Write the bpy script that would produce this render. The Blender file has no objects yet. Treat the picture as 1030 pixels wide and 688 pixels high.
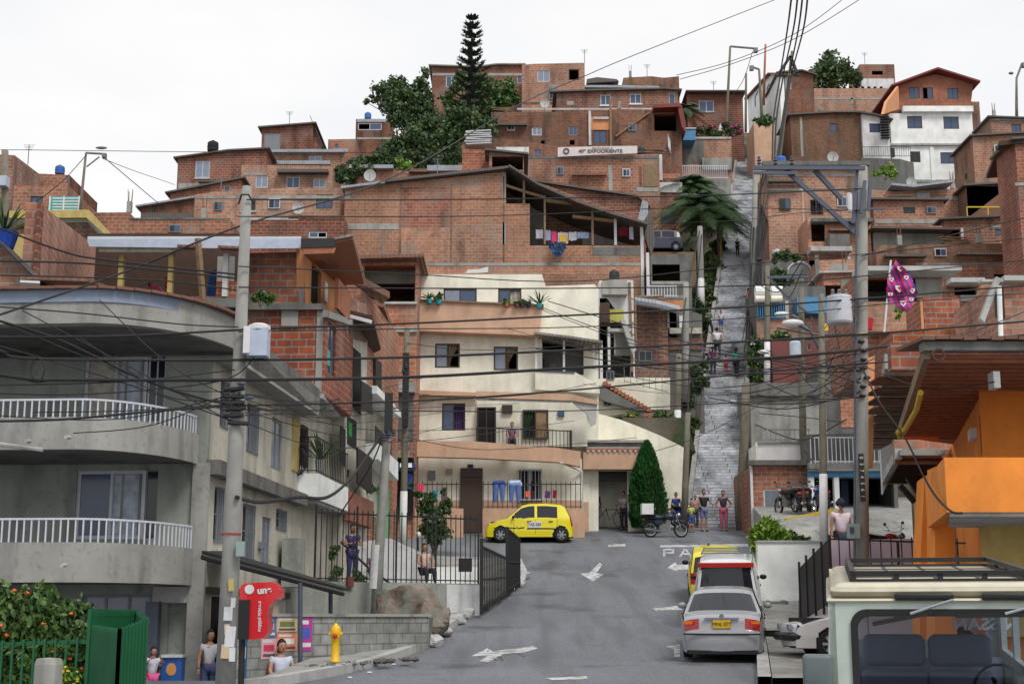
import bpy, bmesh, math, random
from mathutils import Vector, Matrix
from mathutils.geometry import tessellate_polygon
R = random.Random(7)
scn = bpy.context.scene
COL = scn.collection
rad = math.radians
# ---------- camera model ----------
F, CX, CY, CAMZ = 1415.0, 515.0, 344.0, 1.6
PITCH = math.atan(276/1415)
ca, sa = math.cos(PITCH), math.sin(PITCH)
def ray(px, py):
 u = (px-CX)/F; v = (CY-py)/F
 return Vector((u, ca - v*sa, sa + v*ca))
def P(px, py, Y):
 r = ray(px, py); k = Y/r.y
 return Vector((r.x*k, Y, CAMZ + r.z*k))
def ZP(py, Y): return P(515, py, Y).z
def interp(x, pts):
 if x <= pts[0][0]: return pts[0][1]
 for (a, b), (c, d) in zip(pts, pts[1:]):
  if x <= c: return b + (d-b)*(x-a)/(c-a)
 return pts[-1][1]
ROADZ = [(0, 0), (12, .1), (24, ZP(690, 24)), (30, ZP(662, 30)), (38, ZP(622, 38)), (47, ZP(576, 47)), (58, ZP(540, 58)), (62, ZP(531, 62)), (64, ZP(526, 64))]
def zr(Y):
 return (interp(Y-1.5, ROADZ)+interp(Y, ROADZ)*2+interp(Y+1.5, ROADZ))/4
def G(px, py, lift=0):
 lo, hi = 3.0, 63.5
 for _ in range(40):
  m = (lo+hi)/2
  if P(px, py, m).z > zr(m)+lift: lo_ok = True
  else: lo_ok = False
  if lo_ok: lo = m
  else: hi = m
 p = P(px, py, lo); p.z = zr(lo)+lift
 return p
HILL = [(60, ZP(531, 60)-.3), (64, ZP(520, 64)-.4), (78, ZP(382, 78)-.5), (94, ZP(262, 94)-.5), (112, ZP(205, 112)-.5), (130, ZP(164, 130)-.5), (150, ZP(122, 150)-.8), (165, ZP(122, 150)-3), (260, 10), (900, 0)]
# ---------- mesh builder ----------
def wloc(o):
 v = Vector((0, 0, 0))
 while o is not None:
  v = v + o.location; o = o.parent
 return v
class MB:
 def __init__(s): s.v = []; s.f = []
 def add(s, vs, fs):
  n = len(s.v); s.v += [Vector(p) for p in vs]; s.f += [tuple(i+n for i in f) for f in fs]
 def box(s, a, b):
  x0, y0, z0 = a; x1, y1, z1 = b
  s.add([(x0,y0,z0),(x1,y0,z0),(x1,y1,z0),(x0,y1,z0),(x0,y0,z1),(x1,y0,z1),(x1,y1,z1),(x0,y1,z1)],
              [(0,3,2,1),(4,5,6,7),(0,1,5,4),(1,2,6,5),(2,3,7,6),(3,0,4,7)])
  return s
 def cbox(s, c, d, rot=None):
  h = [x/2 for x in d]; c = Vector(c)
  vs = [Vector((sx*h[0], sy*h[1], sz*h[2])) for sz in (-1,1) for sx, sy in ((-1,-1),(1,-1),(1,1),(-1,1))]
  if rot is not None: vs = [rot @ v for v in vs]
  s.add([v+c for v in vs], [(0,3,2,1),(4,5,6,7),(0,1,5,4),(1,2,6,5),(2,3,7,6),(3,0,4,7)])
  return s
 def bar(s, a, b, w, h=None):
  a = Vector(a); b = Vector(b); h = h or w
  d = (b-a); L = d.length
  if L < 1e-5: return s
  s.cbox((a+b)/2, (w, h, L), d.to_track_quat('Z', 'Y').to_matrix())
  return s
 def quad(s, *p):
  s.add(p, [tuple(range(len(p)))]); return s
 def tube(s, pts, r, n=6, r1=None, cap=True):
  pts = [Vector(p) for p in pts]; m = len(pts); base = len(s.v)
  rr = [r + ((r1 if r1 is not None else r)-r)*i/(m-1) for i in range(m)] if not isinstance(r, (list, tuple)) else r
  prev = None
  for i, p in enumerate(pts):
   d = (pts[min(i+1, m-1)]-pts[max(i-1, 0)]).normalized()
   if prev is None:
    a = d.orthogonal().normalized()
   else:
    a = prev - d*prev.dot(d); a = a.normalized() if a.length > 1e-6 else d.orthogonal().normalized()
   prev = a; b = d.cross(a)
   for k in range(n):
    t = 2*math.pi*k/n
    s.v.append(p + (a*math.cos(t)+b*math.sin(t))*rr[i])
  for i in range(m-1):
   for k in range(n):
    k2 = (k+1) % n
    s.f.append((base+i*n+k, base+i*n+k2, base+(i+1)*n+k2, base+(i+1)*n+k))
  if cap:
   s.f.append(tuple(base+k for k in reversed(range(n)))); s.f.append(tuple(base+(m-1)*n+k for k in range(n)))
  return s
 def lathe(s, prof, c=(0,0,0), n=16, axis='Z'):
  c = Vector(c); base = len(s.v)
  for (r, z) in prof:
   for k in range(n):
    t = 2*math.pi*k/n
    v = (r*math.cos(t), r*math.sin(t), z)
    if axis == 'Y': v = (v[0], v[2], v[1])
    if axis == 'X': v = (v[2], v[0], v[1])
    s.v.append(c+Vector(v))
  for i in range(len(prof)-1):
   for k in range(n):
    k2 = (k+1) % n
    s.f.append((base+i*n+k, base+i*n+k2, base+(i+1)*n+k2, base+(i+1)*n+k))
  return s
 def ball(s, c, r, n=10, sq=(1,1,1), noise=0):
  c = Vector(c); base = len(s.v); m = max(4, n*2//3)
  for i in range(m+1):
   ph = math.pi*i/m
   for k in range(n):
    t = 2*math.pi*k/n; q = 1+R.uniform(-noise, noise)
    s.v.append(c+Vector((math.sin(ph)*math.cos(t)*r*sq[0], math.sin(ph)*math.sin(t)*r*sq[1], math.cos(ph)*r*sq[2]))*q)
  for i in range(m):
   for k in range(n):
    k2 = (k+1) % n
    s.f.append((base+i*n+k, base+i*n+k2, base+(i+1)*n+k2, base+(i+1)*n+k))
  return s
 def build(s, name, mat, parent=None, smooth=False, merge=False, top=False):
  me = bpy.data.meshes.new(name)
  if parent is not None: o0 = wloc(parent)
  elif top and s.v:
   xs = [v.x for v in s.v]; ys = [v.y for v in s.v]; zs = [v.z for v in s.v]
   o0 = Vector(((min(xs)+max(xs))/2, (min(ys)+max(ys))/2, min(zs)))
  else: o0 = Vector((0,0,0))
  vs = [v-o0 for v in s.v]
  me.from_pydata(vs, [], s.f)
  if merge:
   bm = bmesh.new(); bm.from_mesh(me); bmesh.ops.remove_doubles(bm, verts=bm.verts, dist=merge if merge is not True else .001)
   bmesh.ops.recalc_face_normals(bm, faces=bm.faces); bm.to_mesh(me); bm.free()
  me.update()
  uv = me.uv_layers.new(name='UVMap').data
  for p in me.polygons:
   n = p.normal
   if abs(n.z) > .8:
    for li in p.loop_indices:
     q = me.vertices[me.loops[li].vertex_index].co; uv[li].uv = (q.x+o0.x, q.y+o0.y)
   else:
    tx, ty = -n.y, n.x; L = math.hypot(tx, ty) or 1; tx /= L; ty /= L
    if abs(tx) >= abs(ty):
     if tx < 0: tx, ty = -tx, -ty
    elif ty < 0: tx, ty = -tx, -ty
    for li in p.loop_indices:
     q = me.vertices[me.loops[li].vertex_index].co; uv[li].uv = ((q.x+o0.x)*tx+(q.y+o0.y)*ty, q.z+o0.z)
  if smooth: me.polygons.foreach_set('use_smooth', [True]*len(me.polygons))
  me.materials.append(mat)
  ob = bpy.data.objects.new(name, me); COL.objects.link(ob)
  if parent is not None: ob.parent = parent
  elif top: ob.location = o0
  return ob
def tag(o, label, cat, group=None):
 o['label'] = label; o['category'] = cat
 if group: o['group'] = group
 return o
def thing(name, label, cat, loc=(0,0,0), group=None):
 o = bpy.data.objects.new(name, None); COL.objects.link(o); o.location = Vector(loc); o.empty_display_size = .3
 return tag(o, label, cat, group)
def struct(name, mb, mat, kind='structure', **k):
 o = mb.build(name, mat, **k); o['kind'] = kind; return o
def copy_tree(o, parent=None):
 c = o.copy(); COL.objects.link(c); c.parent = parent
 for ch in list(o.children): copy_tree(ch, c)
 return c
# ---------- materials ----------
KG = .80
def S(c, k=1.0):
 k *= KG; out = []
 for x in c:
  x /= 255; x = x/12.92 if x <= .04045 else ((x+.055)/1.055)**2.4
  out.append(min(x*k, .85))
 return tuple(out)+(1,)
class NT:
 def __init__(s, name):
  s.m = bpy.data.materials.new(name); s.m.use_nodes = True; s.t = s.m.node_tree; s.b = s.t.nodes['Principled BSDF']
 def n(s, typ, **k):
  o = s.t.nodes.new(typ)
  for a, b in k.items():
   if a[0] == '_': o.inputs[a[1:].replace('_', ' ')].default_value = b
   else: setattr(o, a, b)
  return o
 def l(s, a, b): s.t.links.new(a, b)
 def mix(s, fac, a, b, mode='MIX'):
  o = s.t.nodes.new('ShaderNodeMix'); o.data_type = 'RGBA'; o.blend_type = mode
  for i, x in ((0, fac), (6, a), (7, b)):
   if hasattr(x, 'links'): s.l(x, o.inputs[i])
   else: o.inputs[i].default_value = x
  return o.outputs[2]
 def ramp(s, x, a, b, lo=0., hi=1.):
  o = s.n('ShaderNodeMapRange'); s.l(x, o.inputs[0])
  o.inputs[1].default_value = a; o.inputs[2].default_value = b; o.inputs[3].default_value = lo; o.inputs[4].default_value = hi
  return o.outputs[0]
 def noise(s, scale, sc=(1,1,1), detail=3, coord=None, off=0):
  if coord is None:
   coord = s.n('ShaderNodeNewGeometry').outputs['Position']
  mp = s.n('ShaderNodeMapping'); mp.inputs['Scale'].default_value = sc; mp.inputs['Location'].default_value = (off, off*.7, off*.3); s.l(coord, mp.inputs[0])
  n = s.n('ShaderNodeTexNoise', _Scale=scale, _Detail=detail); s.l(mp.outputs[0], n.inputs[0]); return n.outputs['Fac']
 def bump(s, h, st=.3, d=.02):
  b = s.n('ShaderNodeBump', _Strength=st, _Distance=d); s.l(h, b.inputs['Height']); s.l(b.outputs[0], s.b.inputs['Normal'])
def objcoord(m): return m.n('ShaderNodeTexCoord').outputs['Object']
def brick(name, c1, c2, mo, bw=.40, bh=.20, ms=.026, dirt=.5, off=0, k=1.0, stain=(36, 33, 31)):
 m = NT(name); c1, c2 = [(c[0]*.99, c[1]*.955, c[2]*.86) if c[0] > c[2]+30 else c for c in (c1, c2)]
 uv = m.n('ShaderNodeTexCoord').outputs['UV']
 b = m.n('ShaderNodeTexBrick', offset=.5, _Color1=S(c1, k), _Color2=S(c2, k), _Mortar=S(mo, k), _Scale=1.0, _Mortar_Size=ms, _Mortar_Smooth=.2, _Bias=-.1, _Brick_Width=bw, _Row_Height=bh)
 m.l(uv, b.inputs[0])
 big = m.ramp(m.noise(.35, off=off), .35, .65, .78, 1.15)
 sm = m.ramp(m.noise(5, detail=2, off=off), .3, .7, .8, 1.2)
 mm = m.n('ShaderNodeMath', operation='MULTIPLY'); m.l(big, mm.inputs[0]); m.l(sm, mm.inputs[1])
 cc = m.n('ShaderNodeCombineColor'); [m.l(mm.outputs[0], cc.inputs[i]) for i in range(3)]
 col = m.mix(1.0, b.outputs['Color'], cc.outputs[0], 'MULTIPLY')
 hv = m.n('ShaderNodeHueSaturation'); m.l(col, hv.inputs['Color']); oi = m.n('ShaderNodeObjectInfo').outputs['Random']; m.l(m.ramp(oi, 0, 1, .8, 1.2), hv.inputs['Value']); m.l(m.ramp(oi, 1, 0, .82, 1.08), hv.inputs['Saturation']); m.l(m.ramp(oi, 0, 1, .494, .508), hv.inputs['Hue']); col = hv.outputs[0]
 pale = m.ramp(m.noise(.6, detail=4, off=off+9), .54, .68, 0, .55)
 col = m.mix(pale, col, S(mo, k*.85))
 st = m.ramp(m.noise(.8, sc=(1.6, 1.6, .35), detail=5, off=off+3), .5, .72, 0, dirt)
 col = m.mix(st, col, S(stain, 1.5))
 m.l(col, m.b.inputs['Base Color']); m.b.inputs['Roughness'].default_value = .92
 inv = m.n('ShaderNodeMath', operation='SUBTRACT'); inv.inputs[0].default_value = 1; m.l(b.outputs['Fac'], inv.inputs[1])
 m.bump(inv.outputs[0], .5, .02)
 return m.m
def plaster(name, c, dirt=.35, k=1.5, rough=.85, stain=(60, 58, 52), sc=1.0, bs=.15):
 m = NT(name)
 v = m.ramp(m.noise(1.2*sc, detail=5), .3, .7, .82, 1.1)
 cc = m.n('ShaderNodeCombineColor'); [m.l(v, cc.inputs[i]) for i in range(3)]
 col = m.mix(1.0, S(c, k), cc.outputs[0], 'MULTIPLY')
 st = m.ramp(m.noise(1.5*sc, sc=(1.5, 1.5, .3), detail=6, off=5), .5, .78, 0, dirt)
 col = m.mix(st, col, S(stain, 1.3))
 st2 = m.ramp(m.noise(9, detail=4, off=2), .55, .8, 0, dirt*.6)
 col = m.mix(st2, col, S(stain, 1.2))
 m.l(col, m.b.inputs['Base Color']); m.b.inputs['Roughness'].default_value = rough
 m.bump(m.noise(14, detail=5), bs, .02)
 return m.m
def paint(name, c, rough=.5, k=1.4, metal=0., coat=0., var=.12, emit=0):
 m = NT(name)
 v = m.ramp(m.noise(6, coord=objcoord(m), detail=4), .3, .7, 1-var, 1+var*.5)
 cc = m.n('ShaderNodeCombineColor'); [m.l(v, cc.inputs[i]) for i in range(3)]
 m.l(m.mix(1.0, S(c, k), cc.outputs[0], 'MULTIPLY'), m.b.inputs['Base Color'])
 m.b.inputs['Roughness'].default_value = rough; m.b.inputs['Metallic'].default_value = metal; m.b.inputs['Coat Weight'].default_value = coat
 m.b.inputs['Coat Roughness'].default_value = .06
 return m.m
def corr(name, c, c2=(96, 70, 55), rust=.4, pitch=.17, k=1.4, axis=0, rough=.6):
 m = NT(name)
 pos = m.n('ShaderNodeNewGeometry').outputs['Position']
 w = m.n('ShaderNodeTexWave', wave_type='BANDS', bands_direction='X' if axis == 0 else 'Y', _Scale=.314/pitch*1.0)
 m.l(pos, w.inputs[0])
 col = m.mix(m.ramp(m.noise(.9, detail=6, sc=(1, .5, 1)), .48, .66, 0, rust), S(c, k), S(c2, k))
 col = m.mix(m.ramp(m.noise(6, detail=4), .4, .8, 0, .35), col, S((60, 58, 56), 1.3))
 m.l(col, m.b.inputs['Base Color']); m.b.inputs['Roughness'].default_value = rough
 m.bump(w.outputs['Fac'], .8, .03)
 return m.m
def leafmat(name, c1, c2, k=1.3):
 m = NT(name)
 g = m.n('ShaderNodeNewGeometry')
 col = m.mix(m.ramp(g.outputs['Random Per Island'], 0, 1), S(c1, k), S(c2, k))
 col = m.mix(m.ramp(m.noise(1.1, detail=2), .35, .65, 0, .5), col, S(c1, k*.7))
 m.l(col, m.b.inputs['Base Color']); m.b.inputs['Roughness'].default_value = .55
 m.b.inputs['Subsurface Weight'].default_value = 0
 return m.m
M = {}
BR = M
BR['b1'] = brick('brick_orange', (186, 122, 96), (164, 102, 78), (164, 154, 144))
BR['b2'] = brick('brick_red', (160, 96, 76), (136, 80, 64), (150, 138, 128), off=20, dirt=.6)
BR['b3'] = brick('brick_pale', (196, 144, 120), (178, 126, 104), (172, 162, 152), off=40, dirt=.25, ms=.024)
BR['b4'] = brick('brick_old', (150, 98, 78), (126, 82, 66), (124, 114, 104), off=60, dirt=.85, ms=.018)
BR['b5'] = brick('brick_brown_small', (140, 100, 78), (112, 76, 60), (120, 106, 94), bw=.26, bh=.1, ms=.012, off=80, dirt=.4)
BR['b6'] = brick('brick_warm', (200, 124, 90), (178, 106, 78), (170, 158, 146), off=33, dirt=.3, ms=.024)
BR['b7'] = brick('brick_deep_joints', (182, 110, 86), (156, 90, 72), (158, 150, 142), off=11, dirt=.4, ms=.02, bw=.40, bh=.20)
BR['terra'] = brick('terracotta_panel', (158, 86, 64), (150, 80, 60), (140, 100, 84), bw=1.3, bh=.6, ms=.02, dirt=.15, off=5)
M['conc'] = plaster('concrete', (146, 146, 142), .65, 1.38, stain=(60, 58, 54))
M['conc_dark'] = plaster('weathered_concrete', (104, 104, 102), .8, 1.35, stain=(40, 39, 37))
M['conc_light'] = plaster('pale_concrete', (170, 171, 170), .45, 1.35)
M['render_grey'] = plaster('grey_render', (136, 140, 134), .6, 1.5, stain=(62, 64, 60))
M['render_cream'] = plaster('cream_render', (180, 177, 164), .65, 1.42, stain=(96, 92, 80))
M['yellow_wall'] = plaster('pale_yellow_paint', (212, 210, 196), .35, 1.5, stain=(140, 132, 114))
M['peach'] = plaster('peach_paint', (190, 156, 132), .35, 1.35, stain=(126, 100, 82))
M['white_wall'] = plaster('white_paint_wall', (210, 214, 222), .22, 1.6, stain=(150, 150, 152))
M['white_dirty'] = plaster('dirty_white_wall', (190, 192, 194), .55, 1.5, stain=(100, 98, 94))
M['lavender'] = plaster('lavender_wall', (196, 184, 200), .35, 1.3, stain=(140, 130, 140))
M['orange_wall'] = plaster('orange_paint', (220, 130, 50), .35, 1.55, stain=(160, 96, 50))
M['orange_soft'] = plaster('dull_orange_render', (196, 136, 92), .3, 1.4, stain=(140, 96, 66))
M['pale_green'] = plaster('pale_green_paint', (120, 190, 140), .2, 1.2)
M['sky_blue'] = paint('sky_blue_paint', (72, 136, 180), .6, 1.2)
M['teal'] = paint('teal_paint', (70, 170, 160), .6, 1.2)
M['red_wall'] = plaster('dark_red_paint', (108, 62, 58), .4, 1.3, stain=(70, 40, 38))
M['asphalt'] = None
M['metal'] = corr('zinc_roof', (150, 156, 166), rust=.25)
M['metal_dark'] = corr('dark_roof_sheet', (86, 82, 80), rust=.6)
M['rusty'] = corr('rusty_roof_sheet', (120, 84, 68), (80, 50, 40), rust=.7)
M['fibre'] = corr('grey_fibre_cement_roof', (132, 128, 122), (84, 78, 72), rust=.6)
M['clay'] = corr('clay_tile', (150, 96, 74), (90, 66, 56), rust=.5, pitch=.22)
M['darkredroof'] = corr('dark_red_roof', (120, 50, 44), (86, 40, 36), rust=.4)
M['wood'] = plaster('weathered_wood', (130, 108, 84), .4, 1.3, stain=(70, 56, 44), sc=4)
M['wood_red'] = plaster('reddish_wood_boards', (150, 96, 70), .45, 1.5, stain=(90, 60, 46), sc=3)
M['wood_dark'] = plaster('dark_wood', (70, 50, 40), .3, 1.3, stain=(40, 30, 26), sc=4)
M['yellow_post'] = plaster('yellow_painted_wood', (178, 160, 100), .3, 1.3, stain=(120, 100, 60), sc=3)
M['iron'] = paint('black_iron', (28, 28, 30), .55, 1.2)
M['white_iron'] = paint('white_iron', (200, 204, 214), .5, 1.2)
M['grey_iron'] = paint('grey_iron', (110, 114, 118), .5, 1.2)
M['galv'] = paint('galvanised_steel', (76, 84, 100), .45, 1.3, .3)
M['green_iron'] = paint('green_painted_steel', (8, 88, 52), .5, 1.2)
M['yellow_iron'] = paint('yellow_painted_rail', (205, 170, 40), .55, 1.2)
M['cable'] = paint('black_cable', (22, 22, 25), .6, 1.0)
M['pole'] = plaster('pole_concrete', (142, 142, 138), .5, 1.3, stain=(90, 88, 82), sc=2)
M['pole_old'] = plaster('old_pole_concrete', (116, 112, 98), .6, 1.2, stain=(60, 58, 50), sc=2)
M['white_paint'] = paint('white_paint', (216, 216, 218), .6, 1.2)
M['frame_dark'] = paint('dark_window_frame', (58, 48, 44), .5, 1.2)
M['frame_white'] = paint('white_window_frame', (190, 196, 204), .5, 1.2)
M['frame_grey'] = paint('grey_window_frame', (120, 126, 134), .5, 1.2)
M['glass'] = paint('window_glass', (74, 92, 124), .12, 1.0)
M['glass_pale'] = paint('pale_window_glass', (140, 152, 172), .15, 1.0)
M['glass_dark'] = paint('dark_window_glass', (34, 40, 48), .08, 1.0)
M['curtain'] = paint('pale_curtain', (186, 182, 170), .9, 1.2, var=.3)
M['curtain_white'] = paint('white_curtain', (190, 200, 216), .9, 1.2, var=.3)
M['curtain_tan'] = paint('tan_curtain', (150, 126, 96), .9, 1.2, var=.35)
M['curtain_purple'] = paint('purple_curtain', (70, 52, 100), .9, 1.2, var=.3)
M['curtain_green'] = paint('green_curtain', (30, 140, 60), .9, 1.2, var=.3)
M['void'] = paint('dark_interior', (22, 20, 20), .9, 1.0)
M['door_wood'] = paint('brown_wooden_door', (72, 54, 46), .6, 1.2)
M['leaf'] = leafmat('dark_leaves', (36, 58, 28), (78, 104, 50))
M['leaf_mid'] = leafmat('green_leaves', (44, 74, 28), (90, 122, 52))
M['leaf_light'] = leafmat('bright_leaves', (80, 122, 30), (140, 170, 60))
M['leaf_pine'] = leafmat('pine_needles', (22, 38, 30), (44, 66, 48))
M['leaf_palm'] = leafmat('palm_fronds', (34, 62, 34), (76, 106, 54))
M['leaf_cyp'] = leafmat('cypress_leaves', (16, 58, 20), (42, 100, 34))
M['bark'] = plaster('bark', (92, 82, 70), .5, 1.2, sc=4)
M['fl_or'] = paint('orange_petals', (235, 100, 40), .6, 1.2)
M['fl_red'] = paint('red_petals', (190, 40, 50), .6, 1.2)
M['fl_yel'] = paint('yellow_petals', (220, 180, 40), .6, 1.2)
M['fl_mag'] = paint('magenta_petals', (190, 40, 130), .6, 1.2)
def flat(name, c, rough=.8, k=1.3): 
 if name not in M: M[name] = paint(name, c, rough, k)
 return M[name]
m = NT('asphalt')
big = m.ramp(m.noise(.18, detail=4), .35, .65, .85, 1.12); sm = m.ramp(m.noise(16, detail=8), .35, .65, .78, 1.22)
mm = m.n('ShaderNodeMath', operation='MULTIPLY'); m.l(big, mm.inputs[0]); m.l(sm, mm.inputs[1])
cc = m.n('ShaderNodeCombineColor'); [m.l(mm.outputs[0], cc.inputs[i]) for i in range(3)]
col = m.mix(1.0, (.152, .165, .187, 1), cc.outputs[0], 'MULTIPLY')
tr = m.ramp(m.noise(.9, sc=(1.6, .12, 1), detail=5, off=4), .46, .62, 0, .45)
col = m.mix(tr, col, (.075, .078, .085, 1))
oil = m.ramp(m.noise(.5, detail=6, off=12), .58, .7, 0, .6)
col = m.mix(oil, col, (.05, .05, .055, 1))
m.l(col, m.b.inputs['Base Color']); m.b.inputs['Roughness'].default_value = .8; m.bump(m.noise(40, detail=5), .6, .015)
M['asphalt'] = m.m
m = NT('soil_and_weeds')
col = m.mix(m.ramp(m.noise(1.2, detail=6), .42, .6), (.09, .07, .05, 1), (.035, .06, .025, 1))
col = m.mix(m.ramp(m.noise(.4, detail=5, off=7), .5, .7, 0, .7), col, (.16, .14, .12, 1))
m.l(col, m.b.inputs['Base Color']); m.b.inputs['Roughness'].default_value = .95; m.bump(m.noise(4, detail=6), .6, .08)
M['soil'] = m.m
m = NT('road_paint')
col = m.mix(m.ramp(m.noise(5, detail=6), .44, .6, 0, .75), (.55, .56, .57, 1), (.16, .16, .17, 1))
m.l(col, m.b.inputs['Base Color']); m.b.inputs['Roughness'].default_value = .8
M['road_paint'] = m.m
M['stair'] = brick('stair_blockwork', (180,184,190), (160,164,170), (90,92,96), bw=2.6, bh=.17, ms=.024, dirt=.75, off=55, k=1.5, stain=(60,60,62))
# ---------- wall planes ----------
class Pl:
 def __init__(s, A, B):
  s.A = Vector((A[0], A[1])); s.d = (Vector((B[0], B[1]))-s.A); s.len = s.d.length; s.d.normalize()
  n = Vector((-s.d.y, s.d.x)); mid = s.A
  s.n = n if n.dot(mid) > 0 else -n
 def hit(s, px, py):
  r = ray(px, py)
  k = (s.A.x*s.d.y-s.A.y*s.d.x)/(r.x*s.d.y-r.y*s.d.x)
  return ((r.x*k-s.A.x)*s.d.x+(r.y*k-s.A.y)*s.d.y, CAMZ+r.z*k)
 def w(s, t, z, off=0):
  return Vector((s.A.x+s.d.x*t+s.n.x*off, s.A.y+s.d.y*t+s.n.y*off, z))
 def wp(s, px, py, off=0): return s.w(*s.hit(px, py), off)
def YP(Y): return Pl((0, Y), (1, Y))
def prism(mb, pl, poly, off0, off1, holes=(), skin=.18):
 loops = [list(poly)]+[list(h) for h in holes]
 flat_ = [p for l in loops for p in l]
 tris = tessellate_polygon([[Vector((a, b, 0)) for a, b in l] for l in loops])
 b = len(mb.v)
 mb.v += [pl.w(t, z, off0) for t, z in flat_]
 mb.f += [tuple(b+i for i in t) for t in tris]
 n = len(poly); b2 = len(mb.v)
 mb.v += [pl.w(t, z, off1) for t, z in poly]
 mb.f += [tuple(b2+i for i in t) for t in tessellate_polygon([[Vector((a, c, 0)) for a, c in poly]])]
 for i in range(n):
  j = (i+1) % n; mb.f.append((b+i, b+j, b2+j, b2+i))
 k = b+n
 for h in holes:
  m_ = len(h); b3 = len(mb.v); mb.v += [pl.w(t, z, off0+skin) for t, z in h]
  for i in range(m_):
   j = (i+1) % m_; mb.f.append((k+i, k+j, b3+j, b3+i))
  k += m_
def rect(pl, x0, y0, x1, y1):
 xm, ym = (x0+x1)/2, (y0+y1)/2
 t0 = pl.hit(x0, ym)[0]; t1 = pl.hit(x1, ym)[0]; z1 = pl.hit(xm, y0)[1]; z0 = pl.hit(xm, y1)[1]
 if t0 > t1: t0, t1 = t1, t0
 return t0, z0, t1, z1
def rpoly(r): t0, z0, t1, z1 = r; return [(t0, z0), (t1, z0), (t1, z1), (t0, z1)]
def panel(par, name, pl, x0, y0, x1, y1, mat, proud=.03, back=.0, poly=None):
 mb = MB(); q = [pl.hit(a, b) for a, b in poly] if poly else rpoly(rect(pl, x0, y0, x1, y1))
 prism(mb, pl, q, -proud, back)
 return mb.build(name, M[mat] if isinstance(mat, str) else mat, par)
def window(par, pl, x0, y0, x1, y1, st='g', fr='frame_dark', mul=1, base=0.0, sill=None, name='window', fw=None):
 r = rect(pl, x0, y0, x1, y1); t0, z0, t1, z1 = r; w = t1-t0; h = z1-z0
 fw = fw or min(.07, w*.09)
 f = MB(); o0, o1 = base+.04, base+.1
 def bx(mb, a, b, c, d, u, v): prism(mb, pl, [(a, b), (c, b), (c, d), (a, d)], u, v)
 e = .002
 bx(f, t0+e, z0+e, t1-e, z0+fw, o0, o1); bx(f, t0+e, z1-fw, t1-e, z1-e, o0, o1); bx(f, t0+e, z0+fw, t0+fw, z1-fw, o0, o1); bx(f, t1-fw, z0+fw, t1-e, z1-fw, o0, o1)
 for k in range(mul):
  tm = t0+w*(k+1)/(mul+1); bx(f, tm-fw*.4, z0+fw, tm+fw*.4, z1-fw, o0+.002, o1-.002)
 if 'B' in st:
  n = max(3, int(w/.14))
  for k in range(1, n):
   tm = t0+w*k/n; bx(f, tm-.012, z0, tm+.012, z1, base-.05, base-.026)
  for q in (.02, .5, .98): bx(f, t0, z0+h*q-.012, t1, z0+h*q+.012, base-.026, base-.002)
 fo = f.build(name, M[fr], par)
 g0, g1 = t0+fw, t1-fw
 def sub(nm, a, b, mat, u, v, c=z0+fw, d=z1-fw):
  mb = MB(); bx(mb, a, c, b, d, u, v); return mb.build(nm, M[mat], fo)
 def cur(a, b, mat, narrow=False):
  mb = MB(); n = 14; zt = z1-fw; zb = z0+fw
  for i in range(n):
   for j in range(3):
    pass
  rows = 5; vs = []
  for j in range(rows+1):
   q = j/rows; zz = zt+(zb-zt)*q
   for i in range(n+1):
    p = i/n; tt = a+(b-a)*p
    if narrow: tt = a+(b-a)*p*(1-.75*math.sin(min(1, q*1.1)*math.pi/2)**1.3)
    vs.append(pl.w(tt, zz, base+.17+.03*math.sin(p*22)))
  mb.add(vs, [(j*(n+1)+i, j*(n+1)+i+1, (j+1)*(n+1)+i+1, (j+1)*(n+1)+i) for j in range(rows) for i in range(n)])
  mb.build('curtain', M[mat], fo)
 tm = (g0+g1)/2
 if 'g' in st: sub('pane', g0, g1, 'glass', o0+.02, o0+.03)
 if 'p' in st: sub('pane', g0, g1, 'glass_pale', o0+.02, o0+.03)
 if 'k' in st: sub('pane', g0, g1, 'glass_dark', o0+.02, o0+.03)
 if 's' in st: sub('shutter', g0, g1, 'frame_grey', o0+.02, o0+.04)
 if 'd' in st: sub('door_leaf', g0, g1, 'door_wood', o0+.01, o0+.05)
 if 'h' in st: sub('pane', g0, tm, 'glass_pale', o0+.02, o0+.03); cur(tm, g1, 'curtain_tan', True)
 if 'H' in st: sub('pane', tm, g1, 'glass', o0+.02, o0+.03)
 if 'L' in st: sub('pane', g0, tm, 'glass', o0+.02, o0+.03)
 if 'c' in st: cur(g0, g1, 'curtain')
 if 'w' in st: cur(g0, g1, 'curtain_white')
 if 'u' in st: cur(tm, g1, 'curtain_purple')
 if 'n' in st: cur(g0, tm, 'curtain_green', True)
 if sill: mb = MB(); bx(mb, t0-.08, z0-.12, t1+.08, z0-.003, base-.08, base+.02); mb.build('sill', M[sill], fo)
 return fo
def offs(top, dz):  # slab polygon following a top line in (t,z)
 return top+[(t, z+dz) for t, z in reversed(top)]
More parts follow.
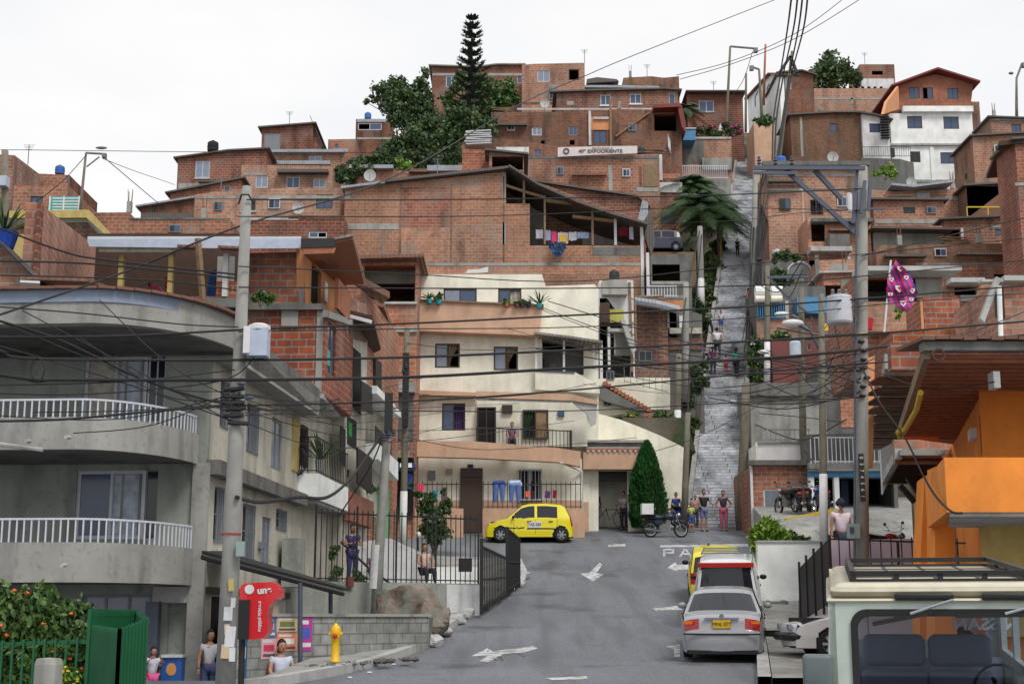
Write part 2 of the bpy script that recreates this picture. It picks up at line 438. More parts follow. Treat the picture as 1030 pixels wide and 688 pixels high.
def house(name, label, Y, top, bot, mat, wins=(), depth=7, roof=None, group='houses packed up the hillside', pl=None, bands=(), cat='house', skin=.2, parent=None, ov=.35, rth=.12, rext=.3, ground=True):
 pl = pl or YP(Y)
 xs = [p[0] for p in top]; xl, xr = top[0][0], top[-1][0]
 tp = [pl.hit(a, b) for a, b in top]
 zb = pl.hit(xl, bot)[1]; zb2 = pl.hit(xr, bot)[1]
 if ground:
  for k_ in (0, -1):
   q_ = pl.w(tp[k_][0], 0); g_ = terr(q_.x, q_.y)-.6
   zb = min(zb, g_); zb2 = min(zb2, g_)
 poly = [(tp[0][0], zb)]+tp+[(tp[-1][0], zb2)]
 holes = []
 for w in wins:
  if w[4] != 'x':
   r = rect(pl, *w[:4]); holes.append(rpoly(r))
 if parent is None:
  c = pl.w((poly[0][0]+poly[-1][0])/2, poly[0][1], depth/2)
  root = thing(name, label, cat, c, group)
 else: root = parent
 mb = MB(); prism(mb, pl, poly, 0, depth, holes, skin); mb.build('wall', M[mat], root)
 for w in wins:
  if w[4] in ('x', 'v'): continue
  window(root, pl, *w[:4], *w[4:])
 if roof:
  mb = MB(); tt = sorted(tp); tt[0] = (tt[0][0]-rext, tt[0][1]-(tt[1][1]-tt[0][1])/(tt[1][0]-tt[0][0]+1e-6)*rext); tt[-1] = (tt[-1][0]+rext, tt[-1][1]+(tt[-1][1]-tt[-2][1])/(tt[-1][0]-tt[-2][0]+1e-6)*rext)
  tt = [(a, b+.004) for a, b in tt]
  prism(mb, pl, offs(tt, rth), -ov, depth+.2); mb.build('roof', M[roof], root)
 for b in bands:
  panel(root, b[5] if len(b) > 5 else 'concrete_band', pl, *b[:4], b[4], b[6] if len(b) > 6 else .03)
 return root, pl
def rail(par, pts, h, mat='iron', step=.14, r=.012, name='railing', top=.02, low=True, spike=0, rm=None):
 """railing along a world polyline at foot height"""
 mb = MB(); acc = 0; pts = [Vector(p) for p in pts]; U = Vector((0,0,1))
 mb.bar(pts[0], pts[0]+U*(h+spike), r*2)
 for a, b in zip(pts, pts[1:]):
  L = (b-a).length; mb.bar(a+U*h, b+U*h, top*2)
  if low: mb.bar(a+U*.08, b+U*.08, top*1.6)
  q = step-acc
  while q <= L: p = a+(b-a)*q/L; mb.bar(p, p+U*(h+spike), r*2); q += step
  acc = (L-(q-step))
 return mb.build(name, M[mat], par)
def foliage(mb, blobs, n, size, flatten=.0, rnd=None):
 rn = rnd or R
 tot = sum(b[1]**2 for b in blobs)
 for c, r, *sq in blobs:
  c = Vector(c); q = sq[0] if sq else (1,1,1); m_ = int(n*r*r/tot)
  cl = []
  for _ in range(max(6, m_//18)):
   d = Vector((rn.gauss(0,1), rn.gauss(0,1), rn.gauss(0,1))).normalized()*(rn.random()**.4)*r
   cl.append(Vector((d.x*q[0], d.y*q[1], d.z*q[2])))
  for i in range(m_):
   k = cl[i % len(cl)]
   p = c+k+Vector((rn.gauss(0,1), rn.gauss(0,1), rn.gauss(0,.8)))*r*.2
   s_ = size*rn.uniform(.6, 1.3)
   a = Vector((rn.gauss(0,1), rn.gauss(0,1), rn.gauss(0,.6))).normalized(); b_ = a.orthogonal().normalized()
   ang = rn.uniform(0, 6.28); b_ = (b_*math.cos(ang)+a.cross(b_)*math.sin(ang))
   c_ = a.cross(b_)
   mb.add([p-b_*s_, p+c_*s_*.55, p+b_*s_, p-c_*s_*.55], [(0,1,2,3)])
def shrub(name, label, blobs, n, size, mat, cat='shrub', flowers=None, stem=None, group=None):
 c = Vector(blobs[0][0]); zb = min(b[0][2]-b[1] for b in blobs) if stem is None else stem
 root = thing(name, label, cat, (c.x, c.y, zb), group)
 st = MB()
 for b in blobs:
  bc = Vector(b[0]); st.tube([(c.x, c.y, zb-.1), (c.x*.5+bc.x*.5, c.y*.5+bc.y*.5, (zb+bc.z)/2), bc], b[1]*.06+.008, 6, .006)
 st.build('stem', M['bark'], root)
 mb = MB(); foliage(mb, blobs, n, size); mb.build('foliage', M[mat], root)
 if flowers:
  fm, fn, fs = flowers
  for _ in range(fn):
   b = R.choice(blobs); q = b[2] if len(b) > 2 else (1,1,1)
   d = Vector((R.gauss(0,1), -abs(R.gauss(0,1)), R.gauss(0,1))).normalized()*b[1]*R.uniform(.8, 1.02)
   fb = MB(); fb.ball(Vector(b[0])+Vector((d.x*q[0], d.y*q[1], d.z*q[2])), fs*R.uniform(.7, 1.2), 7, (1, 1, .7), .2)
   fb.build('flower', M[fm], root)
 return root
def text(par, s, loc, size, mat, rot=(90, 0, 0), name='lettering', ext=.004, bold=0, align='CENTER', sx=1, shear=0):
 cu = bpy.data.curves.new(name, 'FONT'); cu.body = s; cu.size = size; cu.extrude = ext; cu.align_x = align; cu.align_y = 'CENTER'; cu.offset = bold; cu.shear = shear
 o = bpy.data.objects.new(name, cu); COL.objects.link(o)
 dg = bpy.context.evaluated_depsgraph_get(); dg.update()
 me = bpy.data.meshes.new_from_object(o.evaluated_get(dg)); bpy.data.objects.remove(o)
 me.materials.clear(); me.materials.append(mat if not isinstance(mat, str) else M[mat])
 ob = bpy.data.objects.new(name, me); COL.objects.link(ob)
 ob.parent = par; ob.location = Vector(loc)-(wloc(par) if par else Vector()); ob.rotation_euler = [rad(a) for a in rot]; ob.scale = (sx, 1, 1)
 return ob
# ---------- camera, world, sun ----------
cam = bpy.data.cameras.new('camera'); co = bpy.data.objects.new('camera', cam); COL.objects.link(co)
co.location = (0, 0, CAMZ); co.rotation_euler = (math.pi/2+PITCH, 0, 0)
cam.sensor_width = 36; cam.lens = F/1030*36; cam.clip_end = 5000; cam.clip_start = .1
scn.camera = co
w = bpy.data.worlds.new('World'); scn.world = w; w.use_nodes = True; nt = w.node_tree; nt.nodes.clear()
SUN_EL, SUN_AZ = rad(52), rad(150)   # azimuth measured clockwise from +Y: the sun stands behind the camera, to its right
sky = nt.nodes.new('ShaderNodeTexSky'); sky.sky_type = 'NISHITA'; sky.sun_disc = False; sky.sun_elevation = SUN_EL; sky.sun_rotation = SUN_AZ
b1 = nt.nodes.new('ShaderNodeBackground'); b1.inputs[1].default_value = .1; nt.links.new(sky.outputs[0], b1.inputs[0])
b2 = nt.nodes.new('ShaderNodeBackground'); b2.inputs[1].default_value = 1.06
tc = nt.nodes.new('ShaderNodeTexCoord'); mp = nt.nodes.new('ShaderNodeMapping'); mp.inputs['Scale'].default_value = (1, 1, 2.6); nt.links.new(tc.outputs['Generated'], mp.inputs[0])
nz = nt.nodes.new('ShaderNodeTexNoise'); nz.inputs['Scale'].default_value = 2.4; nz.inputs['Detail'].default_value = 6; nt.links.new(mp.outputs[0], nz.inputs[0])
mr = nt.nodes.new('ShaderNodeMapRange'); mr.inputs[1].default_value = .42; mr.inputs[2].default_value = .72; nt.links.new(nz.outputs[0], mr.inputs[0])
mx = nt.nodes.new('ShaderNodeMix'); mx.data_type = 'RGBA'; mx.inputs[6].default_value = (1.03, 1.01, .99, 1); mx.inputs[7].default_value = (.84, .86, .90, 1); nt.links.new(mr.outputs[0], mx.inputs[0])
nt.links.new(mx.outputs[2], b2.inputs[0])
ms = nt.nodes.new('ShaderNodeMixShader'); ms.inputs[0].default_value = .93
nt.links.new(b1.outputs[0], ms.inputs[1]); nt.links.new(b2.outputs[0], ms.inputs[2])
ow = nt.nodes.new('ShaderNodeOutputWorld'); nt.links.new(ms.outputs[0], ow.inputs[0])
sl = bpy.data.lights.new('sun', 'SUN'); sl.energy = 2.1; sl.angle = rad(18); sl.color = (1, .96, .90)
so = bpy.data.objects.new('sun', sl); COL.objects.link(so)
sd = Vector((math.sin(SUN_AZ)*math.cos(SUN_EL), math.cos(SUN_AZ)*math.cos(SUN_EL), math.sin(SUN_EL)))
so.rotation_euler = sd.to_track_quat('Z', 'Y').to_euler(); so.location = (30, -20, 60)
scn.view_settings.view_transform = 'Standard'; scn.view_settings.look = 'None'; scn.view_settings.exposure = 0; scn.view_settings.gamma = 1
# ---------- terrain ----------
def capline(px): return interp(px, [(-300, 300), (0, 262), (110, 262), (170, 232), (250, 215), (340, 190), (430, 150), (520, 120), (690, 110), (800, 110), (980, 125), (1030, 160), (1200, 260)])
def terr(x, y):
 if y < 60: return zr(y)-1.2
 z = interp(y, HILL); px = CX+F*x/(y*1.0)*1.02
 if y < 300:
  zc = ZP(capline(px), min(y, 150)); z = min(z, max(zc, zr(62)-.3))
 side = max(0, abs(x)-70); return z-side*.25 if y > 62 else z
mb = MB()
ys = [-60, -30, 0, 12, 24, 30, 38, 47, 58, 62] + [64+3*i for i in range(36)] + [176, 195, 220, 260, 320, 450, 700, 1200, 2500]
xs = [-1500, -700, -300, -160, -110] + [-80+4*i for i in range(41)] + [110, 160, 300, 700, 1500]
for y in ys:
 for x in xs:
  z = terr(x, y) if abs(x) < 200 else (terr(math.copysign(160, x), y) if y < 400 else 0)
  if 64 < y < 170 and abs(x) < 90: z += R.uniform(-.3, .1)
  mb.v.append(Vector((x, y, z)))
n = len(xs)
for j in range(len(ys)-1):
 for i in range(n-1): mb.f.append((j*n+i, j*n+i+1, (j+1)*n+i+1, (j+1)*n+i))
struct('ground', mb, M['soil'])
mb = MB(); yy = [-20+i*1.0 for i in range(84)]+[63.2]; xx = [-40+2*i for i in range(41)]
for y in yy:
 for x in xx: mb.v.append(Vector((x, y, zr(y))))
n = len(xx)
for j in range(len(yy)-1):
 for i in range(n-1):
  if not (xx[i] < -4 and 25 <= yy[j] < 28): mb.f.append((j*n+i, j*n+i+1, (j+1)*n+i+1, (j+1)*n+i))
struct('road', mb, M['asphalt'], smooth=True)
def ground_poly(pxs, sub=8, lift=.004):
 """painted marking: pixel outline projected on the road, subdivided so that it follows the slope"""
 pts = [G(a, b) for a, b in pxs]
 tri = tessellate_polygon([[Vector((p.x, p.y, 0)) for p in pts]])
 bm = bmesh.new(); vs = [bm.verts.new((p.x, p.y, 0)) for p in pts]
 for t in tri:
  try: bm.faces.new([vs[i] for i in t])
  except ValueError: pass
 bmesh.ops.subdivide_edges(bm, edges=bm.edges, cuts=3, use_grid_fill=True)
 mb = MB(); bm.verts.index_update()
 mb.v = [Vector((v.co.x, v.co.y, zr(v.co.y)+lift+.004)) for v in bm.verts]; mb.f = [tuple(v.index for v in f.verts) for f in bm.faces]; bm.free()
 return mb
marks = [
 ('arrow_marking', [(596,585),(584,577),(593,576),(603,566),(606,568),(600,576),(607,578)]),
 ('arrow_marking', [(474,660),(490,652),(496,655),(536,650),(541,652),(528,656),(506,658),(492,666),(482,665),(490,660)]),
 ('arrow_marking', [(671,571),(680,565),(680,568),(694,568),(694,573),(681,573),(682,575)]),
 ('dash_marking', [(657,612),(684,609),(686,613),(660,614)]),
 ('dash_marking', [(612,548),(629,547),(629,549.5),(612,550)]),
 ('dash_marking', [(548,682),(590,680),(592,683),(556,684)]),
 ('arrow_marking', [(669,650),(684,648),(684,661),(678,661),(678,653)]),
 ('stop_line', [(664,548.5),(752,547),(753,549.5),(664,550.5)]),
]
for nm, pg in marks: struct(nm, ground_poly(pg), M['road_paint'])
def letter(strokes, x0, w):
 for st in strokes:
  (a, b), (c, d) = st
  hx = 1.1 if abs(d-b) > .3 else 0; hy = .75
  ax, ay, cx_, cy_ = x0+a*w, 552+b*8, x0+c*w, 552+d*8
  if hx: pg = [(ax-hx, ay), (ax+hx, ay), (cx_+hx, cy_), (cx_-hx, cy_)]
  else: pg = [(ax, ay-hy), (cx_, cy_-hy), (cx_, cy_+hy), (ax, ay+hy)]
  struct('stop_lettering', ground_poly(pg), M['road_paint'])
letter([((0,0),(0,1)),((0,.08),(.9,.08)),((.9,0),(.9,.55)),((0,.5),(.9,.5))], 668, 10)
letter([((.45,0),(0,1)),((.5,0),(1,1)),((.2,.65),(.8,.65))], 684, 11)
letter([((0,0),(0,1)),((0,.08),(.9,.08)),((.9,0),(.9,.5)),((0,.5),(.9,.5)),((.4,.5),(.95,1))], 701, 10)
letter([((0,0),(0,1)),((0,.08),(.9,.08)),((0,.5),(.8,.5)),((0,.93),(.9,.93))], 717, 10)
# ---------- central stairway ----------
SL = [(530, 694, 743, 62.3), (380, 710.5, 750, 78), (258, 727.5, 756, 94), (205, 736, 758, 112), (160, 742, 759, 130)]
def stair_edge(Y):
 z = interp(Y, [(a[3], ZP(a[0], a[3])) for a in SL])
 xl = interp(Y, [(a[3], P(a[1], a[0], a[3]).x) for a in SL]); xr = interp(Y, [(a[3], P(a[2], a[0], a[3]).x) for a in SL])
 return z, xl, xr
mb = MB(); Y = 62.3; z2 = round(stair_edge(Y)[0]/.17)*.17-.005
while Y < 129.5:
 _, xl, xr = stair_edge(Y); z = z2; Y2 = Y
 while stair_edge(Y2)[0] < z+.17 and Y2 < 130: Y2 += .002
 z2 = z+.17; jit = 0
 mb.add([(xl, Y, z+.0), (xr, Y, z), (xr, Y, z2+jit), (xl, Y, z2+jit)], [(0,1,2,3)])
 z3, xl3, xr3 = stair_edge(Y2)
 mb.add([(xl, Y, z2+jit), (xr, Y, z2+jit), (xr3, Y2, z2), (xl3, Y2, z2)], [(0,1,2,3)])
 Y = Y2
struct('stairway', mb, M['stair'])
for side, nm in ((0, 'l'), (1, 'r')):
 mb = MB(); pts = []
 for i in range(35):
  Y = 62.3+i*(129.5-62.3)/34; z, xl, xr = stair_edge(Y); x = (xl-.12) if side == 0 else (xr+.12)
  pts.append((x, Y, z+.02))
 for a, b in zip(pts, pts[1:]):
  mb.add([(a[0]-.11, a[1], a[2]-1.2), (a[0]+.11, a[1], a[2]-1.2), (a[0]+.11, a[1], a[2]+.28), (a[0]-.11, a[1], a[2]+.28), (b[0]-.11, b[1], b[2]-1.2), (b[0]+.11, b[1], b[2]-1.2), (b[0]+.11, b[1], b[2]+.28), (b[0]-.11, b[1], b[2]+.28)], [(0,1,2,3),(3,2,6,7),(1,5,6,2),(0,3,7,4)])
 struct('stair_kerb', mb, M['conc'])
def handrail(label, Ys, side, h=.9, sp=1.6):
 pts = []
 for Y in Ys:
  z, xl, xr = stair_edge(Y); pts.append(Vector(((xl-.12 if side == 0 else xr+.12), Y, z+.28)))
 root = thing('handrail', label, 'handrail', pts[0])
 mb = MB(); mb.tube([p+Vector((0,0,h)) for p in pts], .035, 6); mb.tube([p+Vector((0,0,h*.5)) for p in pts], .025, 6); mb.build('rail', M['yellow_iron'], root)
 for p in pts:
  mb = MB(); mb.tube([p, p+Vector((0,0,h))], .03, 6); mb.build('post', M['yellow_iron'], root)
handrail('yellow handrail along the right edge of the lower stairway', [62.6, 64.5, 66.5, 68.5, 70.5, 72.5, 74.5], 1)
handrail('yellow handrail along the right edge of the middle stairway by the climbers', [80, 82.5, 85, 87.5, 90, 92.5], 1)
handrail('short yellow railing at the top end of the stairway', [121, 124, 127, 129.4], 1, 1.0)
handrail('short yellow railing where the palm hedge ends at the landing', [93.2, 94.4], 0, 1.0)
# ---------- houses on the hill, centre ----------
root, pl = house('brick_house', 'long pale brick house with patched brickwork and an open laundry terrace above cream apartments', 82,
 [(347,189),(402,184),(470,177),(509,172.5),(509,205),(533,205),(533,247),(646,247)], 340, 'b3',
 [(574,300,581,302.5,'v')], depth=9)
def pp(*a, **k): return panel(root, *a, **k)
pp('brick_patch', pl, 403.5, 189, 453, 229, 'b7', .012); pp('brick_patch', pl, 403.5, 229.2, 441, 264, 'b6', .010)
pp('brick_patch', pl, 442, 226, 507, 264.5, 'b1', .008); pp('brick_patch', pl, 347.5, 264.8, 645.5, 276, 'b6', .006)
pp('concrete_band', pl, 347.2, 225, 401.5, 231, 'conc', .03); pp('concrete_band', pl, 422, 264.6, 645.8, 267.6, 'conc', .04)
pp('concrete_band', pl, 596, 249, 645.5, 257, 'conc_dark', .02); pp('concrete_band', pl, 347.3, 184+9, 352, 200, 'conc', .01)
for xx_ in (402.6, 454, 506.5): pp('brick_toothing', pl, xx_-.9, 186 if xx_ < 500 else 178, xx_+.9, 264, 'b4', .02)
pp('concrete_column', pl, 505, 224, 508.5, 246, 'conc', .02); pp('concrete_column', pl, 505, 174, 508.8, 205, 'conc', .018)
mb = MB(); t = [pl.hit(a, b) for a, b in [(344,191.5),(388,186)]]; prism(mb, pl, offs(t, .14), -.4, 3); mb.build('roof', M['metal'], root)
mb = MB(); t = [pl.hit(a, b) for a, b in [(388,185.5),(470,176.4),(514,171.5)]]; prism(mb, pl, offs(t, .16), -.5, 8); mb.build('roof', M['metal_dark'], root)
bp = YP(86.5); mb = MB(); prism(mb, bp, [bp.hit(a, b) for a, b in [(505,262),(505,170),(520,176),(648,222),(648,262)]], 0, .3, [[bp.hit(a,b) for a,b in [(511,205),(519,205),(519,245),(511,245)]], [bp.hit(a,b) for a,b in [(599,239),(612,239),(612,244),(599,244)]]]); mb.build('terrace_back_wall', M['b2'], root)
panel(root, 'plastered_wall', bp, 520, 200, 549, 246, 'conc', .02); panel(root, 'plastered_wall', bp, 586, 234, 645, 246.5, 'conc_light', .02)
mb = MB(); t = [pl.hit(a, b) for a, b in [(512,172),(540,190),(580,208),(612,219),(650,230)]]; prism(mb, pl, offs(t, .14), -.9, 6); mb.build('terrace_roof', M['metal_dark'], root)
mb = MB(); prism(mb, pl, offs([pl.hit(a, b) for a, b in [(509,188),(530,195),(548,200)]], .16), -.05, .1); prism(mb, pl, offs([pl.hit(a, b) for a, b in [(548,203),(576,206)]], .2), .02, .3); prism(mb, pl, offs([pl.hit(a, b) for a, b in [(576,219),(620,224)]], .18), .0, .3); mb.build('terrace_beam', M['wood'], root)
for a, b_, c, w_ in ((527,181,206,2.2), (548,197,246,2), (596,213,247,2.3), (619,220,247,2.6), (646,228,300,3)):
 pp('terrace_post', pl, a-w_/2, b_, a+w_/2, c, 'white_dirty' if a > 600 else 'wood', .06, .1)
panel(root, 'metal_sheet', YP(81.6), 0,0,0,0, 'metal', .02, .02, poly=[(641,224),(646,201),(652,204),(652,215),(646,225)])
pp('shade_sheet', YP(83), 0,0,0,0, 'metal_dark', .03, .5, poly=[(649,215),(655,209),(659,244),(655,258),(649,240)])
for (a, b_, c, d, mt, lab) in [(539,231,546,240,'w1','white cloth pegged at the left end of the laundry terrace line'), (547,232,554,242,'w2','pale blue cloth second on the laundry terrace line'), (554.5,233,560,243.5,'p1','pink towel on the laundry terrace line'), (561,234,571.5,245,'w3','white sheet with a yellow print on the laundry terrace line'), (572,233.5,580,242,'w1','white shirt right of the printed sheet on the laundry terrace line'), (580.5,233.5,592,240,'w2','pale blue garment at the right end of the laundry terrace line'), (622,229,631,237,'r1','dark red garment hanging in the right bay of the terrace'), (633,228,637,241,'w1','white towel hanging in the right bay of the terrace')]:
 cm = {'w1': flat('white_cloth', (205,208,222)), 'w2': flat('pale_blue_cloth', (160,180,215)), 'p1': flat('pink_cloth', (230,80,130)), 'w3': flat('printed_cloth', (214,205,200)), 'r1': flat('dark_red_cloth', (130,20,40))}[mt]
 q = YP(82.5); mb = MB(); r_ = rect(q, a, b_, c, d); nn = 7; vs = []
 for j in range(4):
  for i in range(nn+1): vs.append(q.w(r_[0]+(r_[2]-r_[0])*i/nn, r_[3]-(r_[3]-r_[1])*j/3+R.uniform(-.03,.03), .04*math.sin(i*2.1+j)))
 mb.add(vs, [(j*(nn+1)+i, j*(nn+1)+i+1, (j+1)*(nn+1)+i+1, (j+1)*(nn+1)+i) for j in range(3) for i in range(nn)])
 g = thing('hanging_garment', lab, 'laundry', q.w((r_[0]+r_[2])/2, r_[1]), 'laundry on the terrace line'); mb.build('cloth', cm, g)
 if mt == 'w3': panel(g, 'print', q, 563, 237, 570, 243.5, flat('yellow_print', (215,180,70)), .09, -.07)
 mb = MB(); [mb.cbox(q.w(r_[0]+(r_[2]-r_[0])*f_, r_[3]+.03), (.03,.03,.12)) for f_ in (.5,)]; mb.build('peg', M['wood'], g)
mb = MB(); mb.tube([P(534,229,82.5), P(565,233,82.5), P(596,228,82.5), P(646,228,82.5)], .015, 4); tag(mb.build('clothes_line', M['cable'], top=True), 'thin clothes line strung across the open brick terrace', 'clothes line')
q = YP(81.5); mb = MB(); vs = []
for j in range(6):
 for i in range(9):
  f_ = i/8; s_ = j/5; a_ = 551+ (568-551)*f_ + (3*(1-abs(f_-.6)))*s_; b_ = 244+ s_*(6+9*math.sin(min(1,f_*1.1)*math.pi)); vs.append(P(a_, b_, 81.5-.15*math.sin(i*1.9+j)))
mb.add(vs, [(j*9+i, j*9+i+1, (j+1)*9+i+1, (j+1)*9+i) for j in range(5) for i in range(8)])
tag(mb.build('hanging_blanket', flat('blue_blanket', (52,74,110)), top=True), 'dark blue patterned blanket thrown over the terrace parapet', 'blanket')
house('brick_house', 'brick block with a sloping blue-grey roof edge right behind the laundry terrace', 89, [(534,183.5),(590,192),(640,199),(649,206)], 320, 'b2', [(586,204,599,211,'p','frame_white')], roof='metal_dark', depth=5)
root, pl = house('brick_house', 'wide brick block carrying the white banner on its roof edge', 95, [(493,158),(525,158),(663,155)], 300, 'b1', [(540,215,548,222,'k')], depth=6,
 bands=[(527,157.5,662,160,'conc_dark'), (612,167,616,195,'conc','concrete_column'), (647,166,661,188,'wood','boarded_door',.05), (572,163,574,215,'b4','brick_toothing',.015), (643,168,645.5,188,'b4','brick_toothing',.015), (640,189,662,193,'conc','concrete_band')])
root, pl = house('brick_house', 'narrow brick wing with a pale terrace wall right of the banner block', 97, [(662.5,175),(684,175)], 300, 'b2', [(664,213,679,225,'gB','frame_dark')], depth=6, bands=[(662.6,184,686,194,'white_dirty','white_terrace_wall',.1), (661,155,666,182,'white_dirty','white_pier',.15), (666,175,684,180,'b6','brick_band')])
q = YP(94.6); g = thing('banner', 'long white printed cloth banner tied along the roof of the wide brick block', 'banner', q.wp(600,158)); panel(g, 'cloth', q, 0,0,0,0, flat('banner_cloth', (205,196,196)), .02, .0, poly=[(561,148.5),(600,147.5),(641,147),(641,154.5),(600,156),(561,158)])
c_ = q.wp(606, 149.6); text(g, 'INVITACION A', c_+Vector((0,-.06,0)), .22, flat('banner_ink', (90,80,80))); c_ = q.wp(604, 152.6); text(g, '40° EXPOORIENTE', c_+Vector((0,-.06,0)), .34, M['banner_ink'], bold=.008, sx=1.1)
mb = MB(); mb.lathe([(.22,-.03),(.22,0),(.14,0),(.14,-.03)], q.wp(569.5,152.5)+Vector((0,-.06,0)), 16, 'Y'); mb.build('emblem', M['banner_ink'], g)
root, pl = house('brick_house', 'brick row house with a white-framed doorway and a dark red awning above the banner', 105, [(494,113),(592,112.5),(620,110),(685,111)], 250, 'b4',
 [(535,128.5,545,136.5,'p','frame_white'),(572,127.5,581,136.5,'g','frame_grey'),(597,131,610,144.5,'g','frame_dark',1),(573,141,578,146,'v'),(658,115,681,132,'v'),(544,141.5,548,145.5,'v')], depth=6, skin=.5,
 bands=[(594,118,614,131,'orange_soft','plaster_surround',.03),(596.9,118.5,612,121,'conc_light','lintel',.2),(592,112.6,594.5,147,'white_dirty','portal_post',.2),(613,100,615.2,149,'wood','portal_post',.2)])
mb = MB(); prism(mb, pl, offs([pl.hit(656,114), pl.hit(683,113)], .3), -1.2, 1.5); prism(mb, pl, [pl.hit(a,b) for a,b in [(680,112),(684,111),(688,128),(688,138),(684,132)]], -1.1, 1.0); mb.build('awning', M['darkredroof'], root)
mb = MB(); mb.bar(pl.wp(619,138,-.1), pl.wp(653,114,-.1), .12); mb.build('wooden_prop', M['wood'], root)
house('brick_house', 'brick top-floor row with white framed windows and a thin tin roof, below the skyline', 112, [(560,94),(590,93),(668,91),(682,92)], 230, 'b2',
 [(604,95.5,614.5,106,'g','frame_white',1,0,'white_paint'),(633.5,94.5,645,104.5,'g','frame_white',1,0,'white_paint'),(673,93.5,679,109,'g','frame_white',0)], roof='metal_dark', depth=6, bands=[(570,102,577,106,'conc'),(520,109,670,111,'conc_light')])
house('brick_house', 'tall brick block with an open black window on the skyline right of the pine', 120, [(525,65.5),(538,64.5),(588,63.5)], 200, 'b1',
 [(540.5,71.5,553,82.5,'p','frame_white'),(572,70,582.5,81,'o','frame_dark',0)], depth=7, bands=[(526,103,590,105,'b4')])
house('brick_house', 'brick block behind the pine tree with small blue windows on the skyline', 125, [(434.5,67.5),(480,69),(500,66.5),(525.5,66.5)], 200, 'b2',
 [(448.5,77,460,88,'g','frame_white'),(520.3,74,525,84,'g','frame_white',0),(521,103,524.5,113,'g','frame_grey',0)], depth=7, roof='fibre', bands=[(435,74,526,76.5,'conc')])
house('brick_house', 'roofless old brick block on the skyline above the tin roofs', 128, [(627,78.5),(655,77),(668,78.5),(683,77)], 200, 'b4', [], depth=7, skin=.2)
r_ = thing('rooftop_shack', 'collapsed shack of dark corrugated sheets on the skyline roof', 'shack', P(608,90,119)); 
q = YP(118); panel(r_, 'roof_sheet', q, 0,0,0,0, 'metal_dark', .5, 2, poly=[(590,82),(600,80),(620,82),(622,84),(590,86)]); panel(r_, 'roof_sheet', q, 0,0,0,0, 'metal', .5, 1.5, poly=[(588,88),(625,88),(662,89),(664,91),(588,90)]); panel(r_, 'wall', q, 592, 85.5, 618, 89, 'wood_dark', .0, 1.5); panel(r_, 'wall', YP(119), 619, 84, 621, 91, 'b2', .0, 1.5)
root, pl = house('brick_house', 'brick stub house under the stack of white roof sheets beside the dark trees', 92, [(465,150),(493,151)], 300, 'b6', [], depth=4)
r_ = thing('sheet_stack', 'pile of white roof sheets on the brick stub house beside the dark trees', 'roof sheets', P(480,150,92)); mb = MB()
for i in range(7): mb.cbox(P(481,148-i*2.1,93)+Vector((R.uniform(-.1,.1),0,0)), (1.75,1.6,.07), Matrix.Rotation(.05*(i%3-1),3,'Y'))
mb.build('sheet', flat('white_plastic', (190,192,196)), r_)
root, pl = house('patio_shelter', 'dark lean-to roof over a gap between brick walls below the banner', 90, [(492,153),(527,156.5)], 300, 'b2', [(495,157.5,526,171,'v')], roof='metal_dark', depth=5, cat='shelter')
root, pl = house('brick_house', 'low brick parapet house behind the stack of white sheets', 98, [(470,138),(520,141),(560,147)], 260, 'b4', [(526,149,532,156,'v'),(537,151,545,156,'g','frame_grey')], depth=4, bands=[(499,149,532,156,'white_dirty','hanging_sheet',.2)])
# ---------- left part of the hill ----------
house('brick_house', 'brick house with a pale shuttered window at the left end of the skyline', 108, [(179,160),(230,153),(268,151)], 320, 'b2', [(196.5,162,211,179,'p','frame_white',1,0,'conc_light')], roof='metal_dark', depth=6, bands=[(179.5,184.5,230,190,'conc')])
house('brick_house', 'small brick house with a sloping roof line under the left skyline house', 100, [(171,195),(243,181)], 320, 'b1', [(225,187,231.5,193,'g','frame_white',0)], roof='metal_dark', depth=6)
house('brick_house', 'brick attic with a shed roof and grey double shutters, the highest on the left hill', 116, [(263.5,129.5),(315,125.5)], 300, 'b2', [(265.5,134,282,150,'s','frame_grey')], roof='metal_dark', depth=8)
mb = MB(); q = YP(116); 
house('brick_wing', 'leaning gable wing on the right of the highest left attic', 116.5, [(315.3,125.8),(324,146)], 300, 'b4', [], roof='metal_dark', depth=7)
house('brick_house', 'brick row with a grey tin roof just below the highest left attic', 112, [(240,153.5),(330,151),(346,150)], 300, 'b1', [(310.5,157,323.5,163.5,'p','frame_white')], depth=5, bands=[(243,153.6,274,160,'metal','tin_patch',.3),(274,152.2,347,155,'metal','tin_edge',.5),(241,161,251,165,'metal','tin_patch',.3),(243,164,333,167.5,'metal','tin_edge',.6)])
house('brick_house', 'brick row with three white windows under a dark eave on the left hill', 106, [(243,166),(335,167)], 300, 'b1', [(257,177.5,269.5,189,'p','frame_white'),(288,178,301.5,189.5,'g','frame_white'),(315,180,327.5,189,'p','frame_white')], depth=5, bands=[(245,174,268,176.5,'conc'),(280,173,331,176,'metal_dark','eave',.7)])
house('brick_house', 'small brick box house on the skyline left of the trees', 118, [(358,120),(394,122)], 260, 'b4', [(384,118,384.1,118.1,'x'),(360,124,384,131,'H','frame_white'),(367,133,367.2,133.3,'x')], depth=5, bands=[(359,120,394,123,'metal'),(359,138.5,394,140.5,'conc')])
house('brick_house', 'low brick house behind the round trees at the left of the trees', 114, [(330,140.5),(358,140)], 260, 'b1', [(337,145,340.5,149,'g','frame_grey',0)], depth=4, bands=[(335,150,350,153,'metal')])
root, pl = house('brick_house', 'brick house with a concrete band and a dark window beside the long pale brick wall', 84, [(196,196),(242,190),(346,189)], 330, 'b1',
 [(243,199.5,257,212,'k','frame_dark',1,0,'conc_light'),(318,196,334.5,210,'g','frame_dark')], depth=5, bands=[(196.5,197,341,200,'conc'),(342,189.5,346.5,270,'b4','brick_toothing',.02)])
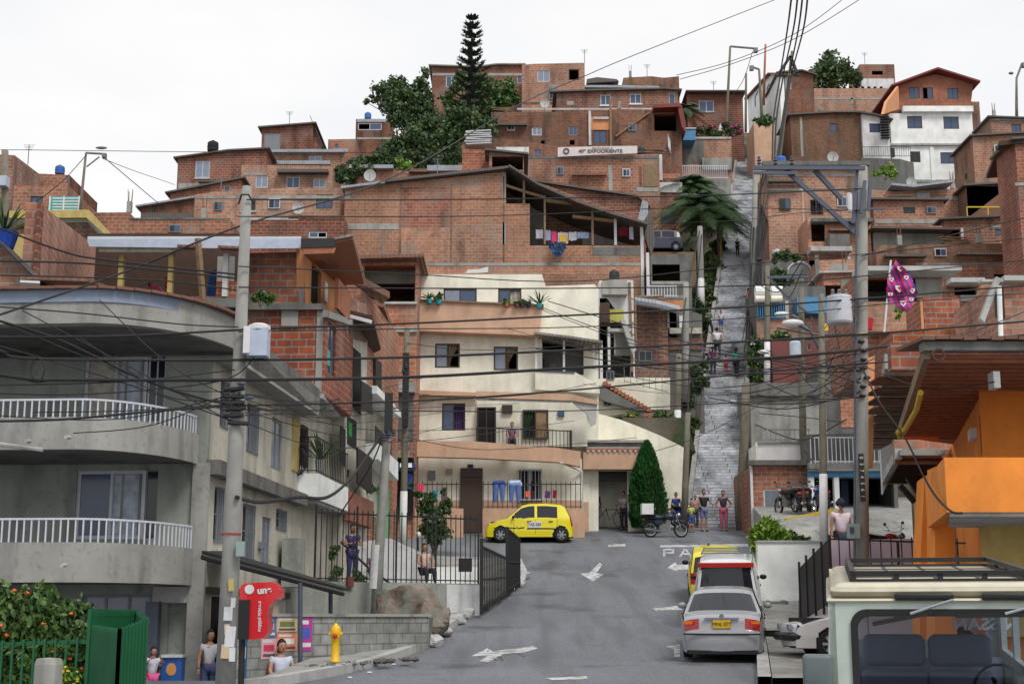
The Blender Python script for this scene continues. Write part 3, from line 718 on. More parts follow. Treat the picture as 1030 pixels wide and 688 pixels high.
house('brick_house', 'stub brick house with a small white-framed window above the grey gable roof', 80, [(252,221),(312,217),(346,217)], 330, 'b2', [(310.5,233,329,239.5,'L','frame_white')], depth=3.5, bands=[(250,219.5,300,221.5,'conc_light'),(290,217,346,220.5,'b4','parapet')])
house('brick_house', 'dark stained brick wall with a slanted tin roof left of the grey pole', 92, [(142,209),(170,204.5),(208,198.5)], 330, 'b4', [], roof='metal', depth=5, bands=[(143,216,227,221,'metal_dark','dark_eave',.4)])
house('brick_house', 'long low brick wall house with a ragged cap left of the grey pole', 72, [(92,214),(130,213.5),(131,220),(232,221.5)], 330, 'b1', [], depth=4, bands=[(131,219.5,232,221,'conc_dark','wall_cap',.05)])
root, pl = house('brick_house', 'brick strip house with a pale tin roof below the dark trees', 96, [(348,170),(394,171),(412,172),(466,172)], 300, 'b1', [], depth=5, bands=[(352,168,396,171.5,'metal','tin_edge',.5),(412,172,430,175,'rusty','tin_edge',.5),(430,168.5,466,174,'metal','tin_edge',.5)])
house('brick_house', 'tall brick side wall house at the far left skyline', 78, [(-10,157.5),(14.5,156.5)], 320, 'b2', [], depth=9)
wl = Pl((P(14.5,156.5,77.9).x, 77.9), (P(40,176,88).x, 88))
root, _ = house('brick_house', 'brick block receding to the right at the far left skyline', 78, [(14.6,156.3),(40.5,176)], 320, 'b2', [], depth=3, pl=wl)
house('brick_house', 'flat roofed brick house with a weathered grey parapet behind the leaning street light', 84, [(39,176.3),(70,176.3)], 320, 'b4', [], depth=6, bands=[(40,177,69.8,184.5,'conc_dark','grey_parapet',.02)])
wl = Pl((P(70.2,176,84).x, 84), (P(90,197,93).x, 93)); house('brick_wing', 'brick wing with a slanting top at the right end of the far left houses', 84, [(70.2,176.3),(89.5,197.5)], 320, 'b1', [], depth=3, pl=wl)
root, pl = house('brick_house', 'brick house with a turquoise and white striped front at the far left', 74, [(14,187),(68,186)], 320, 'b1', [(31,197.5,43,205,'g','frame_dark')], depth=6, bands=[(50,198,81,213.5,'teal','striped_front',.04)])
mb = MB()
for i in range(5):
 prism(mb, pl, rpoly(rect(pl, 53, 199.5+i*2.9, 80.5, 200.7+i*2.9)), -.07, -.045)
for a in (50.5, 64.5, 80): prism(mb, pl, rpoly(rect(pl, a-.8, 198, a+.8, 213.5)), -.1, -.072)
mb.build('white_stripes', M['white_paint'], root)
# ---------- houses right of the stairway, upper hill ----------
root, pl = house('brick_house', 'small brick house with a double window under a dark eave, left of the stair top', 128, [(691,95),(747,95)], 200, 'b2', [(703,101.5,718,112.5,'g','frame_white',1,0,'conc_light')], roof='metal_dark', depth=6, ov=.8, rext=.2)
root, pl = house('brick_wall', 'weathered brick and cement retaining wall above the palm', 118, [(681,140),(735.5,138.5)], 260, 'b1', [], depth=3, cat='wall', bands=[(681.3,141.5,708,165,'conc_dark','cement_patch',.02),(681,138.2,735.5,140.2,'conc_light','wall_cap',.1),(706,160,735.5,172,'conc','cement_base',.3)])
tagp = thing('white_railing', 'white metal railing of the landing above the palm crown', 'railing', P(708,178,108))
rail(tagp, [P(681,180,108), P(733,180,108)], P(708,167,108).z-P(708,180,108).z, 'white_iron', .16, .02, 'railing', .03)
house('white_wall_base', 'pale landing wall under the white railing above the palm', 108.3, [(676,180),(735,180)], 260, 'conc', [], depth=3, cat='wall')
rg = thing('stair_railing', 'sloping white railing going up behind the red awning', 'railing', P(675,160,106)); rail(rg, [P(683,176,108), P(672,148,104)], 1.0, 'white_iron', .2, .02, 'railing', .03)
root, pl = house('water_shed', 'small light blue painted shed beside the palm and red awning', 116, [(686.5,130),(699.5,130)], 141, 'sky_blue', [], depth=2.5, ground=False, cat='shed', roof='white_paint', rext=.05, ov=.1, rth=.08)
q = Pl((P(722,150,122).x, 122), (P(724,120,127).x, 127)); panel(thing('white_pier', 'tilted white plank leaning in the hedge at the stair top', 'plank', P(722,139,121)), 'board', YP(121), 0,0,0,0, 'white_paint', .1, .1, poly=[(721,139),(724,125),(727,125),(725.5,139)])
wl = Pl((P(752,100,140).x, 140), (P(783,76,124).x, 124))
root, _ = house('white_side_house', 'white walled house seen from its side with a dark red eave at the stair top', 124, [(752,100),(776,74.5),(784,75)], 130, 'white_wall', [(759,94,763,106,'p','frame_dark',0),(771,86,774,95,'g','frame_dark',0)], depth=.4, pl=wl, roof='darkredroof')
root, pl = house('brick_house', 'brick end wall of the white side house behind the hanging cables', 124, [(783.5,74.5),(806,72.5),(818,76)], 240, 'b4', [(790,78,796,90,'p','frame_white',0)], depth=6, roof='metal_dark')
house('pale_garage', 'pale pink plastered box house with a white fence on the right of the stair top', 120, [(758,123.5),(779,123.5)], 240, 'peach', [], depth=4)
root, pl = house('brick_house', 'brown brick terrace block under the round tree with an even parapet', 134, [(796,89),(893,89)], 240, 'b1', [], depth=7, bands=[(796,98.8,893,100.5,'conc'),(856,98,858,105,'conc','concrete_column')]+[(798+6.2*i,87.4,801+6.2*i,89.2,'b1','parapet_brick',.0) for i in range(15)])
root, pl = house('brick_house', 'brown small-brick house with one blue window and a sloping metal roof', 119, [(795,117),(838,114.5),(866,114.5)], 260, 'b5', [(835,124.5,842,133,'g','frame_dark',0)], depth=5, roof='metal_dark', bands=[(805,118,807.5,158,'conc','concrete_column')])
root, pl = house('white_annex', 'white rendered annex with one window between the brown house and white house', 118.6, [(866.5,115),(880,117),(894,121)], 260, 'white_dirty', [(874.5,124.5,885.5,133.5,'g','frame_dark')], depth=5, roof='metal_dark')
mb = MB()
for i in range(9): mb.box((pl.w(pl.hit(888,130)[0],0).x-.25, 118.2, 0+pl.hit(888,140-i*2.6)[1]), (pl.w(pl.hit(891,130)[0],0).x+.25, 118.6, .06+pl.hit(888,140-i*2.6)[1]))
mb.build('outside_step', M['iron'], root)
root, pl = house('white_house', 'big two storey white house with a terracotta gabled attic, at the upper right', 120, [(895,114.5),(977.5,113)], 260, 'white_wall',
 [(912.5,117,927.5,129.5,'cg','frame_dark'),(949,117.5,964.5,130,'g','frame_dark'),(915.5,152.5,925.8,163.5,'k','frame_dark'),(946,153.5,964.2,165,'g','frame_dark'),(890.1,130,890.2,130.2,'x')], depth=8,
 bands=[(894,145.2,978,147,'conc_light','storey_ledge',.25),(907,108.5,977.5,114,'white_wall','white_ledge',.45),(936,147.5,939.5,182,'white_wall','wall_pilaster',.12),(894,181.2,978,184,'conc','wall_base',.1)])
mb = MB(); t = [pl.hit(a,b) for a,b in [(905,111),(905,84.5),(940.5,74.6),(979,84),(976,111)]]; holes = [rpoly(rect(pl,*r)) for r in [(914.5,88,925,99.5),(928,88,938.5,99.8),(953,88.8,964,100)]]; prism(mb, pl, t, .02, 7.5, holes, .2); mb.build('attic_wall', M['terra'], root)
for r in [(914.5,88,925,99.5,'g','frame_dark'),(928,88,938.5,99.8,'Hv','frame_dark'),(953,88.8,964,100,'g','frame_dark')]: window(root, pl, *r)
for seg in ([(894,90.5),(940.5,73.2)], [(940.5,73.2),(983,86.5)]):
 mb = MB(); t = sorted(pl.hit(a,b) for a,b in seg); prism(mb, pl, offs(t, .16), -.9, 9); mb.build('roof_slope', M['darkredroof'], root)
wl2 = Pl((P(905,100,120).x, 120.02), (P(905,100,120).x-1.6, 115.4))
mb = MB(); prism(mb, wl2, [wl2.hit(904.5,110),(wl2.hit(904.5,86)),wl2.hit(892,103),wl2.hit(889,115)], 0, .2); mb.build('attic_side_wall', M['orange_soft'], root)
rail(root, [P(868,158,117.5), P(917,158,117.5)], .9, 'iron', .2, .012, 'terrace_railing')
window(root, YP(119.9), 891, 149, 900, 158, 'k')
house('terrace_wall', 'weathered concrete terrace wall below the white house railing', 117, [(866,159),(905,160),(919,164)], 300, 'conc_dark', [], depth=2.5, cat='wall')
root, pl = house('brick_house', 'brick top storey with a pale lower wall on the skyline left of the white house', 142, [(864.5,65),(899.5,65)], 200, 'b2', [(877,71.5,888,75.5,'v')], depth=5, bands=[(865,79.5,899.5,100,'white_dirty','pale_lower_wall',.03)])
house('brick_house', 'narrow brick house squeezed against the right side of the big white house', 123, [(976,102.5),(985,102.5)], 240, 'b2', [(977.5,142,981,154,'g','frame_white',0)], depth=6)
house('brick_house', 'brick house with a blue window under a flat roof at the far right skyline', 116, [(996,119),(1034,120.5)], 260, 'b2', [(1017.5,125,1027,134.5,'g','frame_dark')], depth=6, roof='metal_dark', bands=[(998,119.5,1034,121.5,'conc')])
house('brick_house', 'long brick block with a dark roof line right of the white house', 110, [(978,138),(1034,135)], 300, 'b1', [], depth=5, roof='metal_dark')
wl3 = Pl((P(1021,146,72).x,72), (P(1006,170,84).x,84))
root, pl = house('brick_house', 'brick house with an orange side wall and pitched eave at the right edge', 72, [(1021,142),(1040,141)], 330, 'b7', [], depth=3, roof='metal_dark', bands=[(1021,184,1040,187,'conc')])
house('orange_side_wall', 'pale orange side wall under a steep dark eave at the right edge', 72, [(1020.7,146),(1006,178)], 250, 'orange_soft', [], depth=.5, pl=wl3, roof='wood_dark', rth=.25, ov=.8)
root, pl = house('brick_house', 'brick house with a bent pale tin roof below the white house', 96, [(868,190),(900,193),(972,189.5)], 330, 'b1', [(921,193,934,201,'x')], depth=5, bands=[(922,194.5,935,200,'metal','tin_patch',.05),(941,198.5,972,201.5,'conc')])
mb = MB(); prism(mb, pl, offs([pl.hit(a,b) for a,b in [(893,190.5),(915,192.5),(955,187.5)]], .15), -1, 3); mb.build('tin_roof', M['metal'], root)
house('brick_house', 'brick house front with one small black window under a corrugated eave', 92, [(878,202),(949,202.5)], 330, 'b1', [(908.5,208.5,920.5,215,'k','frame_dark')], depth=3.5, roof='metal_dark', bands=[(880,220.5,947,225,'conc')])
root, pl = house('brick_garage', 'dark open garage with a yellow railing below the white house', 94, [(972,188),(1018,185.5)], 330, 'b4', [(973,187.5,1016,219,'v')], depth=6, cat='house', roof='metal_dark', bands=[(1016,186,1021,222,'orange_soft','plastered_pier',.1)])
rail(root, [P(973,219,93.5), P(1015,219,93.5)], .0+P(973,208.5,93.5).z-P(973,219,93.5).z, 'yellow_iron', 1.45, .03, 'yellow_railing', .04); panel(root, 'low_inner_wall', YP(95), 973, 214, 993, 221, 'white_dirty', .1, .1)
root, pl = house('brick_house', 'brick house with a dark blue awning opening left of the garage base', 87, [(949,222),(981,220.5),(1034,218)], 330, 'b2', [(950,231,966,245,'v'),(1001,230.5,1018,237,'g','frame_dark'),(1017,233,1034,245,'v')], depth=4, roof='metal_dark', bands=[(966.5,230,969,247,'white_paint','white_post',.1),(1003-6,226,1025,229,'conc'),(1017,231,1034,239,'glass','blue_tarp',.15)])
root, pl = house('brick_house', 'house with a grey plastered front under a ragged corrugated eave', 84, [(878,234),(950,235.5)], 330, 'render_grey', [(947.5,243,961,248,'v')], depth=4, roof='metal_dark', ov=1.0, bands=[(878,227.5,948,234.5,'b1','brick_upper',.05)])
root, pl = house('brick_wall', 'long stained brick parapet running across the right hillside', 80, [(881,250),(886,247),(1034,244.5)], 330, 'b4', [], depth=2, cat='wall', bands=[(921,264.5,1034,267,'conc','concrete_band',.04)])
root, pl = house('brick_house', 'brick wall house under the long stained parapet', 77, [(866,267.5),(1034,267)], 360, 'b1', [(1000,276,1025,283,'v')], depth=2)
root, pl = house('brick_house', 'brick house with a barred black window and a concrete floor slab behind the pole braces', 88, [(771,170),(873,169.5)], 330, 'b1', [(815,201,828,216,'B','frame_dark',1),(872,173,872.2,173.2,'x')], depth=4,
 bands=[(771,175,873,177.5,'conc'),(808,190,873,192,'conc_dark'),(766,164.5,873,168.5,'conc_dark','roof_slab',.5),(807,192,809,233,'peach','wall_strip',.03),(772,190,808,192,'conc_light')])
root, pl = house('brick_house', 'brick balcony room carried on a concrete slab behind the pole braces', 84, [(812,219),(875,219)], 330, 'b6', [(816,225,830,243,'v'),(832,241,847,252,'v')], depth=3, bands=[(815,222.5,875,226,'conc_dark','floor_slab',.7),(812,252.5,853,257,'conc_light','balcony_slab',1.1),(831,240,851,254,'conc_dark','grey_balcony_front',1.0),(851,238,854,262,'white_dirty','white_pier',.2),(868,224,875,227,'conc')])
house('blue_gate_house', 'low house with a whitish lintel and pale garage front right of the upper stairs', 90, [(768,222),(812,222)], 330, 'conc_dark', [(778,228,790,246,'v')], depth=3, bands=[(794,228,808,242,'conc_light','garage_front',.05),(786,200,789,250,'conc','drain_pipe',.1)])
root, pl = house('brick_house', 'brick wall with a cement patch beneath the balcony slab', 80, [(822,262),(872,260)], 360, 'b6', [], depth=3, bands=[(835,265.5,852,273,'conc','cement_patch',.02),(820,257,824,300,'conc_dark','dark_pole_pier',.1)])
root, pl = house('arch_house', 'dark plastered house with a round-headed grey garage arch above the blue gate', 84, [(766,262),(821,262)], 340, 'conc_dark', [], depth=3, cat='house', bands=[(770,272,792,287,'leaf','hedge_panel',.2)])
mb = MB(); c_ = pl.hit(804.5, 276.5); rr_ = pl.hit(816.5,276)[0]-c_[0]; prism(mb, pl, [(c_[0]-rr_, c_[1])]+[(c_[0]+rr_*math.cos(math.pi-math.pi*i/12), c_[1]+rr_*.95*math.sin(math.pi*i/12)) for i in range(13)], -.06, .05); mb.build('arched_gate', M['grey_iron'], root)
mb = MB(); mb.tube([pl.w(c_[0]+rr_*1.08*math.cos(math.pi-math.pi*i/12), c_[1]+rr_*1.05*math.sin(math.pi*i/12), -.08) for i in range(13)], .08, 6); mb.build('arch_trim', M['conc_light'], root)
root, pl = house('blue_gate_house', 'brick house with a bright blue barred gate and scalloped white awnings beside the climbers', 76.5, [(761,288),(830,288)], 420, 'conc_dark', [(762.5,303,789,320.5,'v')], depth=4, bands=[(761,321,828,341,'b7','brick_lower_wall',.06),(799,302,828,318,'sky_blue','blue_awning',.8),(789.5,303,793,321,'conc_light','pier',.1)])
rail(root, [P(762.5,320.5,76.3), P(789,320.5,76.3)], P(762,303,76.3).z-P(762,320.5,76.3).z, 'sky_blue', .13, .03, 'blue_gate', .05)
for a in (759.5, 775.5):
 mb = MB(); mb.tube([P(a,293.5,76), P(a+11,293.5,76)], .32, 10); mb.build('white_awning', M['white_wall'], root)
 mb = MB(); mb.tube([P(a,301,75.6), P(a+11,301,75.6)], .2, 10); mb.build('white_awning', M['yellow_wall'], root)
root, pl = house('red_house', 'dark red rendered house front behind the grey lamp post', 73, [(776,343),(870,343)], 470, 'red_wall', [(812,346,816,352,'k','frame_white',0),(843,356,846,362,'v'),(848,352,868,395,'v')], depth=3, bands=[(826,326,834,333,'fl_yel','yellow_sign',.1),(838,318,842,396,'yellow_wall','pale_pillar',.2),(844.5,374,872,398,'b6','brick_panel',.1)])
root, pl = house('brick_house', 'brick corner house with terracotta awning strips behind the grey transformer', 78, [(828,276),(872,275)], 460, 'b6', [(829,287,846,306,'v'),(846,312,872,318,'v')], depth=3, roof='conc_light', bands=[(846,281,872,308,'render_grey','plastered_upper_wall',.05),(845,358,872,362,'darkredroof','awning',.5)])
root, pl = house('retaining_wall', 'large cement rendered retaining wall above the bush and brick kiosk', 69, [(754,386),(830,384.5)], 470, 'conc', [], depth=4, cat='wall', bands=[(754,386,830,399,'conc_dark','upper_lip',.3)])
house('retaining_wall', 'taller grey wall piece behind the street lamp pole', 70, [(822,368),(872,366)], 470, 'conc_dark', [], depth=3, cat='wall', bands=[(845,380,872,430,'b6','brick_patch',.03)])
root, pl = house('shop', 'shop with a sky blue beam and white columns at the foot of the hill', 57, [(812,437),(900,435)], 545, 'conc_dark', [(818,481,900,537,'v')], depth=8, ground=False, bands=[(812,474.8,896,480.2,'sky_blue','blue_beam',.25),(812,466,896,474.6,'conc','floor_slab',.5)])
for a in (813.5, 838.5): panel(root, 'white_column', pl, a, 480, a+5, 520, 'white_wall', .2, .1)
for a in (824, 846): panel(root, 'blue_shutter', YP(58), a, 483, a+7, 515, flat('dark_blue_shutter', (28,42,66)), .1, 0)
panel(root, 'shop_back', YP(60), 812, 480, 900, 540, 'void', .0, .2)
rail(root, [P(816,466,56.3), P(893,466,56.3)], P(816,440,56.3).z-P(816,466,56.3).z, 'white_iron', .17, .016, 'balcony_railing', .025)
root, pl = house('brick_kiosk', 'small brick kiosk with a grey metal door and a flat concrete slab beside the stairs', 57.5, [(757,468),(816,468)], 545, 'b7', [(768,492,785,512,'s','white_paint',0)], depth=5, ground=False, cat='house', bands=[(752,463.5,818,468.4,'conc_dark','roof_slab',.35),(755,470,757.4,532,'white_paint','white_pier',.1)])
root, pl = house('white_parapet', 'white parapet box on the roof of the brick kiosk', 58.5, [(762,445.5),(808,445.5)], 466, 'white_wall', [], depth=3, ground=False, cat='wall', bands=[(761,444,809,446,'conc','parapet_cap',.1),(759.8,445,761.8,463,'yellow_wall','yellow_pier',.1)])
rg = thing('roof_railing', 'thin grey railing above the white parapet box', 'railing', P(785,444,59)); rail(rg, [P(766,444,58.8), P(815,444,58.8)], .5, 'grey_iron', .2, .01)
# ---------- cream apartment block ----------
root, pl = house('cream_apartment_block', 'four storey cream apartment block with peach balcony bands behind the yellow taxi', 60, [(420.5,276),(545,276)], 560, 'yellow_wall',
 [(446,290.5,479.5,307.5,'Hcv','frame_dark'),(501,290.5,524.5,308.5,'cL','frame_dark'),(437.5,345.5,462.5,370,'h','frame_dark'),(496.5,348.5,521,372.5,'h','frame_dark'),(444.5,405.5,468,433,'Lu','frame_dark'),(521,427,522,428,'x')], depth=8, ground=False, skin=.25)
panel(root, 'blue_pane', pl, 447, 291.5, 463, 306.5, 'glass_pale', -.05, .08)
wing = YP(60.6)
mb = MB(); prism(mb, wing, [wing.hit(a,b) for a,b in [(545,560),(545,276),(549,288),(598,286),(602,291),(602,560)]], 0, 8, [rpoly(rect(wing,538.5+7,342,587,377))], .25); mb.build('side_wing', M['yellow_wall'], root)
panel(root, 'parapet_band', pl, 419, 307, 545.5, 341, 'peach', .75, -.003, poly=[(419.5,306.5),(545.5,311.5),(542,341),(419.5,336)])
panel(root, 'ledge', pl, 0,0,0,0, 'wood', .85, -.003, poly=[(423,305.2),(546.5,310.4),(546.5,312),(423,306.8)])
panel(root, 'floor_band', pl, 0,0,0,0, 'peach', .5, -.003, poly=[(418,394),(480,396.5),(480,400),(418,399)])
panel(root, 'balcony_slab', wing, 0,0,0,0, 'yellow_wall', .9, 0, poly=[(538,376),(578,378),(598,389),(602,395),(602,399),(538,395)])
panel(root, 'blue_trim', wing, 0,0,0,0, 'galv', .95, 0, poly=[(538,375.6),(577,377.6),(577,379),(538,377)])
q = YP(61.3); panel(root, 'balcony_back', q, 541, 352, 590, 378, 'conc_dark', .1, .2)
window(root, YP(61.0), 553, 366, 560, 377, 'k', 'frame_grey'); panel(root, 'hanging_coat', YP(60.9), 543, 361, 547.5, 377, flat('navy_cloth', (30,42,90)), .1, .02)
mb = MB(); prism(mb, wing, offs([wing.hit(a,b) for a,b in [(537,343),(570,347),(604,352)]], .1), -1.6, .2); mb.build('balcony_roof', M['fibre'], root)
for a, b_ in ((539,342),(566.5,345),(596,350)):
 mb = MB(); mb.bar(wing.wp(a, b_, -.9), wing.wp(a, 377, -.9), .09); mb.build('balcony_post', M['white_paint'], root)
q = YP(59.4)
panel(root, 'upper_slab', q, 0,0,0,0, 'peach', .6, -.5, poly=[(479,395.5),(575,398.5),(600,405),(601,409),(574,405),(479,402)])
panel(root, 'slab_soffit', q, 0,0,0,0, 'conc', .55, -.5, poly=[(479,402),(574,405),(574,407),(479,404.5)])
mb = MB(); prism(mb, q, [q.hit(a,b) for a,b in [(574,405),(600,405.5),(599,427),(594,430),(590,418)]], -.5, -.3); mb.build('corner_brace', M['conc_light'], root)
panel(root, 'loggia_wall', YP(60.2), 479.5, 404, 590, 450, 'yellow_wall', .38, 0)
lw = YP(59.8)
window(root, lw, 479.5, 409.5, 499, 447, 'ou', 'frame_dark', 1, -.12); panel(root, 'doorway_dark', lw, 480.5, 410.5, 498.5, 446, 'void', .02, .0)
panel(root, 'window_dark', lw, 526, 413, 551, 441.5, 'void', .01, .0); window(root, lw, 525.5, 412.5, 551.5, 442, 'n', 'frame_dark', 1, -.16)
panel(root, 'tan_shutter', lw, 539, 414, 550.5, 441, 'curtain_tan', .07, -.02)
panel(root, 'wall_ornament', lw, 505, 407.5, 515.5, 416, 'frame_dark', .12, 0); panel(root, 'wall_picture', lw, 561, 413.5, 567.5, 419, flat('blue_picture', (60,90,120)), .1, 0)
panel(root, 'balcony_band', q, 0,0,0,0, 'peach', .75, -.3, poly=[(415,445.5),(478,446),(560,452.5),(583,456),(583,471),(560,466.5),(478,462.5),(415,461)])
bl = [P(479,448.5,58.75), P(573,452,58.75), P(575.5,451,60)]; rail(root, bl, P(479,430,58.75).z-P(479,448.5,58.75).z, 'iron', .16, .014, 'balcony_railing', .022)
mb = MB(); mb.tube([wing.wp(576,398,-.1), wing.wp(584,412,-.5), wing.wp(584,460,-.2)], .05, 6); mb.build('drain_pipe', M['white_paint'], root)
mb = MB(); mb.tube([P(564,465,58.6), P(585,474,59.6), P(586,540,60.4)], .05, 6); mb.build('drain_pipe', M['white_paint'], root)
gf = YP(59.7)
panel(root, 'ground_floor_wall', gf, 416, 461, 585.5, 545, 'yellow_wall', 0, .1)
panel(root, 'peach_plinth', gf, 416, 503, 585.5, 543, 'peach', .03, -.001)
window(root, gf, 463, 471, 485.5, 536, 'd', 'frame_dark', 0, -.2, name='door'); panel(root, 'door_grille', gf, 463.5, 472, 485, 480, 'frame_dark', .2, -.03)
panel(root, 'window_dark', gf, 521.5, 473, 544.5, 503, 'void', .015, 0); window(root, gf, 520.5, 472, 545.5, 503.5, 'wB', 'frame_white', 1, -.15)
panel(root, 'meter_box', gf, 431, 473.5, 438, 482.5, 'frame_grey', .15, -.001); panel(root, 'meter_box', gf, 448.5, 471.5, 455, 477.5, 'conc_light', .05, -.001); panel(root, 'door_lamp', gf, 470.5, 467.5, 476, 470, 'iron', .2, -.001)
fr = thing('front_fence', 'black barred fence on a peach base wall behind the yellow taxi', 'fence', P(500,530,57.9))
for a, b_ in ((416,466),(486,588)):
 panel(fr, 'base_wall', YP(58), a, 511.5, b_, 541, 'peach', .1, .12)
for seg in (((410,511.5),(463,511.5)), ((486,511.5),(585,511.5))):
 rail(fr, [P(*seg[0],58), P(*seg[1],58)], P(450,487,58).z-P(450,511.5,58).z, 'iron', .2, .014, 'fence_panel', .02, spike=.12)
for (a,b_,c,d,col_,lab,kind) in [(419.5,486.5,426,499,(230,70,110),'pink towel hung on the fence bars left of the wooden door','towel'),(435,493,440.5,504,(40,150,170),'turquoise cloth hung on the fence near the leafy bush','cloth'),(444,490,449,504,(120,80,100),'mauve cloth hung on the fence next to the turquoise one','cloth'),(528.5,494,533,500,(240,110,90),'coral cap hung on the fence in front of the lower window','cap'),(534,494,538,502,(70,30,50),'dark maroon cloth beside the coral cap on the fence','cloth'),(548,494,553.5,501,(90,60,110),'purple cloth hung on the fence right of the lower window','cloth'),(556,493,560,501,(140,30,50),'crimson cloth at the right end of the fence laundry','cloth')]:
 mb = MB(); q = YP(57.85); r_ = rect(q,a,b_,c,d); vs=[]; n5=5
 for j in range(4):
  for i in range(n5+1): vs.append(q.w(r_[0]+(r_[2]-r_[0])*(i/n5+.06*math.sin(j*2)), r_[3]-(r_[3]-r_[1])*j/3, .03*math.sin(i*2.3+j)-.03))
 vs2=[v+Vector((0,.02,0)) for v in vs]; N=len(vs); mb.add(vs+vs2, [f for j in range(3) for i in range(n5) for f in ((j*(n5+1)+i, j*(n5+1)+i+1, (j+1)*(n5+1)+i+1, (j+1)*(n5+1)+i),(N+j*(n5+1)+i, N+j*(n5+1)+i+1, N+(j+1)*(n5+1)+i+1, N+(j+1)*(n5+1)+i))])
 tag(mb.build('drying_'+('hat' if kind=='cap' else kind), flat('cloth_%d%d%d'%col_, col_), top=True), lab, kind, 'clothes hung on the apartment fence')
def jeans(a, lab, c1, c2, grp):
 q = YP(57.82); g = thing('hung_trousers', lab, 'trousers', q.wp(a+6,505), grp); mb = MB()
 for s_ in (0,1):
  x0 = a+1+s_*6.2; mb.tube([q.wp(x0+2.4,487.5), q.wp(x0+2.0+s_*.6,496), q.wp(x0+1.6+s_*1.2,505)], [.13,.10,.075], 8)
 mb.build('leg', flat('denim_'+c1[0], c1[1]), g)
 mb = MB(); mb.ball(q.wp(a+3.5,487),.17,8,(1,.5,1)); mb.ball(q.wp(a+9.5,487),.17,8,(1,.5,1)); mb.tube([q.wp(a+1,485.8), q.wp(a+12,485.2)], .1, 8); mb.build('waist', flat('denim_'+c2[0], c2[1]), g)
jeans(495.5, 'pair of blue jeans folded over the fence, the left pair', ('blue',(80,110,175)), ('dark',(50,70,130)), 'jeans on the fence')
jeans(511.5, 'pair of blue jeans with a pale top folded over the fence, the right pair', ('blue',(80,110,175)), ('pale',(170,190,225)), 'jeans on the fence')
def pot(px, py, Y, r, h, pm, lab, n=60, ls=.12, sp=.35, lm='leaf_mid', spiky=False):
 c = P(px, py, Y); g = thing('potted_plant', lab, 'potted plant', c, 'potted plants')
 mb = MB(); mb.lathe([(r*.7,0),(r,h),(r*.9,h),(r*.85,h*.85),(0,h*.85)], c, 12); mb.build('pot', flat('pot_%d%d%d'%pm, pm), g)
 mb = MB()
 if spiky:
  for i in range(26):
   a = R.uniform(0,6.28); e = R.uniform(.3,1.3); d = Vector((math.cos(a)*math.cos(e), math.sin(a)*math.cos(e), math.sin(e)))*sp*R.uniform(.8,1.5); s_ = d.cross(Vector((0,0,1))).normalized()*.03
   b0 = c+Vector((0,0,h)); mb.add([b0-s_, b0+s_, b0+d*.7+s_*.8, b0+d+Vector((0,0,-.05)), b0+d*.7-s_*.8], [(0,1,2,3,4)])
 else: foliage(mb, [(c+Vector((0,0,h+sp*.5)), sp)], n, ls)
 mb.build('leaves', M[lm], g)
TQ = (40,160,165)
pot(432,305.5,59.1,.13,.2,TQ,'spiky plant in a turquoise pot at the left end of the peach ledge',spiky=True,sp=.3)
pot(441,306,59.1,.15,.2,TQ,'leafy plant in a turquoise pot, second from the left on the peach ledge',sp=.2)
pot(509,308.5,59.1,.12,.16,(180,100,60),'small terracotta pot plant before the curtained window on the ledge',sp=.14)
pot(520,309,59.1,.1,.14,(150,70,50),'tiny brown pot right of the terracotta one on the ledge',sp=.08)
pot(525.5,309.3,59.1,.1,.16,(40,60,70),'dark pot with small leaves near the right end of the ledge',sp=.1)
pot(531.5,309.5,59.1,.09,.16,(40,36,36),'black slim pot near the right end of the ledge',sp=.08)
pot(542.5,310,59.1,.14,.2,TQ,'large spiky plant in a turquoise pot at the right end of the ledge',spiky=True,sp=.5)
# ---------- left neighbour: brick block with open top floor ----------
root, pl = house('brick_block', 'narrow brick block with an open shaded top floor left of the cream apartments', 57.5, [(364,265),(420,263.5)], 560, 'b6', [(366,267,417.5,304,'v')], depth=6, ground=False, skin=.3, cat='house', roof='rusty', ov=.8, rth=.14, bands=[(364,304.2,419.5,306.5,'conc_light','window_sill',.15),(364,329.5,420,334.5,'conc','concrete_band',.12)])
panel(root, 'inner_grey_wall', YP(59), 364, 262, 420, 286, 'render_grey', .1, .1)
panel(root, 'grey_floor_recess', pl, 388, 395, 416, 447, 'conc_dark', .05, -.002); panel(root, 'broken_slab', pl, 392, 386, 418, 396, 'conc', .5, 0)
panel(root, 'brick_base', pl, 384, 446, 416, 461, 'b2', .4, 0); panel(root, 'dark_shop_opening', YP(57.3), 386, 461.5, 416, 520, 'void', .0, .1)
rail(root, [P(392,445,56.9), P(415,445,56.9)], .5, 'iron', .18, .012, 'balcony_railing')
aw = thing('shop_awning', 'blue and white striped shop awning below the brick block', 'awning', P(400,472,56.8)); 
mb = MB(); mb.add([P(385,465,57.4), P(417,465,57.4), P(418,470,56.4), P(384,470,56.4)], [(0,1,2,3)]); mb.add([P(384,470,56.4), P(418,470,56.4), P(418,473.5,56.4), P(384,473.5,56.4)], [(0,1,2,3)]); mb.build('canopy', flat('navy_awning', (28,40,84)), aw)
for i in range(4):
 mb = MB(); a = 386+8.2*i; mb.add([P(a,465.2,57.34), P(a+3.6,465.2,57.34), P(a+3.8,470,56.36), P(a,470,56.36)], [(0,1,2,3)]); mb.build('stripe', M['white_paint'], aw)
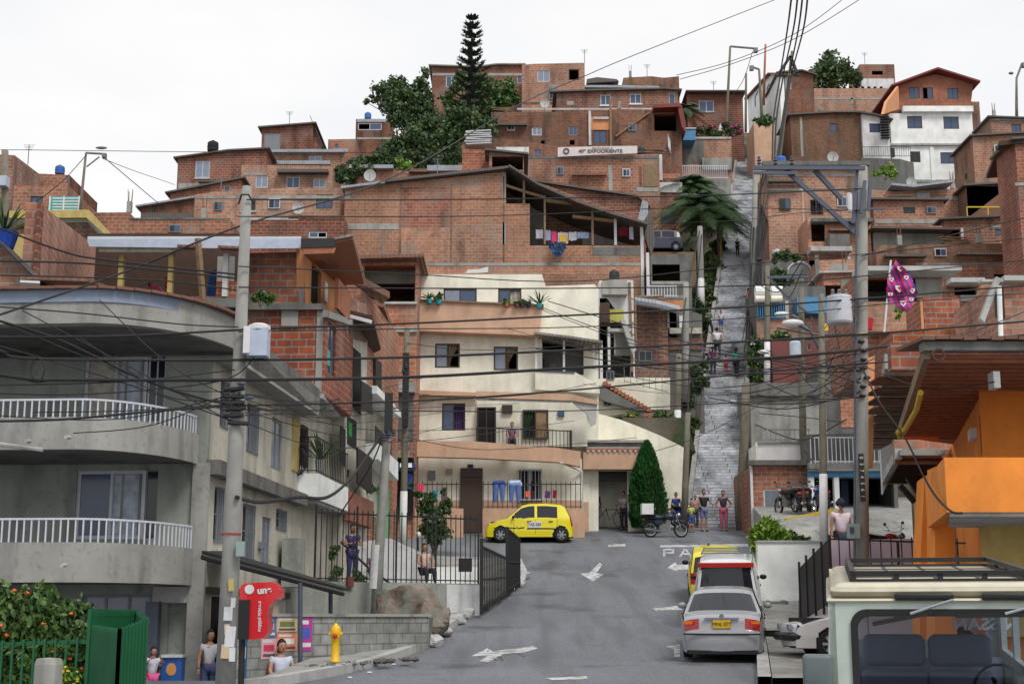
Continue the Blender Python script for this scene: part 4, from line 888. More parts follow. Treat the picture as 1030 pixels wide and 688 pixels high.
for (a,b_,c,d,col_,lab) in [(391,478,400.5,497,(190,24,44),'red shirt hanging in the shop opening under the striped awning'),(409,476,415,492,(60,90,170),'blue garment hanging at the right of the shop opening')]:
 panel(thing('hanging_garment', lab, 'garment', P(a,d,56.9)), 'cloth', YP(56.9), 0,0,0,0, flat('cl_%d%d%d'%col_, col_), .06, .06, poly=[(a,b_+2),(a+2,b_),(c-2,b_),(c,b_+3),(c-1,d),(a+1,d-1)])
# ---------- garage with peach band and yellow stair house behind ----------
root, pl = house('garage_house', 'low garage house with a peach band and dark gateway behind the cypress', 60.5, [(586,444.5),(656,445.5)], 545, 'yellow_wall', [(593,473.5,631.5,540,'v')], depth=9, ground=False, cat='house',
 bands=[(586,455.5,656,473,'peach','peach_band',.5),(586,444,652,446.5,'conc','roof_edge',.55),(588,451,650,456,'conc_light','white_frieze',.5),(588,452,648,454.8,'wood_red','red_frieze',.53),(585,505,592,541,'peach','peach_plinth',.15),(632,476,645,520,'render_grey','grey_pier',.05)])
for i in range(11): panel(root, 'frieze_star', YP(59.94), 590.5+5.3*i, 452.4, 593+5.3*i, 454.6, 'conc_light', .005, -.001)
panel(root, 'rolled_gate', YP(60.9), 593.5, 474, 631, 484, 'iron', .05, .1)
panel(root, 'inner_wall', YP(68), 590, 470, 640, 530, 'pale_green', 0, .2)
root, pl = house('yellow_stair_wall', 'pale yellow stair wall sloping down to the right behind the cypress', 62.5, [(603,383.5),(674,380)], 560, 'yellow_wall', [], depth=.6, ground=False, cat='wall')
bpy.data.objects.remove(root.children[0])
mb = MB(); prism(mb, pl, [pl.hit(a,b) for a,b in [(602,540),(602,416),(624,422),(640,428),(664,438),(688,450),(688,540)]], 0, .5); mb.build('lower_wall', M['yellow_wall'], root)
q = YP(65); mb = MB(); prism(mb, q, [q.hit(a,b) for a,b in [(602,420),(602,381),(629,379.5),(674,380),(674,412),(655,412)]], 0, 1.0); mb.build('upper_wall', M['yellow_wall'], root)
mb = MB()
for i in range(13):
 a = 606+i*3.6; b_ = 385.5+i*2.15; prism(mb, q, rpoly(rect(q, a, b_, a+4.4, b_+4)), -.5, -.002)
mb.build('steps', M['wood_red'], root)
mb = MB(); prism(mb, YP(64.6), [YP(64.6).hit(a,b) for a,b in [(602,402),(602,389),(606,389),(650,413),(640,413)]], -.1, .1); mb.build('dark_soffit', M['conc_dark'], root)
window(root, YP(64.8), 607, 394, 615, 408, 'k', 'frame_grey'); window(root, YP(64.9), 610, 373, 618, 382, 'k', 'frame_grey')
rg = thing('stair_railing', 'thin railing along the pale yellow stair wall', 'railing', P(640,395,64.4)); rail(rg, [P(628,385,64.4), P(672,396,64.4)], .9, 'grey_iron', .3, .012)
struct('garden_bed', (lambda mb: (prism(mb, YP(63.2), [YP(63.2).hit(a,b) for a,b in [(626,424),(626,420),(690,420),(700,455),(688,449)]], 0, 2.5), mb)[1])(MB()), M['soil'], top=True)
# ---------- cluttered houses between cream block and the stairs ----------
root, pl = house('balcony_tower', 'white house with stacked open balconies squeezed right of the cream block', 66, [(603,281),(637,282)], 470, 'white_dirty', [(603,300,610.5,310,'v'),(618,335,636,357,'v')], depth=5, ground=False, cat='house',
 bands=[(605,284,630,299,'conc','tin_shade',.6),(603,309,612,328,'wood_dark','brown_balcony_box',1.0),(612,312,627,325,flat('dull_yellow_board',(176,170,90)),'yellow_panel',.2),(611,332,634,335,'conc_light','slab',.4),(619,335,636,358,'conc_dark','dark_room',.05)])
for a in ((603,345,606,398),(611,330,613.5,372)): panel(root, 'pier', pl, *a, 'white_dirty', .3, .1)
panel(root, 'diagonal_stair', YP(65.5), 0,0,0,0, 'conc_light', .1, .3, poly=[(624,322),(628,322),(640,352),(636,356)])
root, pl = house('brick_house', 'dark brick house with a bent tin canopy left of the stairs', 69, [(636,307),(671,306)], 460, 'b2', [(672,306,672.3,306.3,'x'),(645,353,658,364,'x')], depth=4, ground=False, bands=[(640,352,657,364,'galv','blue_grey_door',.05),(671,306,673,330,'conc','pier',.1)])
window(root, pl, 642, 353, 656, 364, 'k', 'frame_grey', 1, -.15)
mb = MB(); mb.add([P(639,302,68), P(672,308,67.4), P(684,313,67.6), P(668,309,70), P(640,303,70)], [(0,1,2,3,4)]); mb.tube([P(639,303,67.6), P(660,306,67.2), P(683,312,67.4)], .2, 8); mb.build('tin_canopy', M['metal'], root)
mb = MB(); mb.bar(P(633,284,66), P(636,374,66), .12); mb.bar(P(639,304,66), P(640,350,66), .08); mb.build('wooden_ladder_rail', M['wood'], root)
for k in range(6): mb = MB(); mb.bar(P(633.5+k*.4,300+12*k,66.02), P(640,302+12*k,66.02), .06); mb.build('ladder_rung', M['wood'], root)
house('dark_room', 'dark void with a striped beige wall right of the tin canopy', 71, [(671,308),(706,316)], 460, 'conc_dark', [(672,312,681,345,'v')], depth=3, ground=False, cat='house', bands=[(673,331,705,336.5,'curtain','striped_beige_wall',.3),(683,318,690,330,'white_dirty','pale_pier',.15),(672,340,706,352,'b4','brick_base',.1)])
root, pl = house('terracotta_wall', 'terracotta plastered wall under the small white railing left of the stairs', 76, [(643,302),(690,302)], 420, 'orange_soft', [], depth=2, ground=False, cat='wall', bands=[(643,297,688,300,'conc')])
rg = thing('white_railing', 'small white railing beneath the grey grated wall left of the stairs', 'railing', P(668,299,75.8)); rail(rg, [P(651,299,75.8), P(681,299,75.8)], P(651,288,75.8).z-P(651,299,75.8).z, 'white_iron', .16, .02, 'railing', .03)
house('grated_wall', 'dark grey grated wall below the parked blue car', 80, [(654,257),(695,255)], 420, 'conc_dark', [(656,266,684,284,'v')], depth=4, ground=False, cat='wall', bands=[(655,283,690,286,'conc'),(650,255,653,300,'white_dirty','white_post',.2)])
house('car_ledge', 'soil-brown retaining wall carrying the parked blue car', 90, [(655,253.5),(700,253.5)], 330, 'wood', [], depth=5, cat='wall')
house('brick_wall', 'low dark wall between the tin canopy and stairs', 72.5, [(640,364),(694,366)], 460, 'conc_dark', [], depth=3, ground=False, cat='wall')
def q4(mb, *p, th=.1, d=(0,0,1)):
 """thick panel through world points"""
 d = Vector(d)*th; n = len(p); p = [Vector(a) for a in p]
 mb.add(p+[a+d for a in p], [tuple(range(n)), tuple(reversed(range(n, 2*n)))]+[(i, (i+1)%n, n+(i+1)%n, n+i) for i in range(n)])
def slab(mb, xy, z0, z1):
 n = len(xy); mb.add([(x, y, z0) for x, y in xy]+[(x, y, z1) for x, y in xy], [tuple(range(n)), tuple(reversed(range(n, 2*n)))]+[(i, (i+1)%n, n+(i+1)%n, n+i) for i in range(n)])
# ---------- left corner building with curved balconies ----------
CN = Vector((-6.1, 28)); st = Pl(CN, (-5.52, 36.3)); sd_ = st.d; sn = st.n
fr = Pl(CN, CN+sn*9)
def qp(s, d, z): v = CN+sn*s-sd_*d; return Vector((v.x, v.y, z))
zc = lambda py: st.hit(207, py)[1]
z0 = -.6; zS = zc(355)
root = thing('corner_building', 'grey three storey corner building with curved balconies at the left', 'building', (-9, 31, zr(28)))
def rr(pl, *a): return rpoly(rect(pl, *a))
swin = [(221.5,384,230,431,'wB','frame_grey'),(248,407,260,456,'wB','frame_grey'),(273,421,284,473,'p','frame_grey'),(215,490,224.5,546,'kB','frame_grey'),(243.5,507,256,563,'kB','frame_grey'),(263,520,272,575,'p','frame_grey'),(277.5,513,288,533,'kB','frame_grey')]
gwin = [(211,600,222,690,'v'),(226,598,238,690,'v')]
mb = MB(); prism(mb, st, [(.2,z0),(.2,zS),(8.3,zS),(8.3,z0)], 0, 9, [rr(st,*w_[:4]) for w_ in swin], .15)
mb.build('street_wall', M['render_cream'], root)
for w_ in swin: window(root, st, *w_[:4], w_[4], w_[5], 1)
fwin = [(84,357,166,425),(76,473,158,542),(80,597,151,700),(166,607,190,708)]
mb = MB(); prism(mb, fr, [(0,z0),(0,zS+.25),(9,zS+.25),(9,z0)], 0, .19, [rr(fr,*w_) for w_ in fwin], .19); mb.build('front_wall', M['render_grey'], root)
window(root, fr, 84,357,147,425, 'w', 'frame_white', 1); window(root, fr, 148,357,166,425, 'k', 'frame_white', 1)
panel(root, 'cream_drape', fr, 87, 360, 118, 420, 'curtain', -.11, .13)
window(root, fr, 76,473,145,542, 'wH', 'frame_white', 1); window(root, fr, 145.5,473,158,542, 'k', 'frame_grey', 0)
window(root, fr, 80,597,151,700, 'p', 'frame_grey', 2); panel(root, 'sign_board', fr, 155, 590, 192, 606, 'conc_light', .1, -.002)
panel(root, 'open_door_leaf', fr, 153, 605, 166, 682, 'galv', .5, -.3); panel(root, 'corner_column', fr, 191, 466, 207.3, 700, 'conc', .12, -.003)
panel(root, 'shop_back_wall', Pl(CN+sd_*2.2, CN+sd_*2.2+sn*9), 60, 590, 205, 700, 'void', 0, .1)
def dcurve(s, s0, s1, D):
 if s >= s1: return D
 u = (s1-s)/(s1-s0); return D*math.sqrt(max(0, 1-u*u))
def curved(mb, s0, s1, D, zb, zt, th=.14, n=26, smax=6.5):
 ss = [s0+(s1-s0)*(1-math.cos(i/n*math.pi/2)) for i in range(n+1)]+[smax]
 out = [(s, dcurve(s, s0, s1, D)) for s in ss]; inn = [(s, max(0, dcurve(s, s0, s1, D)-th)) for s in ss]
 m_ = len(out)
 vs = [qp(s, d, zb) for s, d in out]+[qp(s, d, zt) for s, d in out]+[qp(s, d, zt) for s, d in inn]+[qp(s, d, zb) for s, d in inn]
 mb.add(vs, [(k*m_+i, k*m_+i+1, ((k+1)%4)*m_+i+1, ((k+1)%4)*m_+i) for k in range(4) for i in range(m_-1)])
 return out
def floor_(mb, s0, s1, D, zb, zt, smax=6.5, n=26):
 ss = [s0+(s1-s0)*(1-math.cos(i/n*math.pi/2)) for i in range(n+1)]+[smax]
 xy = [qp(s, dcurve(s, s0, s1, D), 0) for s in ss]; xy = [(v.x, v.y) for v in xy]+[tuple(qp(smax, .003, 0))[:2], tuple(qp(s0, .003, 0))[:2]]
 slab(mb, xy, zb, zt)
for (yt, yb, yr) in ((552.5, 589, 531), (437, 467, 420)):
 zt, zb = zc(yt), zc(yb)
 mb = MB(); out = curved(mb, .15, 1.7, 2.75, zb, zt); mb.build('balcony_parapet', M['conc'], root, smooth=False)
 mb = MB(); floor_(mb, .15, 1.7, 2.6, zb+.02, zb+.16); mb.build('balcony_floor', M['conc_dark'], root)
 pts = [qp(s, max(0, d-.07), zt) for s, d in out[2:]]; rail(root, pts, zc(yr)-zt, 'white_iron', .135, .013, 'balcony_railing', .018, low=False)
zt, zb = zc(322), zc(352)
mb = MB(); out = curved(mb, -.62, 1.5, 3.1, zb, zt, .3); mb.build('roof_fascia', M['conc'], root)
mb = MB(); curved(mb, -.60, 1.5, 3.13, zt-.2, zt+.03, .3); mb.build('fascia_band', flat('pale_blue_grey_band', (128,140,160)), root)
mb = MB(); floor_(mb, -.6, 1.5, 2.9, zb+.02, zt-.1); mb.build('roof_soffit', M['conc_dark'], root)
mb = MB(); slab(mb, [tuple(qp(a, b, 0))[:2] for a, b in ((-.5,0),(-.5,-8.4),(9,-8.4),(9,0))], zS+.01, zt); mb.build('roof_slab', M['conc_dark'], root)
mb = MB(); pv = out[0]; acc = 0
full = []
for i in range(len(out)-1):
 for k in range(10): full.append((out[i][0]+(out[i+1][0]-out[i][0])*k/10, out[i][1]+(out[i+1][1]-out[i][1])*k/10))
last = None
for a in full:
 if last is None or math.hypot(a[0]-last[0], a[1]-last[1]) > .29:
  d_ = .05
  if last: mb.bar(qp(last[0], last[1], zt+.05), qp(a[0], a[1], zt+.06), .3, .05)
  last = a
mb.build('roof_tiles', flat('clay_tiles', (122,88,74), .9, 1.2), root)
mb = MB(); prism(mb, st, [(0,zc(358)),(8.3,zc(358)),(8.3,zc(335)),(0,zc(335))], -.5, -.003); mb.build('street_fascia', M['conc'], root)
mb = MB(); prism(mb, st, [(0.0,zc(477)),(8.3,zc(477)),(8.3,zc(462)),(0.0,zc(462))], -.28, -.003); mb.build('storey_band', M['conc_dark'], root)
mb = MB(); prism(mb, st, [(0,zc(597)),(8.3,zc(597)),(8.3,zc(590)),(0,zc(590))], -.1, -.003); mb.build('street_lintel', M['iron'], root)
mb = MB(); mb.add([qp(-.02,-.1,zc(553)), qp(-.7,-.1,zc(566)), qp(-.7,-1.6,zc(566)), qp(-.02,-1.6,zc(553))], [(0,1,2,3)]); mb.build('small_awning', M['white_paint'], root)
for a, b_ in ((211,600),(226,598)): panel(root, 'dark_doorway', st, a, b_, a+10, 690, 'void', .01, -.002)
panel(root, 'meter_box', st, 259.5, 545, 263, 552, 'frame_grey', .12, 0)
for px_, py_ in ((30,444),(70,440),(66,568)): 
 mb = MB(); v = P(px_, py_, 25.2); mb.tube([v, v+Vector((0,-.22,-.02))], .035, 8); mb.build('drain_spout', M['conc_light'], root)
f = thing('ice_cream_freezer', 'blue ice cream freezer with a yellow round picture in the corner shop doorway', 'freezer', (P(172,684,27.6).x,27.6,-.2)); mb = MB(); a_ = P(163,661,27.6); b_ = P(181,706,27.6); mb.box((a_.x, 27.6, b_.z), (b_.x, 28.2, a_.z)); mb.build('cabinet', flat('freezer_blue', (30,90,170), .4), f)
mb = MB(); mb.box((a_.x-.02, 27.55, a_.z+.002), (b_.x+.02, 28.25, a_.z+.05)); mb.build('lid', M['white_paint'], f); mb = MB(); mb.ball((P(172,673,27.58).x, 27.59, P(172,673,27.58).z), .1, 12, (1,.1,1.2)); mb.build('round_picture', flat('picture_yellow', (210,150,90)), f)
# ---------- second house: brick upper floors ----------
root = thing('brick_house', 'brick house with a yellow posted roof terrace behind the corner building', 'house', (-9, 38, zr(36)), 'houses along the left street')
def fz(py, Y=36.5): return ZP(py, Y)
q2 = YP(36.5)
mb = MB(); prism(mb, st, [(8.32,zr(36)-.6),(8.32,fz(397)),(12.6,fz(397)),(12.6,zr(36)-.6)], 0, 8, [rr(st, 301.5,428,309,470)], .15); mb.build('lower_wall', M['render_cream'], root)
window(root, st, 301.5,428,309,470, 'wB', 'frame_dark'); panel(root, 'yellow_door', st, 293.5, 421, 300, 474, 'yellow_post', .03, .0)
X2 = P(325,395,36.5).x; pb = Pl((X2,36.5), (X2+.29,40.6))
mb = MB(); prism(mb, pb, [(0,fz(397)),(0,fz(312)),(4.1,fz(312)),(4.1,fz(397))], 0, 9, [rr(pb, 329.5,326,338,378)], .2); mb.build('second_floor_wall', M['b7'], root)
window(root, pb, 329.5,326,338,378, 'g', 'frame_dark'); panel(root, 'turquoise_curtain', pb, 330.5, 352, 333, 368, 'teal', -.03, .05)
panel(root, 'concrete_column', q2, 318, 313, 324.6, 395, 'conc', .02, -.001); panel(root, 'cement_patch', q2, 283, 310, 300, 328, 'conc', .015, -.001); panel(root, 'concrete_slab', q2, 250, 306.5, 325.4, 312.5, 'conc_dark', .15, 3)
panel(root, 'soffit_slab', q2, 243, 396, 325.4, 401, 'conc_light', .05, 4.2)
X3 = P(305.5,300,36.6).x; pt = Pl((X3,36.6), (X3+.3,40.8))
mb = MB(); prism(mb, q2, [q2.hit(a,b) for a,b in [(250,310),(250,254),(305.5,252),(305.5,310)]], .1, .4); mb.build('top_front_wall', M['b7'], root)
panel(root, 'concrete_toothing', q2, 300.5, 254, 305.3, 306, 'conc', -.08, .1)
mb = MB(); prism(mb, pt, [pt.hit(305.6,310), pt.hit(305.6,246), pt.hit(344,270), pt.hit(344,318)], 0, .2, [rr(pt, 313,269,323,309)], .15); mb.build('top_side_wall', M['orange_soft'], root)
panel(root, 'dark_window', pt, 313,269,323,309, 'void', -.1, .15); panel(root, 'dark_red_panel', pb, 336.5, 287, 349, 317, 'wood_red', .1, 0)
panel(root, 'white_towel', pt, 325.5, 284, 328, 304, 'white_wall', .05, -.01); panel(root, 'concrete_edge', pb, 0,0,0,0, 'conc', .1, 0, poly=[(325,312),(352,322),(352,328),(325,319)])
mb = MB(); q4(mb, P(303,251,35.7), P(355,241,35.7), P(366.5,286,41.5), P(330,288,41.5), th=.14); mb.build('eave', M['wood_red'], root)
mb = MB(); q4(mb, P(303,247.6,35.6), P(355,237.6,35.6), P(367.5,283,41.6), P(330,285,41.6), th=.07); mb.build('roof_sheet', M['fibre'], root)
panel(root, 'dark_fascia', YP(35.6), 303, 240.5, 337, 249.5, 'iron', .06, .0, poly=[(303,240.5),(337,240),(337,249),(303,249.8)]); panel(root, 'wood_fascia', YP(35.6), 303,0,0,0, 'wood_red', .03, .0, poly=[(304,250),(338,249.3),(336,255),(306,256)])
mb = MB(); q4(mb, P(88,247,35.8), P(303,249.5,35.8), P(303,240,38.5), P(88,240,38.5), th=.06); mb.build('pale_tin_roof', M['metal'], root)
panel(root, 'tin_front_edge', YP(35.75), 0,0,0,0, flat('pale_blue_tin', (170,180,198)), .03, 0, poly=[(88,241),(303,240.5),(303,250),(250,250.5),(90,248.5)])
panel(root, 'porch_lintel', YP(35.9), 100, 249, 180, 254, 'curtain', .05, .1)
panel(root, 'porch_back', YP(40), 95, 235, 250, 312, 'wood_dark', 0, .2); panel(root, 'porch_back_grey', YP(39.6), 218, 258, 235, 300, 'conc', 0, .1)
for a, b_, c, mt in ((122,257,300,'yellow_post'),(172,255,302,'yellow_post'),(227,256,302,'white_dirty')):
 panel(root, 'porch_post', YP(36.2), a-2.4, b_, a+2.4, c, mt, .1, .1)
panel(root, 'porch_floor', YP(36.2), 105, 299, 250, 306, 'b2', .1, 4); panel(root, 'parapet', YP(36.2), 180, 301, 250, 310, 'conc_dark', .15, .1); panel(root, 'lattice_brick', YP(36.4), 218, 284, 250, 300, 'b6', .1, .1)
for k, (a, b_) in enumerate(((178,250),(219,251))): 
 mb = MB(); q4(mb, P(a,b_-2,35.5), P(a+22,b_-1,35.5), P(a+26,b_+2,37.5), P(a+4,b_+1,37.5), th=.06); mb.build('loose_roof_sheet', M['rusty'], root)
mb = MB(); mb.bar(P(199,240,35.4), P(204,302,35.6), .12); mb.build('leaning_pole', M['wood'], root)
bk = thing('child_bicycle', 'pink bicycle parked in the porch behind the yellow posts', 'bicycle', P(155,298,37.5))
for a in (147, 164):
 mb = MB(); c_ = P(a, 294, 37.5); mb.tube([c_+Vector((.23*math.cos(i*math.pi/8), 0, .23*math.sin(i*math.pi/8))) for i in range(17)], .02, 6); mb.build('wheel', M['grey_iron'], bk)
mb = MB(); mb.tube([P(147,294,37.5), P(152,288,37.5), P(160,289,37.5), P(164,294,37.5)], .03, 6); mb.tube([P(147,294,37.5), P(157,296,37.5), P(160,289,37.5)], .03, 6); mb.build('frame', flat('pink_paint', (220,50,130), .4), bk)
mb = MB(); mb.tube([P(150,284,37.3), P(150,288,37.5), P(153,284,37.7)], .02, 6); mb.build('handlebar', M['iron'], bk)
panel(thing('hanging_garment', 'crimson cloth hanging by the right yellow porch post', 'garment', P(168,290,37)), 'cloth', YP(37), 166,279,170,290, flat('cl_c', (170,24,50)), .05, .05)
panel(thing('tarp', 'blue plastic sheet hanging beside the white porch post', 'tarp', P(212,300,37)), 'sheet', YP(37), 0,0,0,0, flat('cl_b', (24,66,140)), .05, .05, poly=[(212,273),(218,272),(215,286),(216,300),(208,300),(210,285)])
wb = Pl((P(320,476,36.3).x, 36.3), (P(320,476,36.3).x+.35, 41.0))
mb = MB(); xb0 = P(288,480,36.3).x; xb1 = wb.A.x; zb, zt = fz(502,36.3), fz(476,36.3)
slab(mb, [(xb0,36.3),(xb1,36.3),(xb1+.3,40.5),(xb0+.3,40.5)], zb, zt); mb.build('white_balcony', M['white_wall'], root)
mb = MB(); slab(mb, [(xb0-.3,36.4),(xb1-.04,36.4),(xb1+.25,40.5),(xb0,40.5)], zb-.1, zb-.003); mb.build('balcony_slab', M['conc'], root)
mb = MB(); xk = xb1+.35
slab(mb, [(xk-.9,40.6),(xk,40.6),(xk+.3,44.5),(xk-.6,44.5)], ZP(523,40.6)+.0, ZP(494,40.6)); mb.build('peach_balcony', M['terra'], root)
mb = MB()
rr0 = [(xb0+.1,36.35,zt),(xb1-.05,36.35,zt),(xb1+.28,40.4,zt)]
rail(root, rr0, .95, 'iron', .22, .012, 'balcony_grille', .014)
mb = MB(); c_ = P(300,464,36.2)
for k in range(5):
 ang = k*math.pi/5; mb.tube([c_+Vector((.22*math.sin(t)*math.cos(ang), .22*math.sin(t)*math.sin(ang), .36*math.cos(t))) for t in [i*math.pi/6 for i in range(13)]], .014, 5)
tag(mb.build('iron_lantern', M['iron'], top=True), 'round black wrought iron basket on the white balcony corner', 'ornament')
pot(322,474,37.5,.16,.3,(170,172,170),'spiky green plant in a pale pot on the white balcony',spiky=True,sp=.75)
# ---------- third and fourth houses down the left street ----------
def srow(name, lab, t0, t1, zt, off, parts, mat='render_cream', mat2=None):
 root = thing(name, lab, 'house', st.w((t0+t1)/2, zr(28+t0), 3), 'houses along the left street')
 mb = MB(); prism(mb, st, [(t0,zr(26+t0)-.6),(t0,zt),(t1,zt),(t1,zr(26+t0)-.6)], off, 7); mb.build('wall', M[mat], root)
 return root
def spx(root, name, poly, mat, proud, off=-.6, back=0):
 pl = Pl(st.A-st.n*(-off), st.A-st.n*(-off)+st.d)
 mb = MB(); prism(mb, pl, [pl.hit(a,b) for a,b in poly], -proud, back); return mb.build(name, M[mat], root)
Yz = lambda py, t: st.w(t, 0).y
r3 = srow('cream_house', 'cream house with black balcony grilles, second along the left street', 12.62, 16.2, ZP(312,41), -.35, 0)
r4 = srow('brick_house', 'brick house with dropping roofs, farthest along the left street', 16.22, 23.6, ZP(305,46), -.25, 0, 'b6')
op = -.35
spx(r3, 'brick_upper', [(351,300),(368,306),(368,345),(351,340)], 'b7', .02, op)
spx(r3, 'dark_door', [(354.5,349),(362.5,356),(362.5,417),(354.5,410)], 'void', .02, op)
spx(r3, 'black_balcony', [(352,383),(363.5,390),(363.5,417),(352,411)], 'iron', .35, op, -.3)
spx(r3, 'dark_door', [(349,418),(358,424),(358,452),(349,446)], 'void', .02, op); spx(r3, 'green_curtain', [(350,424),(353,426),(353,440),(350,438)], 'curtain_green', .03, op)
spx(r3, 'black_balcony', [(348,450),(363,461),(363,497),(348,486)], 'iron', .35, op, -.3)
spx(r3, 'white_slab', [(363,388),(383,408),(383,414),(363,396)], 'white_wall', .5, op); spx(r3, 'dark_window', [(342,428),(347,432),(347,470),(342,464)], 'void', .02, op)
mb = MB(); q4(mb, P(347,314,40.0), P(375,321,40.0), P(383,352,46), P(372,357,46), th=.1); mb.build('awning', M['wood_dark'], r3)
mb = MB(); mb.bar(P(340,315,39.9), P(374,324,39.9), .1); mb.build('awning_edge', M['white_paint'], r3)
op = -.25
spx(r4, 'black_grille', [(375,361),(381,365),(381,400),(375,392)], 'iron', .1, op); spx(r4, 'white_balcony_side', [(365,446),(386,465),(386,483),(365,462)], 'white_wall', .5, op); spx(r4, 'dark_grille', [(365,428),(382,444),(382,462),(365,446)], 'iron', .4, op, -.38)
spx(r4, 'cream_wall', [(364,400),(390,412),(390,520),(364,520)], 'render_cream', .02, op)
spx(r4, 'white_slab', [(372,404),(386,414),(386,420),(372,410)], 'white_wall', .6, op)
for (a, Yy, b_, Y2) in (((369,288),43,(392,300),46), ((386,309),47,(399,346),52)):
 mb = MB(); v = [P(a[0]-14,a[1]-2,Yy), P(*a,Yy), P(*b_,Y2), P(b_[0]-8,b_[1]+6,Y2)]; q4(mb, *v, th=.22); mb.build('roof', M['rusty'], r4)
gd = thing('green_house_front', 'pale green painted house front with dark bars at the end of the left street row', 'house', P(372,540,47), 'houses along the left street')
panel(gd, 'wall', YP(47), 362, 488, 386, 545, 'pale_green', 0, 2); rail(gd, [P(364,540,46.9), P(385,540,46.9)], 1.6, 'iron', .2, .014, 'door_bars')
# ---------- rooftops at the far left, in front of the hill ----------
wl = Pl((P(37,203,32).x, 32), (P(105,240,46).x, 46))
root, _ = house('brick_gable_wall', 'tall bare brick gable wall with toothed edge rising behind the corner building roof', 32, [(37.5,203.5),(104,254)], 330, 'b7', [], depth=.25, pl=wl, ground=False, cat='wall')
panel(root, 'toothed_edge', YP(31.9), 34.8, 204, 37.6, 288, 'b2', .0, .3)
root, pl = house('brick_house', 'brick lean-to house with a sloping black roof edge at the left edge', 31, [(-40,238),(0,245),(38,283),(40,290)], 330, 'b7', [], depth=.6, ground=False, roof='iron', rth=.06, rext=.02)
root, pl = house('grey_gable_house', 'grey rendered house with a cream edged flat gable behind the brick gable wall', 58, [(-30,219.5),(91,216.5),(112,240)], 330, 'render_grey', [], depth=5, ground=False)
panel(root, 'cream_edge', YP(57.8), 0,0,0,0, 'yellow_post', .3, 0, poly=[(-30,214.5),(91,213),(116,240),(110,240),(89,221),(-30,221.5)]); panel(root, 'brick_infill', pl, 0,0,0,0, 'b2', .02, 0, poly=[(10,226),(88,224),(108,246),(70,246),(10,244)])
panel(root, 'plywood_sheet', YP(40), 8.5, 236, 33, 272, 'yellow_post', 0, .1)
mb = MB(); q4(mb, P(20,281,30.5), P(88,283,30.5), P(112,292,34), P(45,292,34), th=.08); tag(mb.build('shed_roof', M['rusty'], top=True), 'rusty low shed roof just behind the curved tiled fascia', 'roof')
mb = MB(); q4(mb, P(20,284,30.3), P(40,285,30.3), P(40,288,30.6), P(20,288,30.6), th=.05); tag(mb.build('roof_sheet', M['white_paint'], top=True), 'short white roof sheet at the left end of the rusty shed roof', 'roof sheet')
pot(3,250,33,.35,.4,(30,70,170),'spiky plant in a large blue tub at the left edge',spiky=True,sp=.8)
# ---------- left pavement, walls and terrace ----------
kp = [(236,695),(280,690),(330,681),(380,670),(405,661),(428,652),(452,634),(470,622),(490,610),(528,588),(530,578),(524,566)]
kw = [G(a,b) for a,b in kp]
mb = MB()
def kerb(mb, pts, w_=.22, h=.16):
 for a, b in zip(pts, pts[1:]):
  d = (b-a); d.z = 0; d.normalize(); n_ = Vector((-d.y, d.x, 0))*w_
  mb.add([a+Vector((0,0,-.2)), b+Vector((0,0,-.2)), b+Vector((0,0,h)), a+Vector((0,0,h)), a+n_+Vector((0,0,-.2)), b+n_+Vector((0,0,-.2)), b+n_+Vector((0,0,h)), a+n_+Vector((0,0,h))], [(0,1,2,3),(3,2,6,7),(4,7,6,5)])
kerb(mb, kw); struct('kerb', mb, M['conc_light'])
def pave(name, edge, back, mat, lift=.14):
 mb = MB(); n_ = len(edge)
 for a, b in zip(edge, back):
  for k in range(5):
   p = a.lerp(b, k/4); mb.v.append(Vector((p.x, p.y, max(zr(p.y), 0)+lift)))
 mb.f = [(i*5+k, i*5+k+1, (i+1)*5+k+1, (i+1)*5+k) for i in range(n_-1) for k in range(4)]
 mb.add([v for p in edge for v in ((p.x,p.y,max(zr(p.y),0)+lift),(p.x,p.y,max(zr(p.y),0)-.3))], [(2*i,2*i+2,2*i+3,2*i+1) for i in range(n_-1)])
 return struct(name, mb, mat)
back = [Vector((a.x-.3, a.y+.12, 0)) for a in kw[:2]]+[Vector((-3.95, 28.2, 0))]+[Vector((a.x-.6, a.y+1.2, 0)) for a in kw[3:5]]+[Vector((a.x-3.5, a.y+1, 0)) for a in kw[5:]]
pave('pavement', [k+Vector((-.15,.1,0)) for k in kw], back, M['conc'])
cz_ = MB(); slab(cz_, [(-40,25),(-4,25),(-4,28.2),(-40,28.2)], -.6, -.12); struct('shop_court', cz_, M['conc_dark'])
cz_ = MB(); slab(cz_, [(-40,24.99),(-4.0,24.99),(-4.0,28.4),(-4.12,28.4),(-4.18,26.9),(-4.95,25.45),(-40,25.45)], -.5, zr(25.3)-.12); struct('pavement_edge', cz_, M['conc'])
0 and pave('shop_pavement', [Vector((-40,22.5,0)), Vector((-6.4,22.5,0)), kw[1]+Vector((-.2,.2,0))], [Vector((-40,29,0)), Vector((-6,29,0)), Vector((-5.5,29.2,0))], M['conc'], .135)
LA = G(236,676); LB = G(431,654); lw = Pl((LA.x, LA.y), (LB.x, LB.y))
root = thing('block_wall', 'low grey concrete block wall with posters along the left pavement', 'wall', (LA+LB)/2)
bw = brick('concrete_blocks', (142,146,142), (124,128,124), (104,106,102), bw=.42, bh=.21, ms=.014, dirt=.5, off=90, k=1.2, stain=(50,52,50))
mb = MB(); prism(mb, lw, [(0,-.5),(0,1.6),(lw.len,1.6),(lw.len,-.3)], 0, .25); mb.build('wall', bw, root)
mb = MB(); prism(mb, lw, [(-.02,1.6),(-.02,1.66),(lw.len+.03,1.66),(lw.len+.03,1.6)], -.04, .29); mb.build('coping', M['conc'], root)
